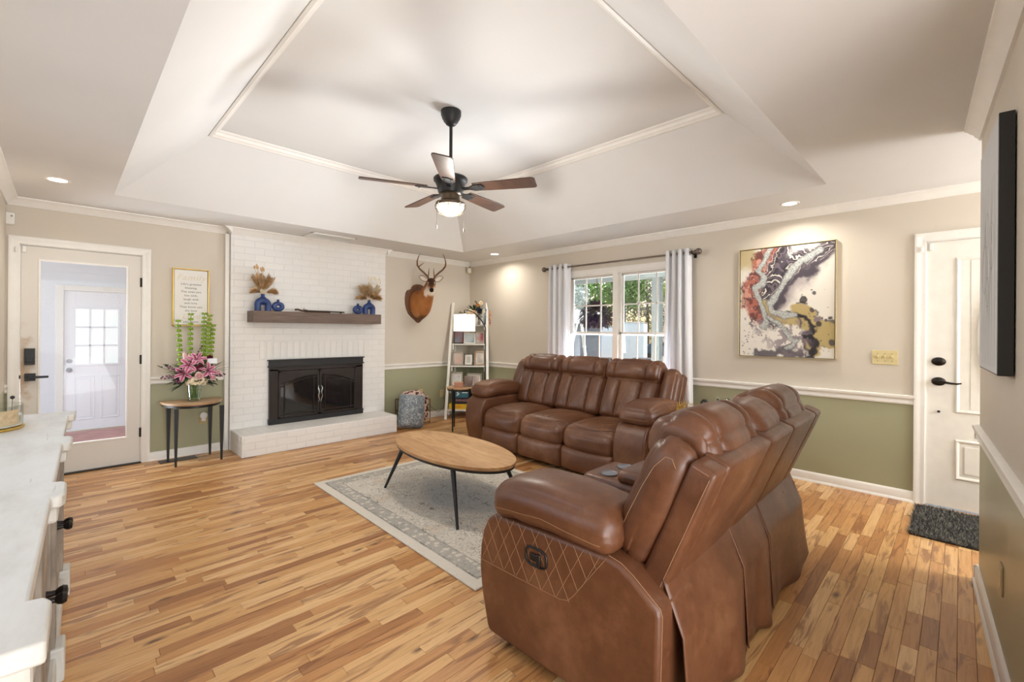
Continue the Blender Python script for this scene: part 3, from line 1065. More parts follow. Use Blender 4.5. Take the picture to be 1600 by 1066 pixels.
M_PAMPAS = plain('dried_pampas', (228, 198, 154), .8, var=.25, vscale=20)
M_PAMPASD = plain('dried_grass_brown', (204, 166, 120), .8, var=.25, vscale=20)
M_PAMPASL = plain('dried_grass_cream', (242, 226, 196), .8, var=.15, vscale=20)
def plume(mb, p0, d, L, r, n=120, droop=.25, mi=0):
    d = Vector(d).normalized()
    side = d.orthogonal().normalized()
    pts = [Vector(p0) + d * L * t - Vector((0, 0, 1)) * droop * L * t * t for t in (0, .25, .5, .75, 1)]
    mb.mat(2).tube(pts, [.0015, .0015, .0012, .001, .0006], 4)
    mb.mat(mi)
    for k in range(n):
        t = .28 + .72 * (k / n)
        i = min(3, int(t * 4)); f = t * 4 - i
        c = pts[i].lerp(pts[i + 1], f)
        a = random.uniform(0, 2 * PI)
        rr = r * (math.sin(PI * (.12 + .85 * (t - .28) / .72))) * random.uniform(.6, 1.1)
        sd = (side * math.cos(a) + d.cross(side) * math.sin(a))
        tip = c + sd * rr + d * rr * 1.1 - Vector((0, 0, .3 * rr))
        wv = sd.cross(d).normalized() * .0038
        mb.add([c - wv, c + wv, tip], [(0, 1, 2)])
def dried(x, label, kind):
    o = thing('dried_arrangement', label, 'dried flowers', (x, 5.53, 1.531 + .188), 0, None)
    mb = MB()
    R_ = random.Random(3 if kind == 'a' else 9)
    if kind == 'a':
        for k in range(30):
            th = R_.uniform(-.62, .55)
            plume(mb, (0, 0, 0), (math.sin(th), R_.uniform(-.3, .15), 1), R_.uniform(.17, .26), .042, 150, .05, R_.choice((0, 0, 1)))
        for sgn in (-1, 1):
            for k in range(5):
                plume(mb, (0, 0, .0), (sgn * R_.uniform(.7, 1.2), R_.uniform(-.6, .1), .8), R_.uniform(.14, .22), .046, 160, .55, R_.choice((0, 1)))
    else:
        for k in range(30):
            th = R_.uniform(-.95, .95)
            plume(mb, (0, 0, 0), (math.sin(th), R_.uniform(-.4, .1), 1), R_.uniform(.16, .27), .046, 150, .08, R_.choice((0, 2, 2)))
        for k in range(10):
            th = R_.uniform(-1.4, 1.4)
            plume(mb, (0, 0, .0), (math.sin(th) * 1.1, R_.uniform(-.9, .0), .55), R_.uniform(.13, .22), .060, 200, .4, R_.choice((0, 1)))
    mb.build('pampas_plume', [M_PAMPAS, M_PAMPASD, M_PAMPASL], o, smooth=0)
    mb = MB()
    for k in range(8):
        th = R_.uniform(-.32, .05) if kind == 'a' else R_.uniform(-.1, .6)
        L = R_.uniform(.27, .33)
        p = Vector((math.sin(th) * L, R_.uniform(-.03, .02), L * math.cos(th)))
        mb.tube([(0, 0, 0), p * .5, p], .0012, 4)
        mb.ball(p, .0105, 8, 6, s=(.8, .8, 2.0))
    mb.build('bunny_tail', M_PAMPASD if kind == 'a' else M_PAMPASL, o)
    return o
dried(1.586, 'dried bunny tails and pampas in the left blue vase', 'a')
dried(2.862, 'dried shaggy cream pampas in the right blue vase', 'b')
# long antique pistol shaped ornament lying on the mantel
g = thing('antique_ornament', 'long slim antique flintlock-shaped ornament lying on the mantel', 'ornament', (1.94, 5.56, 1.531))
mb = MB(); mb.tube([(.09, 0, .022), (.40, 0, .020), (.60, 0, .017)], .007, 8); mb.build('barrel', M_BRONZE, g)
mb = MB(); mb.tube([(0, 0, .030), (.03, 0, .034), (.07, 0, .022), (.14, 0, .013), (.42, 0, .009)], [.011, .010, .011, .012, .007], 10); mb.build('stock', stained_wood('dark_stock', (60, 42, 30), (90, 62, 42)), g)
mb = MB(); mb.cbox((.115, -.012, .026), (.045, .006, .016)); mb.tube([(.10, -.012, .03), (.095, -.012, .048), (.105, -.012, .052)], .004, 6); mb.build('lock_plate', M_BRONZE, g, bevel=.002)
mb = MB(); mb.box((.545, -.010, .0), (.565, .010, .014)); mb.build('rest_block', M_BRONZE, g, smooth=0)

# ------------------------------------------------------------------ ceiling fan
FANC = (2.085, 2.755)
fan = thing('ceiling_fan', 'black five-blade ceiling fan with caged light hanging from the tray ceiling', 'ceiling fan', (*FANC, 3.0))
mb = MB(); mb.lathe([(.030, -.108), (.040, -.100), (.043, -.092), (.056, -.080), (.058, -.070), (.068, -.058), (.070, -.045), (.076, -.035), (.077, -.002), (.0, -.001)], 32)
mb.build('canopy', M_BLACK, fan, smooth=40)
mb = MB(); mb.cyl((0, 0, 0), .0125, -.52, -.09, 16); mb.lathe([(.026, -.52), (.028, -.50), (.020, -.47), (.0126, -.462)], 20); mb.build('downrod', M_BLACK, fan)
mb = MB(); mb.lathe([(.0, -.632), (.088, -.630), (.094, -.618), (.104, -.575), (.118, -.545), (.128, -.535), (.130, -.517), (.122, -.508), (.06, -.500), (.026, -.498)], 36)
mb.build('motor_housing', M_BLACK, fan, smooth=40)
M_BLADE = stained_wood('dark_walnut_blade', (52, 37, 30), (88, 62, 48), (3, 20, 20), .4)
ang0 = math.atan2(-math.sin(YAW), -math.cos(YAW)) + rad(3)
ZB = -.592
for k in range(5):
    an = ang0 + 2 * PI * k / 5
    Rz = RZ(an)
    tilt = RX(rad(-12))
    def P3(x, y, z):
        q = tilt @ Vector((0, y, z))
        return Rz @ Vector((x, q.y, q.z + ZB))
    outl = [(.185, -.050), (.30, -.058), (.50, -.066), (.630, -.070), (.652, -.064), (.664, -.048), (.664, .050), (.655, .064), (.640, .070), (.50, .066), (.30, .058), (.185, .050)]
    n_ = len(outl)
    mb = MB()
    mb.add([P3(x, y, -.004) for x, y in outl] + [P3(x, y, .004) for x, y in outl], [tuple(range(n_ - 1, -1, -1)), tuple(range(n_, 2 * n_))] + [(i, (i + 1) % n_, n_ + (i + 1) % n_, n_ + i) for i in range(n_)])
    bl = mb.build('blade', M_BLADE, fan, smooth=0, bevel=.002)
    mb = MB()
    arm = [(.075, -.022), (.15, -.016), (.19, -.040), (.255, -.040), (.270, 0), (.255, .040), (.19, .040), (.15, .016), (.075, .022)]
    n_ = len(arm)
    mb.add([P3(x, y, -.012) for x, y in arm] + [P3(x, y, -.004) for x, y in arm], [tuple(range(n_ - 1, -1, -1)), tuple(range(n_, 2 * n_))] + [(i, (i + 1) % n_, n_ + (i + 1) % n_, n_ + i) for i in range(n_)])
    for yy in (-.024, .024):
        p = P3(.235, yy, -.013); mb.ball(p, .006, 8, 5)
    mb.build('blade_iron', M_BLACK, bl, smooth=40, bevel=.002)
M_BRASSY = plain('bronze_collar', (96, 82, 66), .35, .6, var=.08)  # lighter bronze of the light kit and its cage
mb = MB(); mb.lathe([(.105, -.722), (.112, -.716), (.112, -.704), (.098, -.700), (.072, -.680), (.070, -.640), (.080, -.632), (0, -.631)], 36)
kit = mb.build('light_kit', M_BRASSY, fan, smooth=40)
M_LAMP = emit('warm_lamp_glass', (1.0, .88, .70), 1.6)
mb = MB(); mb.lathe([(0, -.782), (.045, -.779), (.082, -.765), (.101, -.742), (.104, -.722), (.0, -.721)], 32); mb.build('glass_bowl', M_LAMP, kit)
mb = MB()
for k in range(8):
    a = 2 * PI * k / 8
    mb.tube([(math.cos(a) * r, math.sin(a) * r, z) for r, z in ((.116, -.712), (.115, -.738), (.098, -.768), (.066, -.786), (.036, -.793))], .0022, 6)
for r, z in ((.115, -.737), (.086, -.776), (.036, -.793)):
    mb.tube([(math.cos(2 * PI * k / 32) * r, math.sin(2 * PI * k / 32) * r, z) for k in range(32)], .0022, 6, closed=True)
for a in (0, PI / 2, PI, 3 * PI / 2):
    mb.ball((math.cos(a) * .114, math.sin(a) * .114, -.712), .010, 8, 6)
mb.build('wire_cage', M_BRASSY, kit)
for (da, L) in ((.104, .17), (-.104, .195)):
    p = rt * (-da) * 1.0
    mb = MB(); mb.tube([(p.x, p.y, -.70), (p.x, p.y, -.70 - L)], .0012, 5); mb.lathe([(0, 0), (.0045, .002), (.0045, .026), (.002, .032), (0, .032)], 10, (p.x, p.y, -.70 - L - .03))
    mb.build('pull_chain', M_BRONZE, fan)
add_light('fan_lamp', 'POINT', (*FANC, 3.0 - .86), 26, (1, .95, .87), shadow_soft_size=.07)

# ------------------------------------------------------------------ recessed lights, grille, detectors
M_CAN = emit('recessed_lens', (1.0, .93, .82), 9.0)
for (x, y, lab) in ((-.03, 4.807, 'round recessed ceiling light above the glazed sunroom door'), (4.404, 1.042, 'round recessed ceiling light above the abstract painting'), (4.418, 4.777, 'round recessed ceiling light in the corner by the window')):
    o = thing('recessed_light', lab, 'ceiling light', (x, y, ZC), 0, 'recessed ceiling lights')
    mb = MB(); mb.lathe([(.052, -.001), (.054, -.004), (.070, -.006), (.074, -.003), (.075, .0005)], 28); mb.build('trim_ring', M_WHITE, o, smooth=60)
    mb = MB(); mb.lathe([(0, -.0032), (.053, -.003)], 28); mb.build('lens', M_CAN, o)
    add_light('recessed_lamp', 'AREA', (x, y, ZC - .012), 4.5, (1, .94, .84), target=(x, y, 0), shape='DISK', size=.10, spread=rad(150))
o = thing('ceiling_grille', 'white return air grille in the low ceiling above the brick', 'vent', (2.27, 5.37, ZC))
mb = MB()
for q in ((-.27, -.14, .27, -.115), (-.27, .115, .27, .14), (-.27, -.14, -.245, .14), (.245, -.14, .27, .14)):
    mb.box((q[0], q[1], -.010), (q[2], q[3], .0))
mb.build('grille_frame', M_WHITE, o, smooth=0, bevel=.002)
mb = MB()
for k in range(16):
    mb.cbox((0, -.107 + k * .0142, -.005), (.49, .011, .0015), RX(rad(28)))
mb.build('louvre', M_WHITE, o, smooth=0)
o = thing('motion_sensor', 'small white motion sensor high on the wall left of the glazed door', 'sensor', (-.318, YA - .001, 2.20))
mb = MB(); mb.cbox((0, -.02, .052), (.055, .04, .105)); mb.build('sensor_case', M_WHITE, o, smooth=40, bevel=.008)
mb = MB(); mb.cbox((.010, -.041, .072), (.010, .003, .008)); mb.build('sensor_lens', M_BLACKPL, o, smooth=0)
o = thing('corner_sensor', 'small white motion sensor in the room corner under the crown', 'sensor', (4.70, 5.68, 2.255))
o.rotation_euler = (0, 0, rad(-45))
mb = MB(); mb.cbox((0, -.025, .05), (.066, .05, .10)); mb.build('sensor_case', M_IVORY, o, smooth=40, bevel=.008)
mb = MB(); mb.cbox((0, -.051, .045), (.046, .004, .065)); mb.build('sensor_lens', M_WHITE, o, smooth=40, bevel=.002)
mb = MB(); mb.cbox((0, .004, .106), (.03, .03, .02)); mb.build('mount_bracket', M_BRONZE, o, smooth=0)

# ------------------------------------------------------------------ outlets, switches, register
def outlet(name, label, cat, loc, rotz, mat=M_IVORY, kind='duplex'):
    o = thing(name, label, cat, loc, rotz)
    mb = MB(); mb.cbox((0, -.003, 0), (.072, .006, .116)); mb.build('wall_plate', mat, o, smooth=40, bevel=.0025)
    for z in (-.026, .026):
        mb = MB(); mb.cbox((0, -.007, z), (.034, .004, .030)); r_ = mb.build('receptacle', mat, o, smooth=40, bevel=.002)
        for xx in (-.007, .007):
            mb = MB(); mb.cbox((xx, -.0092, z + .003), (.003, .001, .010)); mb.build('slot', M_BLACKPL, r_, smooth=0)
    return o
outlet('wall_outlet', 'tan wall outlet below the half-moon table, white freshener plugged in', 'outlet', (1.068, YA, .375), 0, plain('tan_plate', (196, 168, 112), .4))
o = thing('air_freshener', 'white round plug-in air freshener below the half-moon table', 'air freshener', (1.068, YA - .010, .405))
mb = MB(); mb.lathe([(0, 0), (.030, .0), (.034, .008), (.036, .024), (.030, .034), (.012, .040), (0, .041)], 20, rot=RX(PI / 2)); mb.build('freshener_body', M_WHITE, o)
mb = MB(); mb.cbox((0, -.016, -.045), (.040, .028, .034)); mb.build('refill_bottle', M_WHITE, o, smooth=40, bevel=.006)
outlet('wall_outlet', 'ivory wall outlet above the patterned pillow, black adapter plugged in', 'outlet', (3.805, YA, .385), 0)
o = tag(MB().cbox((0, -.018, 0), (.040, .034, .062)).build('power_adapter', M_BLACKPL, None, (3.812, YA - .010, .365), smooth=40, bevel=.004), 'black power adapter in the outlet above the pillow', 'adapter')
outlet('wall_outlet', 'ivory wall outlet beside the white ladder shelf', 'outlet', (4.193, YA, .345), 0)
mb = MB(); mb.tube([(3.812, YA - .012, .33), (3.84, YA - .03, .27), (3.93, YA - .045, .20), (4.02, YA - .05, .12), (4.10, YA - .05, .07), (4.20, YA - .045, .13), (4.23, YA - .03, .22), (4.215, YA - .018, .31)], .003, 6)
tag(mb.build('power_cable', M_BLACKPL), 'thin dark cable looping between the two corner outlets', 'cable')
o = thing('light_switch', 'ivory three-gang switch plate between painting and front door', 'switch', (XB, .436, 1.134), 0)
mb = MB(); mb.cbox((-.003, 0, 0), (.006, .165, .116)); mb.build('wall_plate', M_IVORY, o, smooth=40, bevel=.0025)
for k in (-1, 0, 1):
    mb = MB(); mb.cbox((-.009, k * .046, .003), (.014, .010, .022), RY(rad(-18))); mb.build('toggle', M_IVORY, o, smooth=0, bevel=.002)
    for z in (-.03, .03):
        mb = MB(); mb.tube([(-.0055, k * .046, z), (-.0075, k * .046, z)], .003, 8); mb.build('plate_screw', M_BRONZE, o)
o = thing('cover_plate', 'beige cover plate low on the wall at right edge', 'outlet', (*CP(.85), .36), CA)
mb = MB(); mb.cbox((0, .003, 0), (.072, .006, .116)); mb.build('wall_plate', plain('beige_plate', (176, 158, 120), .4), o, smooth=40, bevel=.0025)
mb = MB(); mb.cbox((0, .0065, 0), (.030, .003, .066)); mb.build('rocker_insert', M_IVORY, o, smooth=40, bevel=.0015)
o = thing('floor_register', 'bronze slotted floor register under the half-moon table', 'vent', (.835, 5.595, .0004))
o.rotation_euler = (0, 0, rad(1))
mb = MB(); mb.box((-.155, -.065, 0), (.155, .065, .004)); mb.build('register_frame', M_BRONZE, o, smooth=0, bevel=.002)
mb = MB()
for k in range(19):
    for yy in (-.025, .025):
        mb.box((-.135 + k * .0145, yy - .02, .0036), (-.135 + k * .0145 + .007, yy + .02, .0046))
mb.build('slot', M_BLACKPL, o, smooth=0)

# ------------------------------------------------------------------ framed verse
sg = thing('framed_verse', 'white framed family verse with thin gold frame above the half-moon table', 'sign', (.952, YA, 1.654))
W2, H2 = .157, .297
mb = MB()
for q in ((-W2, -H2, W2, -H2 + .010), (-W2, H2 - .010, W2, H2), (-W2, -H2, -W2 + .010, H2), (W2 - .010, -H2, W2, H2)):
    mb.box((q[0], -.036, q[1]), (q[2], 0, q[3]))
mb.build('gold_frame', M_GOLD, sg, smooth=0, bevel=.002)
mb = MB(); mb.box((-W2 + .014, -.028, -H2 + .014), (W2 - .014, -.002, H2 - .014)); mb.build('canvas', plain('canvas_white', (236, 234, 228), .8, var=.01), sg, smooth=0)
def text(name, body, size, loc, mat, parent, rot=(PI / 2, 0, 0), shear=0.0, space=1.0, align='CENTER', ext=.0008):
    c = bpy.data.curves.new(name, 'FONT')
    c.body = body; c.size = size; c.align_x = align; c.align_y = 'CENTER'; c.shear = shear; c.space_character = space; c.extrude = ext
    c.resolution_u = 3
    tmp = bpy.data.objects.new(name + '_c', c)
    COL.objects.link(tmp)
    bpy.context.view_layer.update()
    me = bpy.data.meshes.new_from_object(tmp.evaluated_get(bpy.context.evaluated_depsgraph_get()))
    bpy.data.objects.remove(tmp)
    me.materials.clear(); me.materials.append(mat)
    o = bpy.data.objects.new(name, me)
    COL.objects.link(o)
    o.location = loc; o.rotation_euler = rot; o.parent = parent
    return o
M_INK = plain('grey_ink', (92, 90, 90), .8)
M_GOLDINK = plain('gold_ink', (226, 216, 190), .6)
text('gold_script', 'Family', .085, (0, -.0285, .205), M_GOLDINK, sg, shear=.3, space=1.15)
for k, ln in enumerate(("Life's greatest", 'blessing.', 'The ones you', 'live with,', 'laugh with', 'and love.', 'They know you', 'the best')):
    text('verse_line', ln, .0285, (0, -.0285, .137 - k * .0395), M_INK, sg, space=1.1)
text('gold_script', 'Love', .08, (0, -.0285, -.200), M_GOLDINK, sg, shear=.3)
text('verse_line', 'you   most.', .0265, (0, -.0285, -.255), M_INK, sg, space=1.1)

# ------------------------------------------------------------------ leather recliners
def leather(name, a, b, c):
    t = NT(name)
    co = t.coord()
    n1 = t.noise(co, 3.2, 6, .66)
    n2 = t.noise(co, 34, 4, .6)
    col = t.ramp(n1, [(.25, s2l(a)), (.5, s2l(b)), (.78, s2l(c))])
    col = t.mix(.35, col, t.ramp(n2, [(.3, tuple(x * .7 for x in s2l(b))), (.7, tuple(min(1, x * 1.25) for x in s2l(b)))]))
    t.set(col, t.ramp(n2, [(.3, (.34,) * 3), (.7, (.44,) * 3)]), spec=.55)
    h = t.math('ADD', t.math('MULTIPLY', n2, .5), t.math('MULTIPLY', t.noise(co, 260, 2), .35))
    t.bump(h, .22, .004)
    return t.m
M_LEATHER = leather('brown_leather', (72, 41, 24), (100, 61, 38), (148, 104, 73))
M_THREAD = plain('tan_thread', (150, 112, 80), .7)
M_SEAM = plain('dark_seam', (52, 33, 24), .7)
M_UNDER = plain('black_underside', (20, 18, 17), .8)
LM = [M_LEATHER, M_THREAD, M_SEAM]

def project(mb, pts, d, lift=.0008, far=1.0):
    bv = BVHTree.FromPolygons([Vector(p) for p in mb.v], mb.f)
    d = Vector(d).normalized()
    out = []
    for p in pts:
        h = bv.ray_cast(Vector(p) - d * far, d)
        if h[0] is not None:
            out.append(h[0] - d * lift)
        elif out:
            break
    return out

def stitch(mb, pts, d, r=.0011, mi=1, n=5, sub=8):
    P_ = []
    for a, b in zip(pts[:-1], pts[1:]):
        for k in range(sub):
            P_.append(Vector(a).lerp(Vector(b), k / sub))
    P_.append(Vector(pts[-1]))
    return (project(mb, P_, d), r, mi, n)

def lay(mb, lines):
    for pts, r, mi, n in lines:
        if len(pts) > 1:
            mb.mat(mi).tube(pts, r, n)
    mb.mat(0)

A_ = rad(22)
def BK(x, s, t):
    return Vector((x, -.36 - math.sin(A_) * s + math.cos(A_) * t, .44 + math.cos(A_) * s + math.sin(A_) * t))
BKROT = Matrix(((1, 0, 0), (0, math.cos(A_), -math.sin(A_)), (0, math.sin(A_), math.cos(A_))))  # (x, t, s) -> world local

def backpuff(mb, x0, x1, s0, s1, t0, t1, r, bulge, wr=.003, seed=0.0, n=6, warp=None):
    c = BK((x0 + x1) / 2, (s0 + s1) / 2, (t0 + t1) / 2)
    mb.puff((x1 - x0, t1 - t0, s1 - s0), r, bulge, c, BKROT, n, warp, wr, 7.0, seed)
    return mb

def recliner(name, label, cat, loc, rotz, segs, arms, wings, L):
    """segs: list of (x0, x1, kind, bx0, bx1) with kind 'seat' or 'console'; arms: (xl, xr) inner edges"""
    so = thing(name, label, cat, loc, rotz)
    hl = L / 2
    mb = MB(); mb.box((-hl + .05, -.34, .030), (hl - .05, .34, .075))
    mb.build('base_frame', M_UNDER, so, smooth=0)
    for xx in (-hl + .08, hl - .08):
        for yy in (-.30, .30):
            mb = MB(); mb.lathe([(.022, 0), (.026, .03), (.026, .035)], 12, (xx, yy, 0)); mb.build('foot', M_BLACKPL, so)
    # ---- arms
    prof = [(-.400, .045), (.360, .045), (.375, .07), (.410, .20), (.424, .30), (.420, .40), (.402, .47), (.372, .525), (.335, .552), (.10, .562), (-.215, .566), (-.262, .556), (-.310, .530), (-.365, .488), (-.402, .462), (-.408, .44), (-.404, .25)]
    for sgn in (-1, 1):
        xo = sgn * hl
        xi = arms[0] if sgn < 0 else arms[1]
        lo, hi = min(xo, xi), max(xo, xi)
        mb = MB()
        mb.prism(prof, 'x', lo, hi)
        # swelling of the side
        body = MB()
        body.v, body.f = list(mb.v), list(mb.f)
        xs = xo + sgn * .0004
        lines = []
        # quilted upper field on the outer side
        zl = lambda y: .335 + .0 * y
        ztop = .556
        bnd = [(xs, .421, .338), (xs, .20, .338), (xs, -.02, .342), (xs, -.055, .352), (xs, -.078, .375), (xs, -.215, .560)]
        lines.append((bnd, .0013, 1, 5))
        def inside(y, z):
            if z < .340 or z > ztop + .002: return False
            if y > .424 - max(0, (z - .44)) * .62: return False
            yl = -.07 - (z - .36) * (.145 / .20)
            return y > yl
        for fam in (-1, 1):
            k = -14
            while k < 22:
                pts = []
                for q in range(0, 41):
                    z = .338 + (.558 - .338) * q / 40
                    y = k * .068 + fam * (z - .338) * .56
                    if inside(y, z):
                        pts.append((xs, y, z))
                if len(pts) > 2:
                    lines.append((pts, .0010, 1, 4))
                k += 1
        edge = [(xo - sgn * .016, y, z + .001) for y, z in [(-.215, .566), (-.262, .557), (-.310, .531), (-.365, .489), (-.402, .462), (-.409, .44), (-.405, .25), (-.402, .06)]]
        lines.append((edge, .0016, 1, 5))
        panel_o = mb.build('arm', LM, so, smooth=50, bevel=.016, bseg=3)
        ml = MB(); lay(ml, lines)
        ml.build('stitching', LM, panel_o)
        # padded arm top
        mb = MB()
        w_ = hi - lo
        def aw(p, u):
            p = Vector(p)
            f = p.y / .30
            p.z += .018 * (1 - f * f) - (.010 if f > .6 else 0)
            return p
        mb.puff((w_ + .035, .585, .150), .062, ((.012, .012), (.0, .012), (.006, .030)), ((lo + hi) / 2 + sgn * .004, .054, .622), None, 7, aw, .0055, 9.0, sgn * 3.0 + L)
        st = []
        zs = .596
        st.append(stitch(mb, [(xo + sgn * .2, y, zs + .03 * (1 - abs((y - .05) / .3))) for y in (-.20, -.1, .05, .2, .31)], (-sgn, 0, 0), .0013))
        st.append(stitch(mb, [(lo + w_ * q, .7, .600) for q in (.02, .3, .6, .98)], (0, -1, 0), .0013))
        lay(mb, st)
        mb.build('arm_pad', LM, panel_o, smooth=180)
        if sgn < 0:
            # recline lever in its recessed cup
            mb = MB()
            ring = [(xo - .002, .095 + .052 * math.copysign(abs(math.cos(a)) ** .6, math.cos(a)), .455 + .034 * math.copysign(abs(math.sin(a)) ** .6, math.sin(a))) for a in [2 * PI * k / 28 for k in range(28)]]
            mb.tube(ring, .005, 8, closed=True)
            mb.add([(xo + .002, y, z) for _, y, z in ring], [tuple(range(28))])
            lev = mb.build('lever_cup', M_BLACKPL, panel_o, smooth=60)
            mb = MB(); mb.cbox((xo - .006, .098, .455), (.012, .046, .026)); mb.cbox((xo - .010, .076, .452), (.010, .018, .046)); mb.build('recline_lever', M_BLACKPL, lev, smooth=40, bevel=.003)
    # ---- seats / console
    for i, (x0, x1, kind, b0, b1) in enumerate(segs):
        xm, ws = (x0 + x1) / 2, x1 - x0
        g = .004
        if kind == 'seat':
            mb = MB()
            def sw(p, u):
                p = Vector(p)
                p.z -= .012 * max(0, u[1]) ** 3 * 2
                return p
            mb.puff((ws - g, .66, .225), .075, ((.0, .0), (0, .030), (0, .028)), (xm, .075, .352), None, 8, sw, .006, 8.0, i * 5.1 + L)
            st = []
            q = [(-.47, .30), (-.36, .335), (-.2, .362), (0, .372), (.2, .362), (.36, .335), (.47, .30)]
            st.append(stitch(mb, [(xm + a * ws, b, 1) for a, b in q], (0, 0, -1), .0016, 2))
            st.append(stitch(mb, [(xm + a * ws, b - .022, 1) for a, b in q], (0, 0, -1), .0012, 1))
            for a in (-.27, .27):
                st.append(stitch(mb, [(xm + a * ws, .34, 1), (xm + a * ws * .95, .1, 1), (xm + a * ws * .9, -.12, 1)], (0, 0, -1), .0011, 1))
            hw = .27 * ws
            for fam in (-1, 1):
                for k in range(-6, 8):
                    pts = []
                    for q_ in range(25):
                        yy = -.12 + .44 * q_ / 24
                        xx = k * .085 + fam * (yy - .1) * .55
                        if abs(xx) < hw * .98:
                            pts.append((xm + xx, yy, 1))
                    if len(pts) > 3:
                        st.append((project(mb, pts, (0, 0, -1)), .0014, 1, 4))
            lay(mb, st)
            mb.build('seat_cushion', LM, so, smooth=180)
            mb = MB()
            mb.puff((ws - g, .10, .215), .035, ((0, 0), (0, .022), (0, 0)), (xm, .372, .152), None, 6, None, .003, 6, i * 2.2)
            mb.build('footrest_panel', LM, so, smooth=180)
        else:
            mb = MB()
            mb.puff((ws - g, .60, .50), .035, ((0, 0), (0, .012), (0, 0)), (xm, .105, .305), None, 5, None, .002, 5, 1.0)
            con = mb.build('console', LM, so, smooth=180)
            mb = MB(); mb.puff((ws - .012, .37, .062), .026, ((.004, .004), (.0, .006), (.0, .014)), (xm, .005, .578), None, 6, None, .002, 8, 2.0)
            st = [stitch(mb, [(xm + a * ws, 1, .583) for a in (-.45, 0, .45)], (0, -1, 0), .0012)]
            lay(mb, st)
            mb.build('console_lid', LM, con, smooth=180)
            for sx in (-.085, .085):
                mb = MB(); mb.lathe([(0, -.060), (.034, -.060), (.037, -.056), (.039, .0), (.041, .004), (.046, .005), (.047, .001)], 28, (xm + sx, .275, .556)); mb.build('cup_holder', M_NICKEL, con, smooth=60)
        # ---- back: lumbar pads, headrest, shell
        bm_, bw = (b0 + b1) / 2, b1 - b0
        if kind == 'seat':
            cuts = [b0, b0 + bw * .30, b0 + bw * .70, b1]
            mb = MB()
            mb.box(*[tuple(v) for v in ((b0 + .02, -.33, .44), (b1 - .02, -.22, .60))])
            backo = None
            for k in range(3):
                mb = MB()
                ca, cb = cuts[k] - (.014 if k else -.002), cuts[k + 1] + (.014 if k < 2 else -.002)
                backpuff(mb, ca, cb, -.045, .385, .07, .225, .045, ((.004, .004), (0, .030), (0, 0)), .004, k * 3.3 + i, 6)
                if k == 1:
                    ln = []
                    for fam in (-1, 1):
                        for j in range(-9, 12):
                            pts = []
                            for q_ in range(31):
                                s = .0 + .34 * q_ / 30
                                xx = j * .075 + fam * (s - .17) * .60
                                if abs(xx) < (cb - ca) / 2 - .006:
                                    pts.append(BK((ca + cb) / 2 + xx, s, .4))
                            if len(pts) > 3:
                                ln.append((project(mb, pts, BK(0, 0, 0) - BK(0, 0, 1)), .0015, 1, 4))
                    lay(mb, ln)
                o_ = mb.build('back_cushion', LM, so if backo is None else so, smooth=180)
            def rnd(p, u):
                p = Vector(p)
                p.y *= math.sqrt(max(.1, 1 - .42 * u[2] ** 2)); p.z *= math.sqrt(max(.1, 1 - .42 * u[1] ** 2))
                return p
            cuts = [b0 + .002, b0 + bw * .21, b0 + bw * .79, b1 - .002]
            for k in range(3):
                mb = MB()
                ca, cb = cuts[k] - (.020 if k else 0), cuts[k + 1] + (.020 if k < 2 else 0)
                if k == 1:
                    backpuff(mb, ca, cb, .312, .575, .046, .292, .055, ((0, 0), (.012, .022), (.006, .014)), .004, 9 + i, 6, rnd)
                else:
                    def hw_(p, u, sd=(-1 if k == 0 else 1)):
                        p = rnd(p, u)
                        e = max(0, u[0] * sd)
                        p.z *= 1 - .10 * e ** 2
                        p.y *= 1 - .10 * e ** 2
                        return p
                    backpuff(mb, ca, cb, .314, .570, .048, .288, .052, ((.006, .006), (.010, .018), (.004, .010)), .0075, 4 * k + i, 5, hw_)
                    # gathers where the roll is sewn to its end
                mb.build('headrest', LM, so, smooth=180)
        else:
            mb = MB(); backpuff(mb, b0 + .004, b1 - .004, -.03, .36, .07, .20, .045, ((0, 0), (0, .02), (0, 0)), .003, 21.0); mb.build('back_cushion', LM, so, smooth=180)
            mb = MB(); backpuff(mb, b0 + .004, b1 - .004, .33, .555, .05, .255, .085, ((.004, .004), (.008, .014), (0, .008)), .008, 25.0, 6); mb.build('headrest', LM, so, smooth=180)
        # hard shell behind
        mb = MB()
        backpuff(mb, b0 + .003, b1 - .003, -.005, .492, .0, .095, .016, ((0, 0), (.004, 0), (0, .004)), .002, 31.0 + i)
        mb.build('back_shell', LM, so, smooth=60)
    # ---- wings closing each end of the back
    for sgn in (-1, 1):
        wa, wb = wings[0] if sgn < 0 else wings[1]
        mb = MB()
        def ww(p, u):
            p = Vector(p)
            if u[2] < 0:
                p.y -= .02 * u[2] ** 2 * (1 if u[1] > 0 else 0)
            p.y -= .018 * ((u[2] + 1) / 2) ** 1.3 * max(0, u[1])
            return p
        backpuff(mb, wa - (.008 if sgn < 0 else 0), wb + (.008 if sgn > 0 else 0), .035, .505, .070, .236, .066, ((.012, .012), (0, .014), (0, .010)), .0065, 44.0 + sgn, 6, ww)
        xs = (wa if sgn < 0 else wb)
        dirx = (-sgn, 0, 0)
        xs_ = xs + sgn * .3
        ln = [stitch(mb, [BK(xs_, s, t) for s, t in ((.06, .206), (.2, .200), (.32, .192), (.41, .178), (.458, .158), (.462, .136), (.44, .114))], dirx, .0014)]
        lay(mb, ln)
        mb.build('wing_cushion', LM, so, smooth=180)
        mb = MB()
        backpuff(mb, wa, wb, -.01, .490, .0, .086, .016, ((.002, .002), (.003, 0), (0, .003)), .002, 51.0 + sgn)
        ln = [stitch(mb, [BK(xs_, s, .014) for s in (.02, .2, .35, .465)], dirx, .0013), stitch(mb, [BK(xs_, .476, t) for t in (.02, .05, .075)], dirx, .0013)]
        lay(mb, ln)
        mb.build('wing_shell', LM, so, smooth=60)
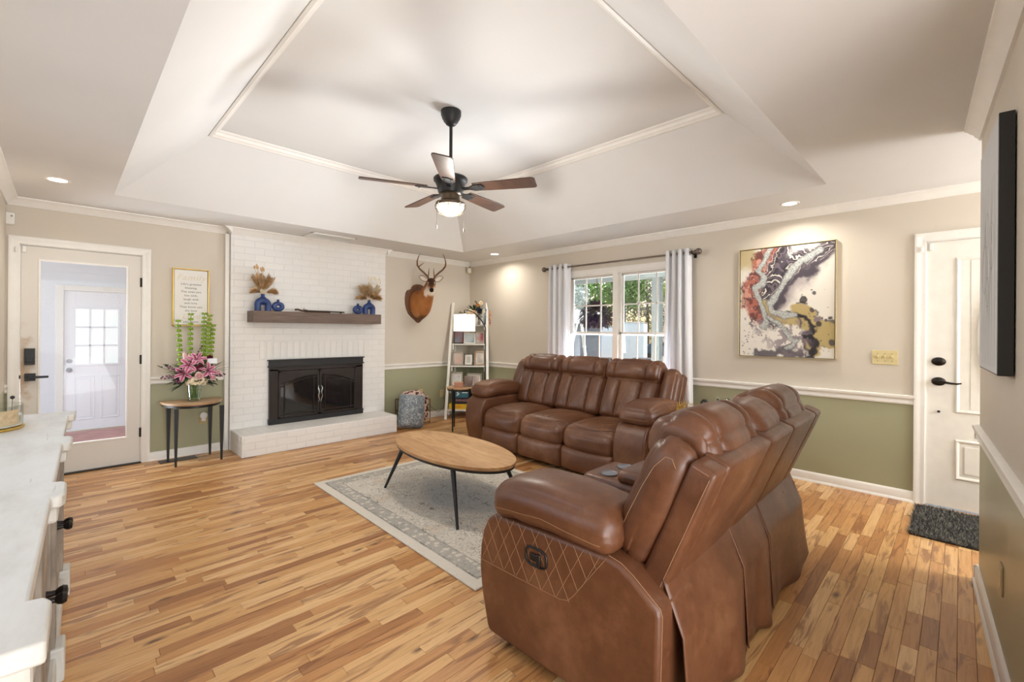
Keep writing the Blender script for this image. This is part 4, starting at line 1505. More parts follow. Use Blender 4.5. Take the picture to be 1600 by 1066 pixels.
    # ---- loose skirt hanging behind
    bx0, bx1 = -hl + .10, hl - .02
    cut = [bx0] + [s[4] for s in segs[:-1]] + [bx1]
    for k in range(len(cut) - 1):
        a, b = cut[k], cut[k + 1]
        last = k == len(cut) - 2
        def sk(u, v, a=a, b=b, k=k, last=last):
            x = a - .012 + (b - a + .024) * u
            fold = .020 * math.sin(u * 2 * PI) * v ** 1.3 + .010 * math.sin(u * 15 + k) * v * v
            flare = .085 * (v ** 2.5) * (u ** 3) if last else 0
            x += flare
            edge = -.014 * max(0, 1 - u * 8) * v + (.004 * max(0, u * 8 - 7) * v)
            y = -.374 - .056 * min(1, v * 3) - .028 * v + fold * .8 + edge
            z = .52 * (1 - v) + (.022 + .014 * math.sin(u * 5 + k)) * v
            return (x, y, z)
        mb = MB(); mb.grid(sk, 26, 18)
        o_ = mb.build('back_skirt', LM, so, smooth=180)
        sm = o_.modifiers.new('thick', 'SOLIDIFY'); sm.thickness = .005; sm.offset = 0
    return so

lv = recliner('loveseat', 'brown leather console loveseat seen from behind, cup holders in its middle', 'loveseat', (2.17, 1.075, 0), rad(1.0),
         [(-.60, -.14, 'seat', -.665, -.17), (-.14, .20, 'console', -.17, .20), (.20, .60, 'seat', .20, .69)], (-.605, .605), ((-.78, -.668), (.693, .84)), 1.74)
sf = recliner('sofa', 'brown leather three-seat recliner sofa under the curtained window', 'sofa', (3.74, 2.94, 0), rad(88.0),
         [(-.877, -.293, 'seat', -.92, -.31), (-.293, .293, 'seat', -.31, .30), (.293, .877, 'seat', .30, .91)], (-.880, .880), ((-1.075, -.924), (.914, 1.065)), 2.34)

# ------------------------------------------------------------------ rug
def rug_mat():
    t = NT('faded_oriental_rug')
    tc = t.n('ShaderNodeTexCoord')
    s = t.n('ShaderNodeSeparateXYZ')
    t.l(tc.outputs['Object'], s.inputs[0])
    hx, hy = .775, 1.09
    ax, ay = t.math('ABSOLUTE', s.outputs[0]), t.math('ABSOLUTE', s.outputs[1])
    mir = t.n('ShaderNodeCombineXYZ')
    t.l(ax, mir.inputs[0]); t.l(ay, mir.inputs[1])
    ob = tc.outputs['Object']
    # distance to the rug edge
    e = t.math('MINIMUM', t.math('SUBTRACT', hx, ax), t.math('SUBTRACT', hy, ay))
    cream, grey, blue, tan, dark = (s2l(c) for c in ((216, 208, 194), (168, 164, 156), (160, 166, 172), (202, 180, 150), (108, 106, 100)))
    n1 = t.noise(ob, 2.4, 3)
    c = t.mix(t.ramp(n1, [(.42, (0, 0, 0)), (.6, (1, 1, 1))]), (*cream, 1), (*tuple(x * .93 for x in cream), 1))
    # medallion field of grey blue
    md = t.math('ADD', t.math('MULTIPLY', ax, 1.5), ay)
    mdn = t.math('ADD', md, t.math('MULTIPLY', t.noise(mir.outputs[0], 5, 3), .35))
    c = t.mix(t.math('MULTIPLY', t.ramp(mdn, [(.62, (1, 1, 1)), (.80, (0, 0, 0))]), .55), c, (*blue, 1))
    # tan blotches
    c = t.mix(t.math('MULTIPLY', t.ramp(t.noise(mir.outputs[0], 4.2, 3), [(.55, (0, 0, 0)), (.66, (1, 1, 1))]), .45), c, (*tan, 1))
    # fine floral scribble: thin contour lines of warped noise, mirrored like a woven pattern
    def lines(scale, width, dist):
        nz = t.noise(mir.outputs[0], scale, 2, .5, dist)
        f = t.math('ABSOLUTE', t.math('SUBTRACT', t.math('FRACT', t.math('MULTIPLY', nz, 7.0)), .5))
        return t.ramp(f, [(width, (1, 1, 1)), (width + .06, (0, 0, 0))])
    wear = t.ramp(t.noise(ob, 7, 4, .7), [(.38, (.4, .4, .4)), (.62, (1, 1, 1))])
    l1 = t.math('MULTIPLY', lines(12, .06, .9), wear)
    l2 = t.math('MULTIPLY', lines(26, .09, 1.2), wear)
    c = t.mix(t.math('MULTIPLY', l1, .85), c, (*dark, 1))
    c = t.mix(t.math('MULTIPLY', l2, .7), c, (*grey, 1))
    fl_ = t.ramp(t.noise(ob, 75, 2, .7), [(.56, (0, 0, 0)), (.62, (1, 1, 1))])
    c = t.mix(t.math('MULTIPLY', t.math('MULTIPLY', fl_, wear), .5), c, (*dark, 1))
    # border: pale edge, dark guard stripe, patterned band
    def band(a, b):
        return t.math('MULTIPLY', t.math('GREATER_THAN', e, a), t.math('LESS_THAN', e, b))
    vo = t.n('ShaderNodeTexVoronoi')
    vo.inputs['Scale'].default_value = 22
    t.l(mir.outputs[0], vo.inputs['Vector'])
    bandc = t.mix(t.ramp(vo.outputs['Distance'], [(.25, (1, 1, 1)), (.45, (0, 0, 0))]), (*tuple(x * .8 for x in grey), 1), (*cream, 1))
    c = t.mix(t.math('MULTIPLY', band(.075, .175), .60), c, bandc)
    c = t.mix(t.math('MULTIPLY', band(.066, .080), t.math('MULTIPLY', wear, .7)), c, (*dark, 1))
    c = t.mix(t.math('MULTIPLY', band(.172, .182), t.math('MULTIPLY', wear, .6)), c, (*dark, 1))
    c = t.mix(t.math('MULTIPLY', t.math('LESS_THAN', e, .066), .85), c, (*cream, 1))
    t.set(c, .9, spec=.15)
    t.bump(t.noise(ob, 320, 2), .3, .003)
    return t.m
mb = MB(); mb.puff((1.55, 2.18, .012), .0055, (0, 0, 0), (0, 0, .0065), None, 10)
tag(mb.build('area_rug', rug_mat(), None, (2.285, 2.815, .0), rotz=rad(-1.0), smooth=60), 'pale faded grey and cream oriental rug under the oval table', 'rug')

# ------------------------------------------------------------------ coffee table
def grain_wood(name, a, b, c, scale, rough=.4):
    t = NT(name)
    co = t.coord(scale=scale)
    nz = t.noise(co, 1.6, 6, .6, 1.4)
    n2 = t.noise(t.coord(scale=tuple(s * .35 for s in scale)), 1.3, 3)
    col = t.ramp(nz, [(.25, s2l(a)), (.5, s2l(b)), (.75, s2l(c))])
    col = t.mix(t.math('MULTIPLY', t.ramp(n2, [(.42, (0, 0, 0)), (.62, (1, 1, 1))]), .45), col, (*s2l(a), 1))
    t.set(col, rough, spec=.4)
    t.bump(nz, .06, .003)
    return t.m
M_TOP = grain_wood('mango_wood', (150, 108, 68), (190, 148, 102), (212, 176, 130), (9, 1.4, 9))
ct = thing('coffee_table', 'oval mango wood coffee table with splayed black metal legs on the rug', 'table', (2.18, 2.85, .0130), rad(-3.2))
def ellipse(a, b, n=72):
    return [(a * math.cos(2 * PI * k / n), b * math.sin(2 * PI * k / n)) for k in range(n)]
mb = MB(); mb.prism(ellipse(.326, .682), 'z', .372, .398); mb.build('table_top', M_TOP, ct, smooth=40, bevel=.004)
mb = MB(); mb.prism(ellipse(.318, .672), 'z', .352, .3715); mb.build('apron_ring', M_BLACK, ct, smooth=40, bevel=.003)
for sx in (-1, 1):
    for sy in (-1, 1):
        hid = sx > 0 and sy > 0
        mb = MB(); mb.tube([(sx * .225, sy * .355, .356), (sx * (.270 if hid else .262), sy * (.40 if hid else .44), .18), (sx * (.32 if hid else .300), sy * (.45 if hid else .525), .0)], [.019, .014, .0095], 12); mb.cbox((sx * .222, sy * .35, .350), (.06, .06, .006))
        mb.build('leg', M_BLACK, ct)

# ------------------------------------------------------------------ curtains
M_CURT = NT('white_linen')
M_CURT.set((*s2l((250, 250, 252)), 1), .85, spec=.15)
tr_ = M_CURT.n('ShaderNodeBsdfTranslucent'); tr_.inputs[0].default_value = (.85, .87, .92, 1)
ms_ = M_CURT.n('ShaderNodeMixShader'); ms_.inputs[0].default_value = .25
M_CURT.l(M_CURT.b.outputs[0], ms_.inputs[1]); M_CURT.l(tr_.outputs[0], ms_.inputs[2]); M_CURT.l(ms_.outputs[0], M_CURT.out.inputs[0])
M_CURT.bump(M_CURT.noise(M_CURT.coord(scale=(1, 1, .3)), 160, 2), .1, .002)
M_CURT = M_CURT.m
RODX, RODZ = 4.655, 2.168
def curtain(label, y0, y1, folds, spread, seed):
    o = thing('curtain', label, 'curtain', (RODX, (y0 + y1) / 2, 0.02), 0, 'white curtains at the front window')
    w_ = y1 - y0
    R_ = random.Random(seed)
    ph = [R_.uniform(-.4, .4) for _ in range(folds + 2)]
    def fn(u, v):
        z = 2.19 * v
        sp = 1 + spread * (1 - v) ** 1.5
        amp = .036 * (1 + .25 * math.sin(u * 9 + seed)) * (.75 + .25 * v)
        a = u * folds * 2 * PI
        x = amp * math.cos(a + .25 * math.sin(v * 3 + u * 5))
        y = (u - .5) * w_ * sp + .008 * math.sin(a * 2)
        return (x, y, z)
    mb = MB(); mb.grid(fn, folds * 12, 24)
    c_ = mb.build('fabric_panel', M_CURT, o, smooth=180)
    sm = c_.modifiers.new('thick', 'SOLIDIFY'); sm.thickness = .003
    for k in range(folds * 2):
        u = (k + .5) / (folds * 2)
        mb = MB()
        yy = (u - .5) * w_
        mb.tube([(math.cos(a) * .026 * .35, yy + .009 * math.cos(a) * (1 if k % 2 else -1), RODZ - .02 + math.sin(a) * .026) for a in [2 * PI * j / 18 for j in range(18)]], .0035, 6, closed=True)
        mb.build('grommet', M_CHROME, c_)
    return o
curtain('white grommet curtain on the left side of the window', 3.61, 3.965, 4, .04, 2)
curtain('white grommet curtain on the right side of the window', 2.005, 2.29, 4, .28, 5)
rod = thing('curtain_rod', 'pewter curtain rod with ball finials above the window', 'curtain rod', (RODX, 2.98, RODZ))
M_PEWTER = plain('pewter', (120, 110, 100), .4, .7, var=.15, vscale=30)
mb = MB(); mb.tube([(0, -1.02, 0), (0, 1.02, 0)], .010, 14); mb.build('rod_tube', M_PEWTER, rod)
for s in (-1, 1):
    mb = MB(); mb.ball((0, s * 1.055, 0), .034, 16, 12); mb.lathe([(.016, 0), (.020, .006), (.012, .016), (.018, .022)], 14, (0, s * 1.012, 0), rot=RX(-s * PI / 2)); mb.build('finial', M_PEWTER, rod)
    mb = MB(); mb.tube([(0, s * .985, -.004), (.03, s * .985, -.016), (XB - RODX - .001, s * .985, -.016)], .007, 8); mb.cbox((XB - RODX - .004, s * .985, -.016), (.006, .03, .07)); mb.tube([(math.cos(a) * .014, s * .985, math.sin(a) * .014) for a in [2 * PI * j / 16 for j in range(16)]], .005, 6, closed=True); mb.build('bracket', M_BRONZE, rod)

# ------------------------------------------------------------------ end table between the sofas, with tray, jar and remote
M_DARKW = stained_wood('dark_rustic_wood', (52, 36, 28), (92, 66, 50), (2, 18, 18), .5)
et = thing('end_table', 'dark rustic wooden end table between sofa and loveseat', 'side table', (3.80, 1.488, 0), rad(-1))
mb = MB(); mb.box((-.375, -.23, .612), (.375, .23, .64)); mb.build('table_top', M_DARKW, et, smooth=0, bevel=.004)
mb = MB(); mb.box((-.345, -.205, .08), (.345, .205, .6115)); mb.build('cabinet_body', M_DARKW, et, smooth=0, bevel=.004)
for sy in (-1, 1):
    for sx in (-1, 1):
        mb = MB(); mb.box((sx * .32 - .02, sy * .18 - .02, 0), (sx * .32 + .02, sy * .18 + .02, .082)); mb.build('leg', M_DARKW, et, smooth=0, bevel=.002)
mb = MB()
pass
for q in ((-.355, -.19, .37, -.346, .19, .585), (-.355, -.19, .10, -.346, .19, .345)):
    mb = MB(); mb.box(q[:3], q[3:]); df_ = mb.build('drawer_front', M_DARKW, et, smooth=0, bevel=.003)
    mb = MB(); mb.ball((-.366, 0, (q[2] + q[5]) / 2), .014, 12, 8); mb.build('drawer_knob', M_BLACKPL, df_)
wb = thing('wire_basket', 'gold wire tray basket on the dark end table', 'basket', (3.85, 1.645, .6405), rad(4))
mb = MB()
bx, by, bh = .115, .085, .05
for z in (.004, bh):
    mb.tube([(-bx, -by, z), (bx, -by, z), (bx, by, z), (-bx, by, z)], .003, 6, closed=True)
for side in range(4):
    n_ = 5 if side % 2 == 0 else 4
    for k in range(n_):
        a, b = k / n_, (k + .5) / n_
        c_ = (k + 1) / n_
        def pt(u, z):
            if side == 0: return (-bx + 2 * bx * u, -by, z)
            if side == 1: return (bx, -by + 2 * by * u, z)
            if side == 2: return (bx - 2 * bx * u, by, z)
            return (-bx, by - 2 * by * u, z)
        mb.tube([pt(a, .004), pt(b, bh + .03), pt(c_, .004)], .002, 5)
        mb.tube([pt(a, bh), pt(b, .004), pt(c_, bh)], .002, 5)
mb.build('wire_frame', M_GOLD, wb)
mb = MB(); mb.box((-bx, -by, .001), (bx, by, .006)); mb.build('tray_bottom', plain('glitter_paper', (206, 196, 160), .5, var=.3, vscale=90), wb, smooth=0)
o = thing('glass_jar', 'clear glass candle jar peeking over the loveseat headrest', 'jar', (4.10, 1.47, .6405))
mb = MB(); mb.lathe([(0, .002), (.050, .002), (.056, .012), (.056, .098), (.052, .110), (.049, .108), (.052, .094), (.052, .014), (0, .008)], 28); mb.build('jar_glass', glass_thin('jar_glass', (.95, .97, .96), .6), o)
mb = MB(); mb.lathe([(0, .010), (.051, .010), (.051, .050), (0, .052)], 24); mb.build('wax', plain('pale_wax', (226, 220, 206), .6), o)
o = thing('table_gadget', 'small black rounded gadget beside the gold wire basket', 'gadget', (4.02, 1.60, .6405))
mb = MB(); mb.puff((.07, .06, .085), .024, (.003, .003, .004), (0, 0, .0445)); mb.build('gadget_body', M_BLACKPL, o, smooth=180)
mb = MB(); mb.lathe([(.018, 0), (.020, .004), (0, .006)], 16, (0, 0, .089)); mb.build('top_button', M_BLACK, o)

# ------------------------------------------------------------------ half-moon table with vase and bouquet
hm = thing('console_table', 'half-moon wooden console table with tapered black legs by the sunroom door', 'table', (.95, 5.66, 0))
M_MANGO = grain_wood('pale_mango_wood', (150, 116, 84), (184, 148, 110), (204, 172, 134), (1.6, 9, 9))
def halfmoon(a, b, n=40):
    return [(-a * math.cos(PI * k / n), -b * math.sin(PI * k / n) ** .9) for k in range(n + 1)]
hmz = .598
mb = MB(); mb.prism(halfmoon(.262, .405), 'z', hmz - .022, hmz); mb.build('table_top', M_MANGO, hm, smooth=40, bevel=.003)
mb = MB(); mb.prism(halfmoon(.248, .39), 'z', hmz - .048, hmz - .0225); mb.build('apron', M_BLACK, hm, smooth=40, bevel=.002)
for (x, y) in ((-.20, -.088), (-.175, -.345), (.160, -.050), (.200, -.350)):
    y = max(y, -.385)
    mb = MB()
    a, b = .019, .0085
    mb.add([(x - a, y - a, hmz - .047), (x + a, y - a, hmz - .047), (x + a, y + a, hmz - .047), (x - a, y + a, hmz - .047), (x - b, y - b, 0), (x + b, y - b, 0), (x + b, y + b, 0), (x - b, y + b, 0)], [(0, 1, 2, 3), (7, 6, 5, 4), (0, 4, 5, 1), (1, 5, 6, 2), (2, 6, 7, 3), (3, 7, 4, 0)])
    mb.build('leg', M_BLACK, hm, smooth=0, bevel=.003)
VX, VY, VZ = .945, 5.47, hmz + .0005
va = thing('glass_vase', 'clear glass vase of flower stems on the half-moon table', 'vase', (VX, VY, VZ))
mb = MB(); mb.lathe([(0, .002), (.048, .002), (.056, .006), (.052, .012), (.053, .05), (.062, .16), (.070, .200), (.066, .200), (.058, .16), (.049, .05), (.047, .016), (0, .012)], 32); mb.build('vase_glass', glass_thin('vase_glass', (.93, .97, .95), .6), va)
mb = MB(); mb.lathe([(0, .013), (.046, .016), (.048, .05), (.053, .115), (0, .116)], 24); mb.build('water', glass_thin('vase_water', (.90, .95, .86), .3), va)
bq = thing('bouquet', 'tall bouquet of pink lilies, roses and green bell stems in the glass vase', 'flowers', (VX, VY, VZ + .03))
M_STEM = plain('stem_green', (92, 110, 52), .5, var=.2)
M_LEAF = plain('leaf_green', (66, 92, 48), .5, var=.3, vscale=30)
M_LEAFD = plain('dark_leaf', (44, 64, 42), .5, var=.3, vscale=30)
M_BELL = plain('bell_green', (138, 170, 52), .5, var=.2, vscale=40)
M_ROSE = plain('burgundy_petal', (112, 20, 50), .6, var=.25, vscale=60)
M_PINKP = plain('pale_pink_petal', (232, 190, 190), .6, var=.12, vscale=60)
M_CREAMP = plain('cream_petal', (240, 226, 196), .6, var=.1, vscale=60)
M_PURPLE = plain('plum_buds', (110, 56, 88), .6, var=.3, vscale=60)
M_PAPER = plain('card_paper', (238, 240, 244), .7, var=.01)
M_PETAL = vcol('lily_petal', 'Col', .5)
RB = random.Random(11)
def leaf(mb, p, d, L, wd, up=(0, 0, 1), curl=.25, n=5, nu=2):
    d = Vector(d).normalized(); u = Vector(up); s = d.cross(u)
    s = s.normalized() if s.length > 1e-4 else Vector((1, 0, 0)); nn = s.cross(d)
    def fn(a, b):
        ww = wd * (math.sin(PI * min(1, b * .92 + .06)) ** .8)
        q = Vector(p) + d * L * b + s * (a - .5) * ww + nn * (curl * L * (-(b - .3) ** 2 + .09) + abs(a - .5) * ww * .5)
        return q
    return mb.grid(fn, nu, n)
# stems
mb = MB()
for k in range(16):
    a = 2 * PI * k / 16
    r0, r1 = .028 + .012 * (k % 2), .05
    mb.tube([(math.cos(a) * r0 * .7, math.sin(a) * r0 * .7, 0), (math.cos(a + 2) * .012, math.sin(a + 2) * .012, .10), (math.cos(a + 2.6) * r1, math.sin(a + 2.6) * r1, .22)], .0035, 6)
mb.build('stems', M_STEM, bq)
# greenery dome
mb = MB()
for k in range(150):
    th, ph = RB.uniform(0, 2 * PI), RB.uniform(-.25, 1.0)
    d = Vector((math.cos(th) * math.cos(ph), math.sin(th) * math.cos(ph) * .8, math.sin(ph)))
    p = Vector((0, 0, .22)) + d * RB.uniform(.06, .14)
    leaf(mb, p, d + Vector((RB.uniform(-.5, .5), RB.uniform(-.5, .5), RB.uniform(-.5, .3))), RB.uniform(.06, .12), RB.uniform(.018, .034))
mb.build('foliage', M_LEAF, bq, smooth=180)
mb = MB()
for k in range(70):
    sx = RB.choice((-1, 1))
    d = Vector((sx * RB.uniform(.5, 1), RB.uniform(-.7, .2), RB.uniform(-.35, .35)))
    p = Vector((0, 0, .18)) + d.normalized() * RB.uniform(.06, .15)
    leaf(mb, p, d, RB.uniform(.06, .11), RB.uniform(.014, .026))
mb.build('dark_foliage', M_LEAFD, bq, smooth=180)
# spiky grass blades on the right
mb = MB()
for k in range(9):
    d = Vector((1, RB.uniform(-.4, .3), RB.uniform(.1, 1.1))).normalized()
    p = Vector((.10, -.03, .25)); L = RB.uniform(.16, .22)
    mb.tube([p, p + d * L * .6, p + d * L - Vector((0, 0, .02))], [.0022, .0016, .0006], 4)
mb.build('grass_blades', M_LEAFD, bq)
# bells of ireland
def bells(x0, y0, x1, ztop, n):
    n = int(n * 1.45)
    mb = MB()
    base = Vector((x0, y0, .28)); top = Vector((x1, y0 - .01, ztop))
    mb.tube([Vector((x0 * .4, y0 * .4, .15)), base, top], .0035, 6)
    for k in range(n):
        t_ = k / (n - 1)
        c = base.lerp(top, .12 + .88 * t_)
        for j in range(4):
            a = 2 * PI * j / 4 + k * .7
            d = Vector((math.cos(a), math.sin(a), .25)).normalized()
            r = .0165 * (1.1 - .35 * t_)
            mb.lathe([(.003, 0), (r * .55, .008), (r, .017), (r * 1.08, .020)], 8, c, rot=Vector((0, 0, 1)).rotation_difference(d).to_matrix())
    for sx in (-1, 1):
        leaf(mb, top, (sx, -.2, .35), .04, .022)
    mb.build('bell_stem', M_BELL, bq, smooth=180)
bells(-.11, .02, -.135, .77, 7); bells(-.035, .03, -.03, .84, 8); bells(.075, .03, .085, .85, 9); bells(.10, .0, .125, .83, 9); bells(.135, .02, .160, .73, 7)
# lilies
def lily(c, d, size, seed):
    R_ = random.Random(seed)
    d = Vector(d).normalized(); q = Vector((0, 0, 1)).rotation_difference(d).to_matrix()
    mb = MB(); cols = []
    for k in range(6):
        a = 2 * PI * k / 6 + R_.uniform(-.1, .1)
        wd = size * (.42 if k % 2 == 0 else .32)
        L = size * R_.uniform(.9, 1.05)
        nu, nv = 4, 8
        def fn(u, v):
            w_ = wd * math.sin(PI * min(1, .10 + .90 * v)) ** .75 * (1 if v < .98 else .2)
            r = L * (.10 + .90 * v)
            z = L * (.55 * math.sin(v * 1.9) - .42 * v * v) + abs(u - .5) * wd * .35
            s = (u - .5) * w_
            p = Vector((r * math.cos(a) - s * math.sin(a), r * math.sin(a) + s * math.cos(a), z))
            return q @ p + Vector(c)
        mb.grid(fn, nu, nv)
        for j in range(nv + 1):
            for i in range(nu + 1):
                v, e = j / nv, abs(i / nu - .5) * 2
                t_ = max(0, min(1, e ** 1.5 + max(0, v - .8) * 2))
                cin, ced = s2l((178, 44, 104)), s2l((244, 205, 220))
                cols.append(tuple(cin[m] * (1 - t_) + ced[m] * t_ for m in range(3)))
    o_ = mb.build('lily_bloom', M_PETAL, bq, smooth=180)
    set_col(o_, cols)
    mb = MB()
    for k in range(6):
        a = 2 * PI * k / 6 + .4
        p1 = q @ Vector((math.cos(a) * size * .25, math.sin(a) * size * .25, size * .62)) + Vector(c)
        mb.tube([Vector(c), p1], .0012, 4); mb.ball(p1, .005, 6, 4, s=(1.6, .7, .7))
    mb.build('stamens', M_ROSE, o_)
lily((-.095, -.09, .255), (-.45, -1, .25), .098, 1); lily((-.06, -.10, .335), (-.25, -1, .45), .095, 2); lily((.0, -.09, .385), (.05, -.9, .8), .095, 3); lily((.085, -.12, .275), (.4, -1, .2), .098, 4)
mb = MB(); mb.ball((-.085, -.05, .42), .020, 8, 8, s=(1, 1, 2.4), rot=RY(-.25)); mb.ball((-.055, -.05, .41), .016, 8, 8, s=(1, 1, 2.6), rot=RY(.1)); mb.build('lily_bud', M_PINKP, bq)
def rose(c, r, mat, nm='rose_bloom', seed=0):
    R_ = random.Random(seed); mb = MB()
    for k in range(16):
        lay_ = k / 16
        a = k * 2.4; rr = r * (.25 + .75 * lay_)
        d = Vector((math.cos(a) * .9, -.7 if math.sin(a) < 0 else -.1, math.sin(a) * .9))
        def fn(u, v):
            an = a + (u - .5) * 2.0
            ri = rr * (.55 + .5 * v)
            zz = r * (1.0 - lay_ * .75) * (.2 + .9 * v) - r * .1 * v * v * lay_ * 3
            return Vector(c) + Vector((math.cos(an) * ri, -zz, math.sin(an) * ri))
        mb.grid(fn, 5, 3)
    mb.ball(Vector(c), r * .55, 10, 8)
    return mb.build(nm, mat, bq, smooth=180)
rose((.02, -.14, .315), .036, M_ROSE, seed=1); rose((-.135, -.08, .28), .032, M_ROSE, seed=2); rose((.03, -.05, .425), .032, M_ROSE, seed=3); rose((.125, -.03, .405), .030, M_ROSE, seed=4); rose((-.07, -.02, .39), .028, M_ROSE, seed=9)
rose((.01, -.165, .235), .040, M_PINKP, seed=5); rose((.185, -.08, .255), .026, M_PINKP, seed=6); rose((.140, -.11, .205), .028, M_PINKP, seed=7)
# hydrangea
mb = MB()
for k in range(90):
    th, ph = RB.uniform(0, 2 * PI), RB.uniform(-.6, 1.2)
    d = Vector((math.cos(th) * math.cos(ph), math.sin(th) * math.cos(ph), math.sin(ph)))
    c = Vector((0, -.115, .175)) + Vector((d.x * .088, d.y * .062, d.z * .050))
    q = Vector((0, 0, 1)).rotation_difference(d).to_matrix()
    for j in range(4):
        a = PI / 2 * j + k
        v1 = q @ Vector((math.cos(a) * .017, math.sin(a) * .017, .004)); v2 = q @ Vector((math.cos(a + .6) * .013, math.sin(a + .6) * .013, .003)); v3 = q @ Vector((math.cos(a - .6) * .013, math.sin(a - .6) * .013, .003))
        mb.add([c, c + v3, c + v1, c + v2], [(0, 1, 2, 3)])
mb.build('hydrangea_bloom', M_CREAMP, bq, smooth=0)
# plum filler sprays
for (d, L, n) in (((-1, -.3, .05), .30, 22), ((-.9, -.2, .42), .27, 18), ((1, -.3, .02), .26, 20), ((-.9, -.5, -.12), .22, 14), ((.15, .1, 1), .33, 10)):
    mb = MB(); d = Vector(d).normalized(); p0 = Vector((0, -.03, .22))
    mb.tube([p0, p0 + d * L], .002, 5)
    for k in range(n):
        t_ = .45 + .55 * k / n
        mb.ball(p0 + d * L * t_ + Vector((RB.uniform(-.016, .016), RB.uniform(-.016, .016), RB.uniform(-.016, .016))), RB.uniform(.005, .009), 6, 5)
    mb.build('filler_spray', M_PURPLE, bq)
for p in ((-.285, -.03, .33), (-.235, -.02, .345)):
    mb = MB(); mb.tube([(-.12, -.03, .25), p], .0015, 4)
    for k in range(4): leaf(mb, p, (RB.uniform(-1, 1), -.4, RB.uniform(-.8, .8)), .028, .024)
    mb.build('leaf_sprig', M_LEAFD, bq, smooth=180)
mb = MB(); mb.cbox((.135, -.085, .372), (.082, .0015, .052), RX(rad(-12)) @ RZ(rad(-6))); card = mb.build('gift_card', M_PAPER, bq, smooth=0)
mb = MB(); mb.tube([(.13, -.08, .35), (.10, -.03, .2)], .002, 5); mb.build('card_pick', M_STEM, bq)

# ------------------------------------------------------------------ deer mount
dm = thing('deer_mount', 'taxidermy buck head with antlers on wooden wall plaque by the fireplace', 'deer head', (3.745, YA, 1.72))
M_PLAQ = stained_wood('walnut_plaque', (88, 56, 40), (124, 84, 60), (6, 6, 2), .45)
half = [(0, .290), (.035, .290), (.075, .278), (.110, .250), (.128, .215), (.150, .200), (.190, .190), (.214, .150), (.226, .080), (.222, .0), (.205, -.080), (.172, -.150), (.120, -.200), (.070, -.235), (.030, -.272), (0, -.285)]
poly = half + [(-x, z) for x, z in reversed(half[1:-1])]
poly = list(reversed(poly))
mb = MB(); mb.prism(poly, 'y', -.022, -.001); mb.build('plaque', M_PLAQ, dm, smooth=40, bevel=.006)
M_FUR = vcol('deer_fur', 'Col', .8, .35, 160, .2)
Rh = RZ(rad(-33))         # the head looks towards the middle of the room
secs = []
Z3 = Vector((0, 0, 1))
def sec(c, d, ru, rv, sq=1.0):
    d = Vector(d).normalized(); u = d.cross(Z3).normalized(); v = u.cross(d)
    return (Vector(c), u * ru, v * rv)
hd = Rh @ Vector((0, -1, -.62))
poll = Vector((.005, -.335, .300))
secs = [sec((0, -.018, -.015), (0, -1, .12), .158, .215), sec((0, -.06, -.010), (0, -1, .15), .162, .215), sec((.0, -.12, .015), (0, -1, .35), .150, .195), sec((.0, -.18, .065), (0, -1, .8), .122, .150),
        sec((.0, -.235, .13), (.0, -.8, 1), .098, .115), sec((.002, -.285, .20), (.0, -.7, 1), .082, .095), sec((.004, -.325, .258), (0, -.9, .8), .074, .082),
        sec(poll + hd * .00 + Vector((0, 0, -.01)), hd + Vector((0, -.4, .6)), .066, .072), sec(poll + hd * .045, hd, .062, .066), sec(poll + hd * .09, hd, .058, .060), sec(poll + hd * .135, hd, .044, .050), sec(poll + hd * .175, hd, .034, .040), sec(poll + hd * .205, hd, .031, .034), sec(poll + hd * .225, hd, .026, .028), sec(poll + hd * .233, hd, .012, .014)]
# smooth the sections with a spline-like subdivision
def dens(secs, k=3):
    out = []
    for i in range(len(secs) - 1):
        p0 = secs[max(i - 1, 0)]; p1 = secs[i]; p2 = secs[i + 1]; p3 = secs[min(i + 2, len(secs) - 1)]
        for j in range(k):
            t_ = j / k
            f = lambda a, b, c, d: .5 * ((2 * b) + (-a + c) * t_ + (2 * a - 5 * b + 4 * c - d) * t_ ** 2 + (-a + 3 * b - 3 * c + d) * t_ ** 3)
            out.append(tuple(f(p0[m], p1[m], p2[m], p3[m]) for m in range(3)))
    out.append(secs[-1])
    return out
mb = MB(); loft(mb, dens(secs), 24)
eyeL = poll + hd * .10 + Rh @ Vector((-.050, .010, .028)); eyeR = poll + hd * .10 + Rh @ Vector((.050, .010, .028))
nose = poll + hd * .222
hdn = hd.normalized(); uh = hdn.cross(Z3).normalized(); vh = uh.cross(hdn)
cols = []
tan_, brown, darkb, white, black = (s2l(c) for c in ((176, 116, 66), (140, 88, 50), (70, 46, 34), (226, 214, 198), (22, 18, 17)))
def mixc(a, b, t_):
    t_ = max(0, min(1, t_)); return tuple(a[m] * (1 - t_) + b[m] * t_ for m in range(3))
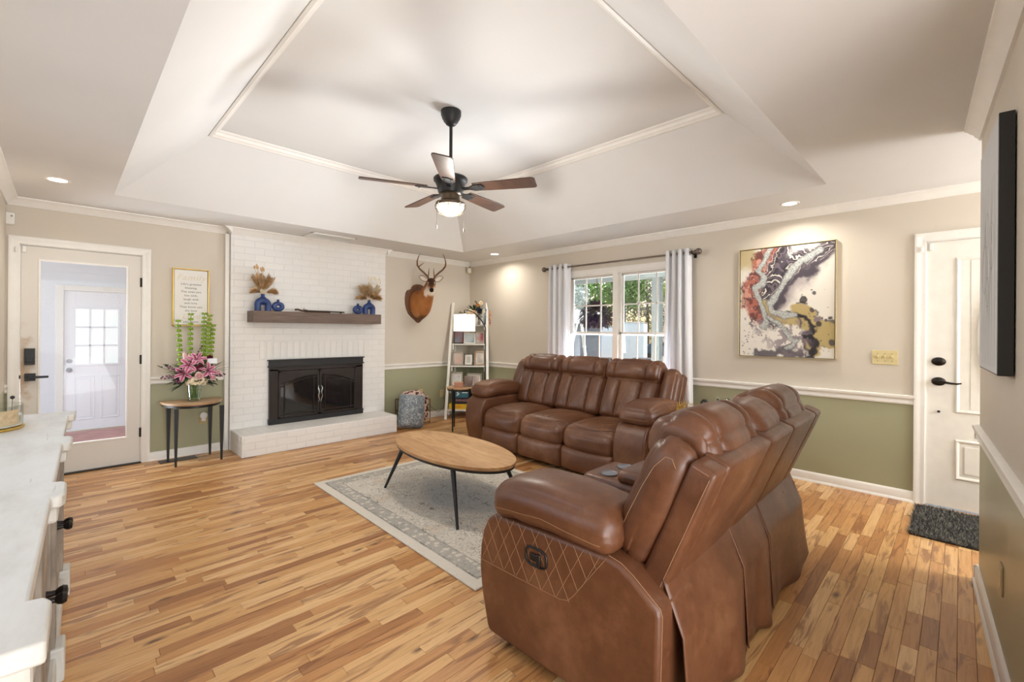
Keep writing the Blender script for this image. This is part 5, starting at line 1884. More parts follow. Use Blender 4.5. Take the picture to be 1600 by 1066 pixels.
for p in mb.v:
    p = Vector(p)
    rel = p - poll
    along = rel.dot(hdn); vv = rel.dot(vh); uu = rel.dot(uh)
    n_ = noise.noise(p * 14) * .5
    c = mixc(tan_, brown, .5 + n_ + (p.z - .0) * 1.0 - abs(p.x) * 2)
    if p.y > -.16 and p.z < -.12: c = mixc(c, s2l((186, 140, 96)), .5 + n_)
    if p.y > -.16 and p.z < -.145 and abs(p.x) < .05: c = mixc(c, darkb, .7)
    if along > -.02 and rel.length < .27 and p.z > .10 and p.y < -.28:
        if vv > .012: c = mixc(c, darkb, (vv - .012) * 30 + n_ * .4)
        if along > .06 and vv < -.02: c = mixc(c, white, .8)
        if along > .155 and abs(uu) > .012 and vv < .02: c = mixc(c, white, .6)
    d_t = (p - (poll + hdn * .04 - vh * .11)).length
    if p.z > .06: c = mixc(c, white, 1.7 - d_t * 17)
    for e in (eyeL, eyeR):
        de = (p - e).length
        if de < .034: c = mixc(c, white, (.034 - de) * 60)
    if (p - nose).length < .036 and vv > -.02: c = black
    cols.append(c)
o_ = mb.build('deer_body', M_FUR, dm, smooth=180)
set_col(o_, cols)
for e in (eyeL, eyeR):
    mb = MB(); mb.ball(e, .0135, 12, 10); mb.build('eye', plain('deer_eye', (14, 11, 10), .08), dm)
M_ANT = plain('antler', (112, 78, 50), .5, var=.25, vscale=14)
for s in (-1, 1):
    b0 = poll + Rh @ Vector((s * .032, .0, .055))
    R3 = lambda x, y, z: b0 + Rh @ Vector((s * x, y, z))
    mb = MB()
    mb.tube([R3(0, 0, -.02), R3(.022, .01, .03), R3(.075, .02, .085), R3(.130, .0, .130), R3(.165, -.05, .175), R3(.168, -.09, .225), R3(.150, -.115, .290), R3(.125, -.125, .345)], [.016, .015, .0135, .0125, .0115, .009, .006, .002], 10)
    mb.tube([R3(.012, .006, .02), R3(.004, -.012, .08), R3(.002, -.02, .150)], [.009, .007, .002], 8)
    mb.tube([R3(.152, -.03, .155), R3(.110, -.09, .180), R3(.070, -.12, .205)] if s < 0 else [R3(.165, -.05, .175), R3(.172, -.09, .215), R3(.165, -.11, .235)], [.008, .006, .002], 8)
    mb.build('antler', M_ANT, dm, smooth=180)
    mb = MB()
    e0 = poll + Rh @ Vector((s * .058, .012, .030)); ed = Rh @ Vector((s * 1.0, .05, .42)).normalized(); es = Rh @ Vector((0, .25, 1)).normalized()
    def ef(u, v):
        w_ = .046 * math.sin(PI * (.12 + .88 * v)) ** .8
        a = (u - .5) * PI * .9
        return e0 + ed * .128 * v + es * math.sin(a) * w_ + (Rh @ Vector((0, 1, 0))) * (math.cos(a) * w_ * .55 - .01)
    mb.grid(ef, 8, 8)
    ear = mb.build('ear', M_FUR, dm, smooth=180)
    cc = []
    for j in range(9):
        for i in range(9):
            cc.append(mixc(white, darkb, (abs(i / 8 - .5) * 2) ** 4 + max(0, j / 8 - .8) * 2))
    set_col(ear, cc)
    sm = ear.modifiers.new('thick', 'SOLIDIFY'); sm.thickness = .004

# ------------------------------------------------------------------ ladder shelf in the corner
LSH = (4.289, 5.23, 0)
LRZ = rad(-45)
ls = thing('ladder_shelf', 'white leaning ladder shelf of photo frames across the room corner', 'shelf', LSH, LRZ)
def lx(z): return .315 - .045 * z / 1.77
def ly(z): return .42 * z / 1.77
for s in (-1, 1):
    mb = MB()
    a, b = .019, .030
    mb.add([(s * lx(0) - a, -b, 0), (s * lx(0) + a, -b, 0), (s * lx(0) + a, b, 0), (s * lx(0) - a, b, 0), (s * lx(1.77) - a, ly(1.77) - b, 1.77), (s * lx(1.77) + a, ly(1.77) - b, 1.77), (s * lx(1.77) + a, ly(1.77) + b, 1.77), (s * lx(1.77) - a, ly(1.77) + b, 1.77)],
           [(3, 2, 1, 0), (4, 5, 6, 7), (0, 1, 5, 4), (1, 2, 6, 5), (2, 3, 7, 6), (3, 0, 4, 7)])
    mb.build('side_rail', M_WHITE, ls, smooth=0, bevel=.003)
    mb = MB(); mb.box((s * (lx(1.4) - .045) - .012, .445, 0), (s * (lx(1.4) - .045) + .012, .475, 1.44)); mb.build('rear_leg', M_WHITE, ls, smooth=0, bevel=.002)
SZ = (.135, .46, .785, 1.12, 1.42)
for z in SZ:
    mb = MB(); mb.box((-lx(z) + .020, ly(z) - .01, z - .018), (lx(z) - .020, .48, z)); sh = mb.build('shelf', M_WHITE, ls, smooth=0, bevel=.002)
    for s in (-1, 1):
        mb = MB(); mb.box((s * (lx(z) - .042) - .008, ly(z) - .005, z - .085), (s * (lx(z) - .042) + .008, ly(z) + .03, z - .018)); mb.build('shelf_bracket', M_WHITE, sh, smooth=0, bevel=.002)
mb = MB(); mb.box((-.27, .465, 1.10), (.27, .475, 1.14)); mb.build('rear_rung', M_WHITE, ls, smooth=0)

def photo_mat(name, a, b, seed):
    t = NT(name)
    nz = t.noise(t.coord(loc=(seed, seed, seed)), 7, 2, .4)
    t.set(t.ramp(nz, [(.35, s2l(a)), (.65, s2l(b))]), .25)
    return t.m
M_FR = {'grey': plain('grey_frame_wood', (168, 158, 144), .5, var=.12), 'dark': plain('dark_frame', (42, 34, 30), .4, var=.1), 'white': plain('white_frame', (232, 228, 220), .4, var=.04), 'wood': plain('tan_frame_wood', (178, 150, 124), .5, var=.15)}
M_MATB = plain('photo_mat_board', (228, 224, 214), .7, var=.02)
def lw(x, y, z):
    c, s = math.cos(LRZ), math.sin(LRZ)
    return (LSH[0] + c * x - s * y, LSH[1] + s * x + c * y, z)
def frame(x, y, z, w_, h_, kind, border, mat_w, cols, label, tilt=12, yaw=0, grp='photo frames on the ladder shelf', base=None):
    loc = lw(x, y, z) if base is None else base
    o = thing('framed_photo', label, 'picture frame', loc, LRZ + rad(yaw), grp)
    T_ = RX(rad(-tilt))
    def B_(mb, lo, hi):
        c = Vector([(lo[i] + hi[i]) / 2 for i in range(3)]); sz = [hi[i] - lo[i] for i in range(3)]
        mb.cbox(T_ @ c + Vector((0, 0, .0015 + .012 * math.sin(rad(tilt)))), sz, T_)
    mb = MB()
    for q in ((-w_ / 2, 0, w_ / 2, border), (-w_ / 2, h_ - border, w_ / 2, h_), (-w_ / 2, 0, -w_ / 2 + border, h_), (w_ / 2 - border, 0, w_ / 2, h_)):
        B_(mb, (q[0], -.010, q[1]), (q[2], .010, q[3]))
    mb.build('frame_border', M_FR[kind], o, smooth=0, bevel=.002)
    if mat_w:
        mb = MB(); B_(mb, (-w_ / 2 + border, -.003, border), (w_ / 2 - border, .002, h_ - border)); mb.build('mat_board', M_MATB, o, smooth=0)
    e = border + mat_w
    mb = MB(); B_(mb, (-w_ / 2 + e, -.0045, e), (w_ / 2 - e, .004, h_ - e)); mb.build('photo', photo_mat('photo_print', cols[0], cols[1], x * 9 + z * 5), o, smooth=0)
    mb = MB(); mb.cbox((0, .014 + h_ * .16, h_ * .36), (.03, .003, h_ * .68), RX(rad(12))); mb.build('easel_back', M_FR['dark'], o, smooth=0)
    return o
frame(-.165, .315, SZ[3], .150, .205, 'dark', .012, 0, ((150, 90, 90), (120, 130, 140)), 'dark framed photo, left one under the lamp shade')
frame(.005, .30, SZ[3], .180, .165, 'white', .016, .0, ((196, 206, 208), (130, 158, 172)), 'white framed photo under the lamp shade, middle of three')
frame(.165, .32, SZ[3], .135, .185, 'grey', .014, 0, ((150, 70, 76), (190, 176, 170)), 'pale framed reddish photo at right under the lamp shade')
frame(-.165, .24, SZ[2], .165, .21, 'grey', .024, 0, ((206, 150, 140), (200, 190, 178)), 'grey framed pinkish photo at left on the middle shelf')
frame(.0, .225, SZ[2], .130, .178, 'dark', .009, .028, ((150, 152, 150), (186, 186, 180)), 'thin black frame with white mat on the middle shelf')
frame(.175, .235, SZ[2], .170, .225, 'wood', .028, .010, ((140, 136, 134), (196, 186, 172)), 'tan wood framed photo at right on the middle shelf')
frame(-.175, .18, SZ[1], .185, .225, 'grey', .028, .014, ((146, 146, 150), (196, 190, 182)), 'whitewashed wood frame leaning at left behind the side table', 14, 5)
frame(.09, .19, SZ[1], .235, .205, 'grey', .028, .012, ((150, 130, 120), (196, 180, 170)), 'wide whitewashed frame behind the clear photo block', 14, -4)
# games on the bottom shelf
def gamebox(label, x0, x1, y0, y1, z0, z1, mat, yaw=0):
    o = thing('board_game_box', label, 'box', lw((x0 + x1) / 2, (y0 + y1) / 2, z0 + .0008), LRZ + rad(yaw), 'boxes on the bottom ladder shelf')
    mb = MB(); a, b, c = (x1 - x0) / 2, (y1 - y0) / 2, z1 - z0
    mb.box((-a + .003, -b + .003, 0), (a - .003, b - .003, c * .6)); mb.build('box_base', mat, o, smooth=0)
    mb = MB(); mb.box((-a, -b, c * .12), (a, b, c)); mb.build('box_lid', mat, o, smooth=0, bevel=.002)
    return o, a, b, c
M_YELLOW = plain('yellow_card', (226, 184, 40), .45, var=.05)
M_NAVY = plain('black_navy_card', (34, 36, 44), .45, var=.1)
M_TEALC = plain('teal_card', (52, 110, 128), .45, var=.2)
M_ORANGE = plain('orange_print', (206, 110, 40), .5)
M_PINKPR = plain('pink_print', (222, 150, 150), .5)
o, a, b, c = gamebox('yellow board game box at the bottom of the shelf stack', -.275, .03, .06, .40, SZ[0], SZ[0] + .078, M_YELLOW)
text('printed_title', 'Index', .055, (-.02, -b - .0006, c * .5), M_ORANGE, o, shear=.2)
o, a, b, c = gamebox('black game box with pink title, stacked on yellow box', -.215, .06, .07, .36, SZ[0] + .079, SZ[0] + .175, M_NAVY)
text('printed_title', 'DVD\u2022SCENE', .043, (.02, -b - .0006, c * .55), M_PINKPR, o)
o, a, b, c = gamebox('teal and black game box on top of the stack', -.205, .05, .075, .35, SZ[0] + .176, SZ[0] + .275, M_TEALC)
mb = MB()
for k in range(5):
    mb.cbox((-.075 + .012 * (k % 3), -b - .0004, .035 + .012 * k), (.022, .0008, .012), RY(.6 * k))
mb.build('printed_logo', M_WHITE, o, smooth=0)
mb = MB(); mb.cbox((.04, -b - .0004, .075), (.085, .0008, .012)); mb.build('printed_strip', M_WHITE, o, smooth=0)
def blotch(name, a, b, c, scale):
    t = NT(name)
    nz = t.noise(t.coord(), scale, 3, .5, .6)
    t.set(t.ramp(nz, [(.40, s2l(a)), (.46, s2l(b)), (.56, s2l(b)), (.62, s2l(c))]), .55)
    return t.m
gamebox('black and white patterned box beside the game stack', .085, .27, .08, .36, SZ[0], SZ[0] + .235, blotch('black_white_print', (30, 28, 28), (238, 236, 230), (60, 60, 60), 18))
# top shelf: artificial flowers, folded yellow cloth, slim white books, badge hanging on the rail
fl = thing('flower_pot', 'blush and navy silk flowers in a white pot on top of the ladder shelf', 'flowers', lw(.085, .280, SZ[4]), LRZ)
mb = MB(); mb.lathe([(0, .001), (.040, .001), (.050, .05), (.055, .115), (.050, .115), (.044, .02), (0, .02)], 24); mb.build('pot', M_WHITE, fl)
RF = random.Random(5)
mb = MB()
for k in range(70):
    th, ph = RF.uniform(0, 2 * PI), RF.uniform(-.3, 1.3)
    d = Vector((math.cos(th) * math.cos(ph), math.sin(th) * math.cos(ph) * .7, math.sin(ph)))
    leaf(mb, Vector((0, -.02, .14)) + d * RF.uniform(.07, .14), d + Vector((0, 0, RF.uniform(-.4, .2))), RF.uniform(.05, .09), RF.uniform(.022, .036))
for k in range(10): leaf(mb, (-.10 - .012 * k, -.03, .17 + .012 * math.sin(k)), (-1, -.3, RF.uniform(-.8, .8)), .05, .028)
for k in range(8): leaf(mb, (.03, -.02, .27 + .012 * k), (RF.uniform(-1, 1), -.5, .4), .045, .024)
mb.build('foliage', M_LEAFD, fl, smooth=180)
bq_save = bq
bq = fl
M_BLUSH = plain('blush_petal', (238, 204, 172), .6, var=.1, vscale=50)
M_NAVYP = plain('navy_petal', (52, 60, 76), .6, var=.2, vscale=50)
M_OCHRE = plain('ochre_petal', (206, 150, 90), .6, var=.2, vscale=50)
rose((-.055, -.10, .195), .050, M_CREAMP, seed=21); rose((.0, -.115, .175), .048, M_BLUSH, seed=22); rose((.085, -.10, .215), .048, M_NAVYP, 'dark_bloom', seed=23)
rose((.05, -.06, .30), .034, M_OCHRE, seed=24); rose((.10, -.06, .335), .036, M_CREAMP, seed=25); rose((.14, -.06, .20), .03, M_CREAMP, seed=26); rose((-.12, -.07, .16), .028, M_CREAMP, seed=27)
bq = bq_save
o = thing('folded_cloth', 'mustard yellow fringed cloth on top shelf above the lamp shade', 'cloth', lw(-.15, .355, SZ[4]), LRZ)
mb = MB(); mb.puff((.19, .10, .155), .03, (.006, .01, (0, .01)), (0, 0, .0785), None, 5, None, .006, 14, 3.0); mb.build('cloth_fold', plain('mustard_cloth', (196, 160, 62), .9, var=.25, vscale=40), o, smooth=180)
mb = MB()
for k in range(26):
    x = -.09 + .18 * k / 25
    mb.tube([(x, -.052, .16), (x + .004 * math.sin(k * 2), -.062, .145), (x, -.060, .118)], .0016, 4)
mb.build('fringe', plain('mustard_fringe', (210, 176, 84), .9, var=.2), o)
o = thing('storage_tin', 'small patterned tin on top shelf behind the lamp shade', 'tin', lw(.02, .405, SZ[4]), LRZ)
mb = MB(); mb.puff((.11, .07, .10), .01, (0, 0, 0), (0, 0, .0505)); mb.build('tin_body', blotch('red_grey_print', (120, 50, 44), (196, 180, 170), (70, 60, 60), 26), o, smooth=60)
mb = MB(); mb.box((-.056, -.036, .101), (.056, .036, .112)); mb.build('tin_lid', M_CHROME, o, smooth=0, bevel=.003)
for k, (cc, lab) in enumerate((((236, 232, 224), 'slim cream book leaning at right end of the top shelf'), ((206, 210, 208), 'slim pale grey book leaning behind the cream one'), ((120, 132, 140), 'slim blue-grey book nearest the right rail of ladder shelf'))):
    o = thing('book', lab, 'book', lw(.185 + .0205 * k, .345, SZ[4] + .002), LRZ, 'books on the top ladder shelf')
    mb = MB()
    R_ = RY(rad(7))
    mb.cbox(R_ @ Vector((0, 0, .125)), (.015, .14, .245), R_); mb.build('page_block', M_PAPER, o, smooth=0)
    mb = MB()
    for xx in (-.0085, .0085): mb.cbox(R_ @ Vector((xx, 0, .125)), (.002, .146, .25), R_)
    mb.cbox(R_ @ Vector((0, -.074, .125)), (.019, .002, .25), R_)
    mb.build('cover', plain('book_cover', cc, .6, var=.06), o, smooth=0)
o = thing('hanging_ornament', 'red and orange fabric ornament hanging on right rail of ladder shelf', 'ornament', lw(.320, .345, 1.62), LRZ)
mb = MB(); mb.tube([(0, 0, .11), (.004, -.004, .06), (.006, -.004, .0)], .003, 5); mb.build('cord_loop', M_BLACKPL, o)
mb = MB(); mb.puff((.030, .05, .15), .013, (.004, .004, .004), (.008, -.004, -.055), None, 5); mb.puff((.026, .04, .10), .012, (.004, .004, .004), (.010, -.004, -.17), None, 5); mb.build('fabric_body', blotch('red_orange_print', (140, 44, 36), (226, 170, 130), (214, 110, 60), 22), o, smooth=180)

# ------------------------------------------------------------------ arc lamp, round side table
lp = thing('floor_lamp', 'slim black arc floor lamp with lit white drum shade by the ladder shelf', 'lamp', (3.93, 4.42, 0), 0)
SHC = Vector((3.735 - 3.93, 4.615 - 4.42, 0))
mb = MB(); mb.lathe([(0, 0), (.125, .0), (.128, .008), (.120, .016), (.02, .022), (0, .022)], 32); mb.build('base', M_BLACK, lp)
mb = MB()
arc = [(0, 0, .02), (0, 0, .70), (0, 0, 1.36)]
for k in range(1, 13):
    t_ = k / 12
    arc.append((SHC.x * (t_ ** 1.3), SHC.y * (t_ ** 1.3), 1.36 + .235 * math.sin(t_ * PI * .52)))
arc.append((SHC.x, SHC.y, 1.545))
mb.tube(arc, .008, 10); mb.build('arc_pole', M_BLACK, lp)
mb = MB(); mb.lathe([(0, .600), (.066, .600), (.070, .606), (.070, .618), (.064, .624), (0, .624)], 28, (.02, -.02, 0)); mb.build('tray', M_BLACKPL, lp)
t = NT('lit_drum_shade')
t.set((.9, .86, .78, 1), .8)
t.b.inputs['Emission Color'].default_value = (1.0, .86, .66, 1)
t.b.inputs['Emission Strength'].default_value = .95
M_SHADE = t.m
mb = MB()
mb.lathe([(.141, 1.318), (.141, 1.538)], 40, (SHC.x, SHC.y, 0)); mb.lathe([(.138, 1.538), (.138, 1.318)], 40, (SHC.x, SHC.y, 0)); mb.lathe([(.138, 1.318), (.141, 1.318)], 40, (SHC.x, SHC.y, 0)); mb.lathe([(.138, 1.538), (.141, 1.538)], 40, (SHC.x, SHC.y, 0))
sd = mb.build('lamp_shade', M_SHADE, lp, smooth=60)
mb = MB(); mb.ball((SHC.x, SHC.y, 1.44), .030, 14, 10, s=(1, 1, 1.3)); mb.tube([(SHC.x, SHC.y, 1.545), (SHC.x, SHC.y, 1.46)], .014, 10); mb.build('bulb', emit('lamp_bulb', (1, .85, .62), 8), lp)
mb = MB()
for a in (0, 2 * PI / 3, 4 * PI / 3):
    mb.tube([(SHC.x, SHC.y, 1.53), (SHC.x + .139 * math.cos(a), SHC.y + .139 * math.sin(a), 1.53)], .0018, 5)
mb.build('shade_spider', M_BLACK, lp)
add_light('arc_lamp_light', 'POINT', (3.735, 4.615, 1.40), 5, (1, .82, .60), shadow_soft_size=.05)

st = thing('side_table', 'round wooden side table on black legs between ladder shelf and sofa', 'side table', (3.80, 4.745, 0), 0)
mb = MB(); mb.prism([(.200 * math.cos(2 * PI * k / 48), .200 * math.sin(2 * PI * k / 48)) for k in range(48)], 'z', .552, .572); mb.build('table_top', M_MANGO, st, smooth=40, bevel=.003)
mb = MB(); mb.prism([(.190 * math.cos(2 * PI * k / 48), .190 * math.sin(2 * PI * k / 48)) for k in range(48)], 'z', .528, .5515); mb.build('apron_ring', M_BLACK, st, smooth=40, bevel=.002)
for d in (195, 262, 15, 82):
    mb = MB(); x, y = .195 * math.cos(rad(d)), .195 * math.sin(rad(d)); mb.tube([(x, y, .565), (x, y, .3), (x * .98, y * .98, 0)], [.014, .0125, .009], 10); mb.build('leg', M_BLACK, st)
o = thing('trinket_box', 'small pinkish wooden box on the round side table', 'box', (3.755, 4.745, .5725), LRZ)
mb = MB(); mb.box((-.060, -.04, 0), (.060, .04, .048)); mb.build('box_base', plain('rosy_wood', (188, 134, 108), .5, var=.1), o, smooth=0, bevel=.003)
mb = MB(); mb.box((-.062, -.042, .0485), (.062, .042, .064)); mb.build('box_lid', plain('rosy_wood_lid', (196, 142, 116), .5, var=.1), o, smooth=0, bevel=.003)
o = thing('photo_block', 'clear acrylic photo block standing on the round side table', 'picture frame', (3.845, 4.655, .5725), LRZ + rad(8))
mb = MB(); mb.box((-.058, -.012, 0), (.058, .012, .152)); mb.build('acrylic_block', glass_thin('acrylic', (.9, .9, .9), 1.0), o, smooth=0, bevel=.003)
mb = MB(); mb.box((-.052, -.003, .006), (.052, .003, .146)); mb.build('photo', photo_mat('photo_soft', (168, 140, 130), (196, 182, 176), 3), o, smooth=0)

# ------------------------------------------------------------------ basket with blanket and pillow by the hearth
bk = thing('wire_basket', 'brown wire floor basket holding a leopard blanket beside the hearth', 'basket', (3.55, 5.54, 0), rad(-6))
mb = MB()
wx, wy, wz = .20, .14, .34
for z in (.02, .18, wz):
    mb.tube([(-wx, -wy, z), (wx, -wy, z), (wx, wy, z), (-wx, wy, z)], .006, 8, closed=True)
for k in range(6):
    x = -wx + 2 * wx * k / 5
    mb.tube([(x, -wy, .02), (x, -wy, wz)], .003, 6); mb.tube([(x, wy, .02), (x, wy, wz)], .003, 6)
for k in range(1, 4):
    y = -wy + 2 * wy * k / 4
    mb.tube([(-wx, y, .02), (-wx, y, wz)], .003, 6); mb.tube([(wx, y, .02), (wx, y, wz)], .003, 6)
for x in (-wx, wx):
    for y in (-wy, wy): mb.tube([(x, y, 0), (x, y, wz)], .007, 8)
mb.build('wire_frame', plain('rust_wire', (112, 78, 50), .5, .3), bk)
def leopard():
    t = NT('leopard_fleece')
    vo = t.n('ShaderNodeTexVoronoi'); vo.inputs['Scale'].default_value = 26
    t.l(t.coord(), vo.inputs['Vector'])
    c = t.ramp(vo.outputs['Distance'], [(.20, s2l((112, 70, 60))), (.34, s2l((52, 30, 30))), (.42, s2l((50, 30, 30))), (.52, s2l((214, 186, 176)))])
    t.set(c, .95, spec=.1)
    t.bump(t.noise(t.coord(), 120, 2), .4, .004)
    return t.m
bl = thing('throw_blanket', 'leopard print fleece blanket stuffed in the wire basket', 'blanket', (3.55, 5.54, 0), rad(-6))
mb = MB(); mb.puff((.34, .22, .42), .08, (.02, .012, (0, .03)), (0, 0, .228), None, 7, None, .012, 9, 7.0); mb.build('blanket_roll', leopard(), bl, smooth=180)
mb = MB(); mb.grid(lambda u, v: (-.14 + .30 * u, -.152 - .012 * math.sin(u * 9), .40 - .30 * v + .02 * math.sin(u * 6)), 12, 10); q_ = mb.build('blanket_flap', leopard(), bl, smooth=180)
sm = q_.modifiers.new('thick', 'SOLIDIFY'); sm.thickness = .008
def paisley():
    t = NT('grey_paisley')
    co = t.coord()
    nz = t.noise(co, 9, 3, .5, 2.0)
    f = t.math('ABSOLUTE', t.math('SUBTRACT', t.math('FRACT', t.math('MULTIPLY', nz, 6)), .5))
    c = t.ramp(f, [(.08, s2l((205, 208, 208))), (.16, s2l((128, 138, 146)))])
    n2 = t.noise(co, 5, 2)
    c = t.mix(t.math('MULTIPLY', t.ramp(n2, [(.45, (0, 0, 0)), (.6, (1, 1, 1))]), .5), c, (*s2l((96, 106, 118)), 1))
    t.set(c, .9, spec=.15)
    return t.m
pl = thing('throw_pillow', 'grey paisley throw pillow leaning on the wire basket by the hearth', 'pillow', (3.335, 5.215, .0), rad(-20))
mb = MB()
def pw_(p, u):
    p = Vector(p); e = max(0, abs(u[0]) - .55) * max(0, abs(u[2]) - .55)
    return p
mb.puff((.34, .10, .44), .045, (0, .05, 0), RX(rad(-14)) @ Vector((0, 0, .226)) + Vector((0, 0, .010)), RX(rad(-14)) @ RY(rad(7)), 8, None, .006, 8, 2.0)
p_o = mb.build('pillow_body', paisley(), pl, smooth=180)
mb = MB(); R_ = RX(rad(-14)) @ RY(rad(7))
c_ = RX(rad(-14)) @ Vector((0, 0, .226)) + Vector((0, 0, .010))
ring = [(-.166, 0, -.216), (0, 0, -.221), (.166, 0, -.216), (.171, 0, 0), (.166, 0, .216), (0, 0, .221), (-.166, 0, .216), (-.171, 0, 0)]
mb.tube([R_ @ Vector(p) + c_ for p in ring], .006, 6, closed=True); mb.build('piping', plain('grey_piping', (176, 178, 176), .8), pl)

# ------------------------------------------------------------------ abstract painting
def vnoise(x, y, seed):
    r = np.random.default_rng(seed)
    tab = r.random((64, 64))
    xi, yi = np.floor(x).astype(int), np.floor(y).astype(int)
    xf, yf_ = x - xi, y - yi
    xf, yf_ = xf * xf * (3 - 2 * xf), yf_ * yf_ * (3 - 2 * yf_)
    g = lambda a, b: tab[a % 64, b % 64]
    return (g(xi, yi) * (1 - xf) + g(xi + 1, yi) * xf) * (1 - yf_) + (g(xi, yi + 1) * (1 - xf) + g(xi + 1, yi + 1) * xf) * yf_
def fbm(x, y, seed, oct=4):
    s, a, f = 0, .5, 1
    for k in range(oct):
        s = s + a * vnoise(x * f, y * f, seed + k); a *= .5; f *= 2.03
    return s / (1 - .5 ** oct)
PW, PH = .765, 1.02
pt_ = thing('abstract_painting', 'framed abstract pour painting in plum, copper, gold and silver over the chair rail', 'painting', (XB, 1.154, 1.618))
NU, NV = 230, 300
uu, vv = np.meshgrid(np.linspace(0, 1, NU + 1), np.linspace(0, 1, NV + 1))
U, V = uu.ravel(), vv.ravel()          # u: left to right, v: top to bottom
wx_ = (fbm(U * 5, V * 6, 3) - .5) * .16 + (fbm(U * 16, V * 20, 8) - .5) * .06
wy_ = (fbm(U * 5, V * 6, 5) - .5) * .16 + (fbm(U * 16, V * 20, 12) - .5) * .06
Uw, Vw = U + wx_, V + wy_
def pdist(poly, x, y):
    d = np.full(x.shape, 9.0); side = np.zeros(x.shape)
    for (x0, y0), (x1, y1) in zip(poly[:-1], poly[1:]):
        dx, dy = x1 - x0, (y1 - y0) * 1.33
        px, py = x - x0, (y - y0) * 1.33
        t_ = np.clip((px * dx + py * dy) / (dx * dx + dy * dy), 0, 1)
        e = np.hypot(px - t_ * dx, py - t_ * dy)
        d = np.minimum(d, e)
    return d
def px2(l): return [((x - 82) / 645, (y - 75 - (1 - (x - 82) / 645) * 76) / (790 - (1 - (x - 82) / 645) * 76)) for x, y in l]
VA = px2([(300, 130), (250, 230), (212, 285), (262, 320), (262, 360), (200, 410), (215, 470), (235, 510), (262, 570), (290, 640), (262, 670)])
VB = px2([(620, 120), (520, 210), (450, 270), (400, 350), (340, 440), (300, 500), (330, 545), (420, 575), (470, 585)])
VC_ = px2([(300, 600), (360, 620), (400, 680), (440, 720), (490, 745), (420, 800)])
DK1 = px2([(400, 110), (330, 210), (290, 330), (265, 430), (230, 490), (280, 560), (330, 600)])
DK2 = px2([(700, 90), (560, 160), (430, 230), (380, 310), (300, 400), (250, 440)])
DK3 = px2([(660, 170), (540, 280), (430, 350), (360, 450), (345, 500)])
RU = px2([(300, 120), (230, 220), (200, 330), (170, 420), (150, 500), (200, 600), (240, 630)])
GO = px2([(500, 540), (560, 570), (640, 690), (700, 700), (600, 760)])
GO2 = px2([(270, 500), (300, 550), (380, 590), (470, 640), (560, 640)])
BD = px2([(470, 580), (560, 610), (620, 650), (580, 700), (540, 720), (600, 790), (560, 850)])
C = {k: np.array(s2l(v)) for k, v in dict(cream=(226, 220, 210), plum=(74, 66, 76), black=(40, 36, 40), mauve=(128, 112, 122), rust=(170, 92, 74), dkrust=(104, 56, 50), pink=(206, 150, 132), gold=(182, 162, 110), silver=(164, 170, 168), white=(238, 234, 226)).items()}
col = np.tile(C['cream'], (U.size, 1))
def put(mask, c, a=1.0):
    m = np.clip(mask, 0, 1)[:, None] * a
    global col
    col = col * (1 - m) + C[c] * m
sm_ = lambda d, w_, s=.008: 1 / (1 + np.exp((d - w_) / s))
put(sm_(np.hypot(Uw - .05, (Vw - .05) * 1.3), .19, .02), 'gold', .85)
put(sm_(np.hypot(Uw - .02, (Vw - .42) * 1.3), .09, .02), 'gold', .5)
dm_ = pdist([(1.0, .02), (.70, .20), (.55, .36), (.45, .45)], Uw, Vw)
put(sm_(dm_, .11, .02), 'mauve', .7)
d1_, d2_, d3_ = pdist(DK1, Uw, Vw), pdist(DK2, Uw, Vw), pdist(DK3, Uw, Vw)
n5 = fbm(U * 9, V * 12, 31)
put(sm_(d1_, .110 + .05 * (n5 - .5)), 'plum'); put(sm_(d2_, .095 + .05 * (n5 - .5)), 'plum'); put(sm_(d3_, .065 + .03 * (n5 - .5)), 'plum')
put(sm_(d1_, .035), 'black', .8); put(sm_(d2_, .02), 'black', .8)
st_ = np.abs(((d2_ + d1_) * 14 + fbm(U * 6, V * 6, 44) * 3) % 1 - .5)
put((st_ < .11) * sm_(np.minimum(d1_, d2_), .115), 'cream', .8)
put((st_ > .40) * sm_(np.minimum(d1_, d2_), .12), 'mauve', .6)
dr_ = pdist(RU, Uw, Vw)
put(sm_(dr_, .075 + .07 * (fbm(U * 8, V * 9, 61) - .5)), 'rust', .95)
put(sm_(dr_, .10) * (fbm(U * 22, V * 26, 63) > .56), 'dkrust', .9)
put(sm_(dr_, .09) * (fbm(U * 14, V * 16, 67) > .63), 'pink', .9)
put(sm_(dr_, .12) * (np.abs(fbm(U * 10, V * 12, 69) - .5) < .018), 'plum', .8)
put(sm_(pdist(GO, Uw, Vw), .105 + .05 * (n5 - .5), .004), 'gold')
put(sm_(pdist(GO2, Uw, Vw), .042, .004), 'gold')
put(sm_(np.abs(pdist(GO, Uw, Vw) - .112), .012, .004) * (fbm(U * 9, V * 9, 71) > .45), 'black', .9)
put(sm_(pdist(BD, Uw, Vw), .034 + .05 * (fbm(U * 12, V * 14, 75) - .5), .004), 'black')
bot = sm_(pdist([(.25, .98), (.5, .93), (.75, .98)], Uw, Vw), .06 + .16 * (fbm(U * 11, V * 13, 77) - .5), .006)
put(bot, 'plum', .9)
midp = sm_(pdist([(.35, .72), (.5, .86), (.6, .82)], Uw, Vw), .16, .03) * (fbm(U * 18, V * 22, 79) > .5)
put(midp, 'mauve', .8)
for poly, wd in ((VA, .026), (VB, .034), (VC_, .022)):
    d_ = pdist(poly, U + wx_ * .55, V + wy_ * .55)
    put(sm_(d_, wd + .009, .004), 'black', .75)
    spark = rng.random(U.size)
    put(sm_(d_, wd, .004), 'silver', .95)
    put(sm_(d_, wd, .003) * (spark > .72), 'white', .7); put(sm_(d_, wd, .003) * (spark < .16), 'plum', .6)
RP = random.Random(4)
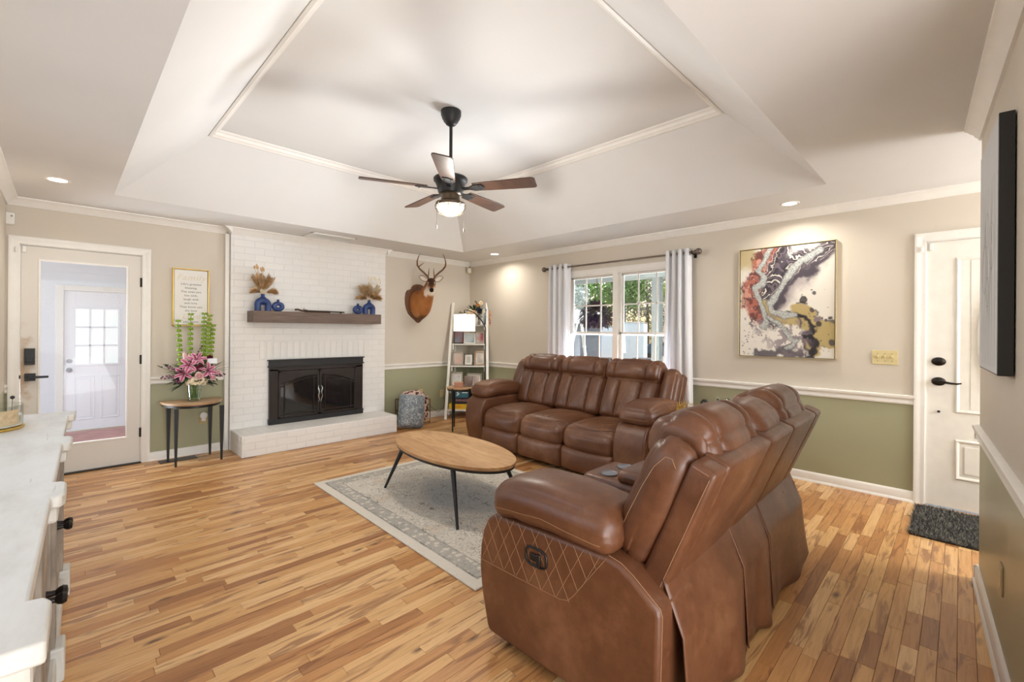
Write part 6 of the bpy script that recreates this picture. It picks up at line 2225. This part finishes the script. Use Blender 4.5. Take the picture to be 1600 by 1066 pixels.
for k in range(70):
    if k < 9:
        cx0, cy0, r0 = ((.80, .43, .022), (.70, .49, .040), (.79, .585, .024), (.85, .67, .035), (.97, .66, .02), (.86, .71, .028), (.93, .68, .018), (.77, .40, .01), (.97, .86, .03))[k]
    else:
        cx0, cy0 = (RP.uniform(.02, .3), RP.uniform(.74, .98)) if k < 45 else (RP.uniform(.65, .98), RP.uniform(.38, .98)); r0 = RP.uniform(.002, .009)
    put(sm_(np.hypot(U + wx_ * .25 - cx0, (V + wy_ * .25 - cy0) * 1.33), r0, .0015), RP.choice(('plum', 'black', 'mauve')), .9)
mb = MB()
Yp, Zp = (.5 - U) * PW, (.5 - V) * PH
mb.v = [(-.030, float(a), float(b)) for a, b in zip(Yp, Zp)]
cc = NU + 1
mb.f = [(j * cc + i, j * cc + i + 1, (j + 1) * cc + i + 1, (j + 1) * cc + i) for j in range(NV) for i in range(NU)]
mb.m = [0] * len(mb.f)
o_ = mb.build('painted_canvas', vcol('pour_paint', 'Col', .45, .15, 240), pt_, smooth=0)
set_col(o_, col)
mb = MB(); mb.box((-.0295, -PW / 2, -PH / 2), (-.002, PW / 2, PH / 2)); mb.build('canvas_edge', M_BLACK, pt_, smooth=0)
mb = MB()
a, b, e = PW / 2 + .012, PH / 2 + .012, .006
for q in ((-a, -b, a, -b + e), (-a, b - e, a, b), (-a, -b, -a + e, b), (a - e, -b, a, b)):
    mb.box((-.040, q[0], q[1]), (0, q[2], q[3]))
mb.build('gold_frame', plain('pale_gold', (206, 188, 146), .35, .6, var=.05), pt_, smooth=0, bevel=.0015)

# ------------------------------------------------------------------ black-edged line art on the near wall
la = thing('line_art_canvas', 'tall pale line drawing canvas with deep black edge on the near wall', 'picture', (*CP(.845), 1.65), CA)
hw, hh, dp = .287, .468, .046
mb = MB(); mb.box((-hw, .004, -hh), (hw, dp - .002, hh)); mb.build('black_frame', M_BLACK, la, smooth=0, bevel=.002)
mb = MB(); mb.box((-hw + .006, dp - .003, -hh + .006), (hw - .006, dp - .0005, hh - .006)); cv = mb.build('canvas', plain('pale_grey_canvas', (214, 216, 218), .8, var=.03, vscale=3), la, smooth=0)
mb = MB()
RL = random.Random(8)
for k in range(8):
    x0 = -.22 + .055 * k
    mb.tube([(x0, dp, -.44), (x0 + .03 * math.sin(k), dp, -.2), (x0 + .05 * math.sin(k * 1.7), dp, .05), (x0 + .03 * math.cos(k), dp, .28)], [.0010, .0014, .0012, .0006], 4)
for (cx0, cz0, r0) in ((-.12, .02, .09), (.02, .10, .07), (.10, -.05, .10), (.0, -.15, .06)):
    mb.tube([(cx0 + r0 * .8 * math.cos(a), dp, cz0 + r0 * math.sin(a)) for a in [2 * PI * j / 24 for j in range(24)]], .0012, 4, closed=True)
mb.v[:] = [(p[0], dp + (p[1] - dp) * .2, p[2]) for p in mb.v]
mb.build('ink_line', plain('grey_ink_line', (150, 146, 142), .8), la)
mb = MB(); mb.cbox((-.20, .003, .28), (.02, .006, .03)); mb.build('hanging_clip', M_CHROME, la, smooth=0)

# ------------------------------------------------------------------ shag mat at the front door
dmt = thing('door_mat', 'charcoal and grey shag mat at the front door', 'mat', (4.33, -.19, 0))
mb = MB(); mb.box((-.355, -.44, .0006), (.355, .425, .010)); mb.build('mat_backing', M_BLACKPL, dmt, smooth=0)
n_ = 26000
rx, ry = rng.uniform(-.36, .36, n_), rng.uniform(-.445, .43, n_)
ang, L_ = rng.uniform(0, 2 * PI, n_), rng.uniform(.014, .030, n_)
hgt = rng.uniform(.010, .026, n_)
pv = np.zeros((n_, 3, 3))
wv = .0016
pv[:, 0] = np.stack([rx - np.sin(ang) * wv, ry + np.cos(ang) * wv, np.full(n_, .006)], 1)
pv[:, 1] = np.stack([rx + np.sin(ang) * wv, ry - np.cos(ang) * wv, np.full(n_, .006)], 1)
pv[:, 2] = np.stack([rx + np.cos(ang) * L_, ry + np.sin(ang) * L_, hgt + .006], 1)
mb = MB(); mb.v = [tuple(p) for p in pv.reshape(-1, 3)]; mb.f = [(3 * i, 3 * i + 1, 3 * i + 2) for i in range(n_)]; mb.m = [0] * n_
tone = rng.choice([0, 1, 2], n_, p=[.5, .3, .2])
pal = np.array([s2l((62, 60, 58)), s2l((104, 102, 96)), s2l((160, 156, 146))])
pile = mb.build('shag_pile', vcol('shag_yarn', 'Col', .9, spec=.1), dmt, smooth=0)
set_col(pile, np.repeat(pal[tone], 3, 0))
pile['kind'] = 'stuff'

# ------------------------------------------------------------------ sideboard
sb = thing('sideboard', 'whitewashed sideboard with dark paired knobs along the left wall', 'sideboard', (-.033, .885, 0), rad(-1.6))
def distressed():
    t = NT('whitewashed_wood')
    co = t.coord(scale=(1, .35, 1))
    nz = t.noise(co, 9, 6, .65)
    c = t.ramp(nz, [(.30, s2l((190, 186, 176))), (.55, s2l((210, 207, 199))), (.8, s2l((218, 216, 209)))])
    n2 = t.noise(t.coord(scale=(22, 1.3, 6)), 2.3, 3, .5)
    c = t.mix(t.math('MULTIPLY', t.ramp(n2, [(.70, (0, 0, 0)), (.76, (1, 1, 1))]), .5), c, (*s2l((158, 146, 130)), 1))
    t.set(c, .42, spec=.45)
    t.bump(nz, .1, .003)
    return t.m
M_WWASH = distressed()
M_WORN = plain('worn_taupe_wood', (150, 138, 124), .6, var=.25, vscale=9)
M_DKPAN = stained_wood('dark_brown_panel', (62, 48, 40), (96, 78, 64), (8, 1.5, 8))
SL, SDp, SH_ = 2.36, .30, .90
pil = [.075, .820, 1.545, 2.285]       # pilaster centres
out = [(-SDp, 0), (.020, 0)]
for i, y in enumerate(pil):
    a, b = y - .075, y + .075
    if i == 0: out += [(.020, b - .02), (.012, b), (-.006, b + .004)]
    elif i == 3: out += [(-.006, a - .004), (.012, a), (.020, a + .02), (.020, SL)]
    else: out += [(-.006, a - .004), (.012, a), (.020, a + .02), (.020, b - .02), (.012, b), (-.006, b + .004)]
out += [(-SDp, SL)]
mb = MB(); mb.prism(out, 'z', SH_ - .032, SH_); mb.build('top_slab', M_WWASH, sb, smooth=30, bevel=.005)
mb = MB()
mb.box((-SDp + .01, .03, .09), (-.055, SL - .03, SH_ - .0325))
mb.build('cabinet_body', M_WORN, sb, smooth=0, bevel=.003)
mb = MB(); mb.box((-SDp + .01, .03, SH_ - .075), (-.035, SL - .03, SH_ - .033)); mb.build('frieze_rail', M_WWASH, sb, smooth=0, bevel=.004)
mb = MB(); mb.box((-SDp + .005, .02, .0), (-.018, SL - .02, .10)); mb.build('plinth', M_WWASH, sb, smooth=0, bevel=.006)
for y in pil:
    mb = MB(); mb.box((-.060, y - .045, .10), (-.022, y + .045, SH_ - .0335)); mb.build('pilaster', M_WORN, sb, smooth=0, bevel=.004)
    mb = MB(); mb.box((-.05, y - .060, SH_ - .075), (.006, y + .060, SH_ - .033)); mb.build('corbel_block', M_WWASH, sb, smooth=0, bevel=.008)
    mb = MB(); mb.box((-.05, y - .055, .0), (.004, y + .055, .13)); mb.build('foot_block', M_WWASH, sb, smooth=0, bevel=.008)
for i in range(3):
    ya_, yb2 = pil[i] + .047, pil[i + 1] - .047
    ymid = (ya_ + yb2) / 2
    for (a, b, s) in ((ya_, ymid - .002, 1), (ymid + .002, yb2, -1)):
        mb = MB(); q = .045
        for bx in ((a, .105, b, .105 + q), (a, .82 - q, b, .82), (a, .105, a + q, .82), (b - q, .105, b, .82)):
            mb.box((-.058, bx[0], bx[1]), (-.034, bx[2], bx[3]))
        mb.cbox((-.044, (a + b) / 2, .46), (.012, .03, .66), RX(rad(17) * s))
        dr = mb.build('door', M_WORN, sb, smooth=0, bevel=.003)
        mb = MB(); mb.box((-.054, a + .02, .13), (-.047, b - .02, .80)); mb.build('dark_panel', M_DKPAN, dr, smooth=0)
        yk = b - .024 if s > 0 else a + .024
        mb = MB(); mb.lathe([(.013, 0), (.010, .012), (.009, .022), (.016, .030), (.019, .040), (.015, .050), (0, .053)], 16, (-.034, yk, .46), rot=RY(PI / 2)); mb.build('door_knob', M_BRONZE, dr)
o = thing('candle_bowl', 'wide clear glass candle bowl with gold rim base on the sideboard', 'bowl', (-.215, 2.86, .9005), rad(-8))
mb = MB(); mb.lathe([(.118, .012), (.120, .02), (.122, .10), (.119, .10), (.117, .02), (.0, .014)], 40, sx=.82, sy=1.0); mb.build('glass_wall', glass_thin('bowl_glass', (.95, .96, .95), .3), o)
mb = MB(); mb.lathe([(0, 0), (.122, 0), (.125, .005), (.124, .011), (.0, .0135)], 40, sx=.82, sy=1.0); mb.build('gold_base', M_GOLD, o)
mb = MB(); mb.lathe([(0, .0142), (.114, .0142), (.114, .055), (0, .056)], 36, sx=.82, sy=1.0); mb.build('wax', plain('cream_wax', (228, 222, 204), .5, var=.03), o)
mb = MB(); mb.lathe([(.1235, .025), (.1240, .085)], 10, sx=.82, sy=1.0, a0=rad(-62), a1=rad(-22)); mb.build('paper_label', plain('torn_tan_label', (196, 172, 136), .7, var=.2, vscale=50), o)
o = thing('black_trinket', 'tiny black bead on a pin standing behind the glass bowl', 'trinket', (-.160, 3.00, .9005))
mb = MB(); mb.tube([(0, 0, 0), (.004, 0, .11)], .002, 6); mb.build('pin', M_CHROME, o)
mb = MB(); mb.ball((.004, 0, .115), .008, 10, 8); mb.build('bead', M_BLACKPL, o)

# ------------------------------------------------------------------ outside the front window
def ground():
    t = NT('yard_ground')
    nz = t.noise(t.coord(), .8, 5, .6)
    t.set(t.ramp(nz, [(.35, s2l((150, 146, 122))), (.5, s2l((196, 186, 168))), (.7, s2l((126, 138, 92)))]), .9, spec=.1)
    return t.m
mb = MB(); mb.box((4.9, -30, -.62), (70, 70, -.60)); mb.box((-40, 9.4, -.62), (4.9, 70, -.60))
struct(mb.build('ground', ground(), smooth=0))
M_PORCH = plain('porch_grey_paint', (150, 156, 160), .6, var=.06)
mb = MB(); mb.box((XB + T, -3, -.22), (7.35, 8.5, -.12)); struct(mb.build('floor_porch', M_PORCH, smooth=0))
def bead():
    t = NT('beadboard')
    s = t.n('ShaderNodeSeparateXYZ'); t.l(t.coord(), s.inputs[0])
    f = t.math('FRACT', t.math('MULTIPLY', s.outputs[1], 9.0))
    g = t.ramp(f, [(.0, (.35, .35, .35)), (.08, (1, 1, 1)), (.92, (1, 1, 1)), (1, (.35, .35, .35))])
    t.set(t.mix(1.0, (*s2l((150, 160, 164)), 1), g, 'MULTIPLY'), .5)
    return t.m
mb = MB(); mb.box((XB + T, -3, 2.42), (7.35, 8.5, 2.5)); struct(mb.build('ceiling_porch', bead(), smooth=0))
mb = MB(); mb.box((6.95, -3, 2.24), (7.16, 8.5, 2.42)); struct(mb.build('beam_porch', plain('porch_beam_paint', (170, 178, 180), .5, var=.03), smooth=0, bevel=.006))
pc = thing('porch_column', 'grey square porch column seen through the right window sash', 'column', (7.05, 3.60, -.12))
mb = MB(); mb.box((-.07, -.07, 0), (.07, .07, 2.36)); mb.build('shaft', M_PORCH, pc, smooth=0, bevel=.006)
mb = MB(); mb.box((-.09, -.09, 0), (.09, .09, .16)); mb.build('column_base', M_PORCH, pc, smooth=0, bevel=.006)
hp = thing('hanging_plant', 'dark purple hanging plant on the porch beyond the window', 'plant', (6.5, 4.43, 1.36))
RH = random.Random(14)
mb = MB(); mb.lathe([(.0, .03), (.07, .03), (.10, .10), (.11, .15), (.10, .15), (.09, .12), (0, .11)], 20); mb.build('basket', plain('brown_basket', (70, 52, 46), .7), hp)
mb = MB()
for k in range(4):
    a = PI / 2 * k; mb.tube([(.13 * math.cos(a), .13 * math.sin(a), .15), (0, 0, .72)], .003, 5)
mb.tube([(0, 0, .70), (0, 0, 1.06)], .005, 6); mb.build('hanger', M_BLACK, hp)
mb = MB()
for k in range(1000):
    th, ph = RH.uniform(0, 2 * PI), RH.uniform(-.9, 1.3)
    d = Vector((math.cos(th) * math.cos(ph), math.sin(th) * math.cos(ph), math.sin(ph)))
    leaf(mb, Vector((0, 0, .24)) + Vector((d.x, d.y, d.z * .85)) * RH.uniform(.10, .27), d + Vector((0, 0, -.6)), RH.uniform(.06, .10), RH.uniform(.035, .055), n=3)
mb.build('foliage', plain('purple_foliage', (46, 30, 48), .5, var=.4, vscale=20), hp, smooth=180)

M_TRAILER = plain('trailer_white', (226, 232, 236), .4, var=.03)
M_TYRE = plain('tyre_rubber', (34, 34, 36), .8)
M_TRUCK = plain('truck_blue_grey', (70, 84, 100), .35, .3)
GZ = -.60
def wheel(mb, c, r, w_):
    mb.lathe([(r * .5, -w_ / 2), (r * .92, -w_ / 2), (r, -w_ * .35), (r, w_ * .35), (r * .92, w_ / 2), (r * .5, w_ / 2)], 24, c, rot=RX(PI / 2))
def trailer(x, y, L, W, Hh, rz, label):
    o = thing('cargo_trailer', label, 'trailer', (x, y, GZ), rz, None)
    mb = MB(); mb.box((-L / 2, -W / 2, .5), (L / 2, W / 2, Hh)); mb.build('trailer_box', M_TRAILER, o, smooth=0, bevel=.04)
    mb = MB(); mb.box((-L / 2 - .01, -W / 2 - .01, .46), (L / 2 + .01, W / 2 + .01, .54)); mb.box((-L / 2 - .01, -W / 2 - .012, Hh - .05), (L / 2 + .01, W / 2 + .012, Hh + .02)); mb.build('edge_trim', M_CHROME, o, smooth=0)
    mb = MB(); mb.box((-L / 2 - .02, -W / 2 + .15, .6), (-L / 2, W / 2 - .15, Hh - .12)); mb.build('rear_door', plain('trailer_door', (206, 214, 222), .4), o, smooth=0, bevel=.01)
    for s in (-1, 1):
        mb = MB(); wheel(mb, (.1, s * (W / 2 + .04), .33), .33, .2); wh = mb.build('wheel', M_TYRE, o)
        mb = MB(); mb.lathe([(0, -.11), (.17, -.11), (.17, .11), (0, .11)], 16, (.1, s * (W / 2 + .04), .33), rot=RX(PI / 2)); mb.build('hub', M_CHROME, wh)
    mb = MB(); mb.tube([(L / 2, 0, .5), (L / 2 + 1.0, 0, .48)], .05, 8); mb.build('tow_bar', M_BLACK, o)
    return o
trailer(19.0, 10.9, 2.4, 1.15, 2.35, rad(205), 'white cargo trailer beyond the porch column, seen through right sash')
trailer(21.5, 14.0, 2.2, 1.0, 2.2, rad(220), 'white enclosed trailer behind the hanging plant, seen through left sash')
tk = thing('pickup_truck', 'dark blue-grey pickup truck parked beyond the right window sash', 'truck', (25, 11.6, GZ), rad(115))
mb = MB(); mb.prism([(-2.5, .55), (2.5, .55), (2.55, 1.05), (1.5, 1.15), (.9, 1.75), (-.5, 1.78), (-.7, 1.15), (-2.5, 1.15)], 'y', -.9, .9); mb.build('truck_body', M_TRUCK, tk, smooth=0, bevel=.06)
mb = MB(); mb.prism([(1.35, 1.18), (.88, 1.68), (-.42, 1.70), (-.58, 1.18)], 'y', -.91, .91); mb.build('cab_window', M_SMOKE, tk, smooth=0)
for xx in (-1.6, 1.6):
    for s in (-1, 1):
        mb = MB(); wheel(mb, (xx, s * .85, .38), .38, .24); mb.build('wheel', M_TYRE, tk)
o = thing('utility_shed', 'open grey shed with a dark doorway behind the left window sash', 'shed', (16.2, 12.3, GZ), rad(35))
mb = MB()
for q in ((-1.6, -1.2, 0, -1.5, 1.2, 2.3), (1.5, -1.2, 0, 1.6, 1.2, 2.3), (-1.6, 1.1, 0, 1.6, 1.2, 2.3)): mb.box(q[:3], q[3:])
mb.build('shed_wall', plain('shed_grey', (120, 124, 132), .7), o, smooth=0)
mb = MB(); mb.prism([(-1.8, 2.25), (1.8, 2.25), (0, 2.9)], 'y', -1.35, 1.35); mb.build('roof', plain('shed_roof', (206, 208, 206), .6), o, smooth=0)
o = thing('step_ladder', 'white step ladder standing outside behind the left sash', 'ladder', (10.2, 7.5, GZ), rad(40))
mb = MB()
for s in (-1, 1):
    mb.tube([(s * .28, -.3, 0), (s * .18, 0, 2.45)], .028, 8)
mb.build('front_rails', M_WHITE, o)
mb = MB()
for s in (-1, 1): mb.tube([(s * .28, .55, 0), (s * .18, .02, 2.45)], .022, 8)
mb.build('rear_rails', M_WHITE, o)
for k in range(7):
    mb = MB(); z = .3 + .3 * k; mb.cbox((0, -.3 + .3 * z / 2.45, z), (.5 - .08 * z / 2.45 * 2, .08, .025)); mb.build('rung', M_WHITE, o, smooth=0)
o = thing('trash_bin', 'dark wheeled trash bin beside the porch column', 'bin', (13.2, 7.15, GZ), rad(20))
mb = MB(); mb.add([(-.26, -.28, .08), (.26, -.28, .08), (.26, .28, .08), (-.26, .28, .08), (-.32, -.36, 1.0), (.32, -.36, 1.0), (.32, .36, 1.0), (-.32, .36, 1.0)], [(3, 2, 1, 0), (4, 5, 6, 7), (0, 1, 5, 4), (1, 2, 6, 5), (2, 3, 7, 6), (3, 0, 4, 7)]); mb.build('bin_body', plain('bin_plastic', (44, 50, 54), .5), o, smooth=0, bevel=.03)
mb = MB(); mb.box((-.35, -.39, 1.005), (.35, .39, 1.08)); mb.build('lid', M_BLACKPL, o, smooth=0, bevel=.03)
for s in (-1, 1):
    mb = MB(); wheel(mb, (-.26, s * .3, .11), .11, .07); mb.build('wheel', M_TYRE, o)
o = thing('garden_chair', 'orange-red folding garden chair seen through the left lower pane', 'chair', (11.6, 7.95, GZ), rad(200))
M_ORG = plain('orange_canvas', (210, 84, 50), .7, var=.1)
mb = MB(); mb.box((-.25, -.25, .42), (.25, .25, .45)); mb.build('seat', M_ORG, o, smooth=0, bevel=.01)
mb = MB(); mb.cbox((-.28, 0, .80), (.03, .5, .55), RY(rad(-14))); mb.build('backrest', M_ORG, o, smooth=0, bevel=.01)
for sx in (-1, 1):
    for sy in (-1, 1):
        mb = MB(); mb.tube([(sx * .25, sy * .25, 0), (-sx * .22, sy * .25, .48)], .014, 6); mb.build('leg', M_CHROME, o)

def tree(x, y, hgt, cr, cz, label, colr, seed, n=1500, airy=.0, trunk=True, kind='yard_tree', lsz=(.16, .34)):
    o = thing(kind, label, 'tree', (x, y, GZ), 0, None)
    R_ = np.random.default_rng(seed)
    mb = MB()
    mb.tube([(0, 0, 0), (.1, .05, hgt * .4), (.0, .1, hgt * .75)], [.16, .11, .05], 8)
    rr = random.Random(seed)
    for k in range(5):
        a = rr.uniform(0, 2 * PI); z = hgt * rr.uniform(.4, .7)
        mb.tube([(0, .05, z), (math.cos(a) * cr * .7, math.sin(a) * cr * .7, z + cr * .6)], [.05, .015], 6)
    mb.build('trunk', plain('bark', (96, 82, 70), .9, var=.2), o)
    d = R_.normal(size=(n, 3)); d /= np.linalg.norm(d, axis=1)[:, None]
    lump = 1 + .28 * np.sin(d[:, 0] * 5 + seed) * np.cos(d[:, 2] * 6 + seed * 2)
    rad_ = cr * lump * R_.uniform(.35 + airy, 1.0, n) ** .6
    c = d * rad_[:, None] * np.array([1, 1, .95]) + np.array([0, 0, cz])
    sz = R_.uniform(*lsz, n)
    a1 = R_.normal(size=(n, 3)); a1 /= np.linalg.norm(a1, axis=1)[:, None]
    a2 = np.cross(a1, R_.normal(size=(n, 3))); a2 /= np.linalg.norm(a2, axis=1)[:, None]
    q = np.stack([c - a1 * sz[:, None] / 2, c + a2 * sz[:, None] * .28, c + a1 * sz[:, None] / 2, c - a2 * sz[:, None] * .28], 1)
    mb = MB(); mb.v = [tuple(p) for p in q.reshape(-1, 3)]; mb.f = [(4 * i, 4 * i + 1, 4 * i + 2, 4 * i + 3) for i in range(n)]; mb.m = [0] * n
    t = NT('leaves_' + str(seed))
    nz = t.noise(t.coord(), 1.4, 3)
    t.set(t.ramp(nz, [(.3, s2l(tuple(v * .7 for v in colr))), (.7, s2l(tuple(min(255, v * 1.15) for v in colr)))]), .6)
    t.b.inputs['Subsurface Weight'].default_value = 0
    crown = mb.build('crown', t.m, o, smooth=0)
    crown['kind'] = 'stuff'
    return o
tree(21.5, 17.0, 5.0, 1.7, 3.6, 'pale blossoming tree filling the upper left window pane', (214, 222, 214), 21, 2600)
tree(27.5, 19.6, 7.5, 1.9, 4.5, 'bright green leafy tree behind the hanging plant', (112, 158, 62), 22, 2600)
tree(24.5, 14.7, 7, 1.35, 4.6, 'mid green tree at centre of the window mullion', (120, 150, 84), 23, 1900)
tree(34.0, 18.2, 8, 2.1, 5.2, 'greyish bare-branched tree in the right upper panes', (150, 146, 126), 24, 2200, .2)
tree(29.0, 13.0, 7.5, 1.6, 4.8, 'yellow-green tree just left of the porch column', (186, 204, 84), 25, 2200)
tree(35.5, 13.6, 8, 2.0, 4.6, 'olive green tree to the right of the porch column', (130, 148, 78), 26, 2400)
tree(16.2, 15.3, 3.4, 1.1, 1.7, 'dark green bushy tree at the left edge of the window', (92, 122, 74), 27, 1700)
tree(34, 25.0, 9, 2.9, 4.2, 'dull brown-green tree far behind the blossoming tree', (128, 126, 92), 28, 2400)
tree(43, 23.0, 9, 3.1, 4.0, 'tall dull olive tree farthest behind the trailers', (122, 126, 92), 29, 2400)
tree(44, 14.5, 8, 2.9, 2.9, 'brown thicket tree far behind the pickup truck', (140, 126, 104), 30, 2200)
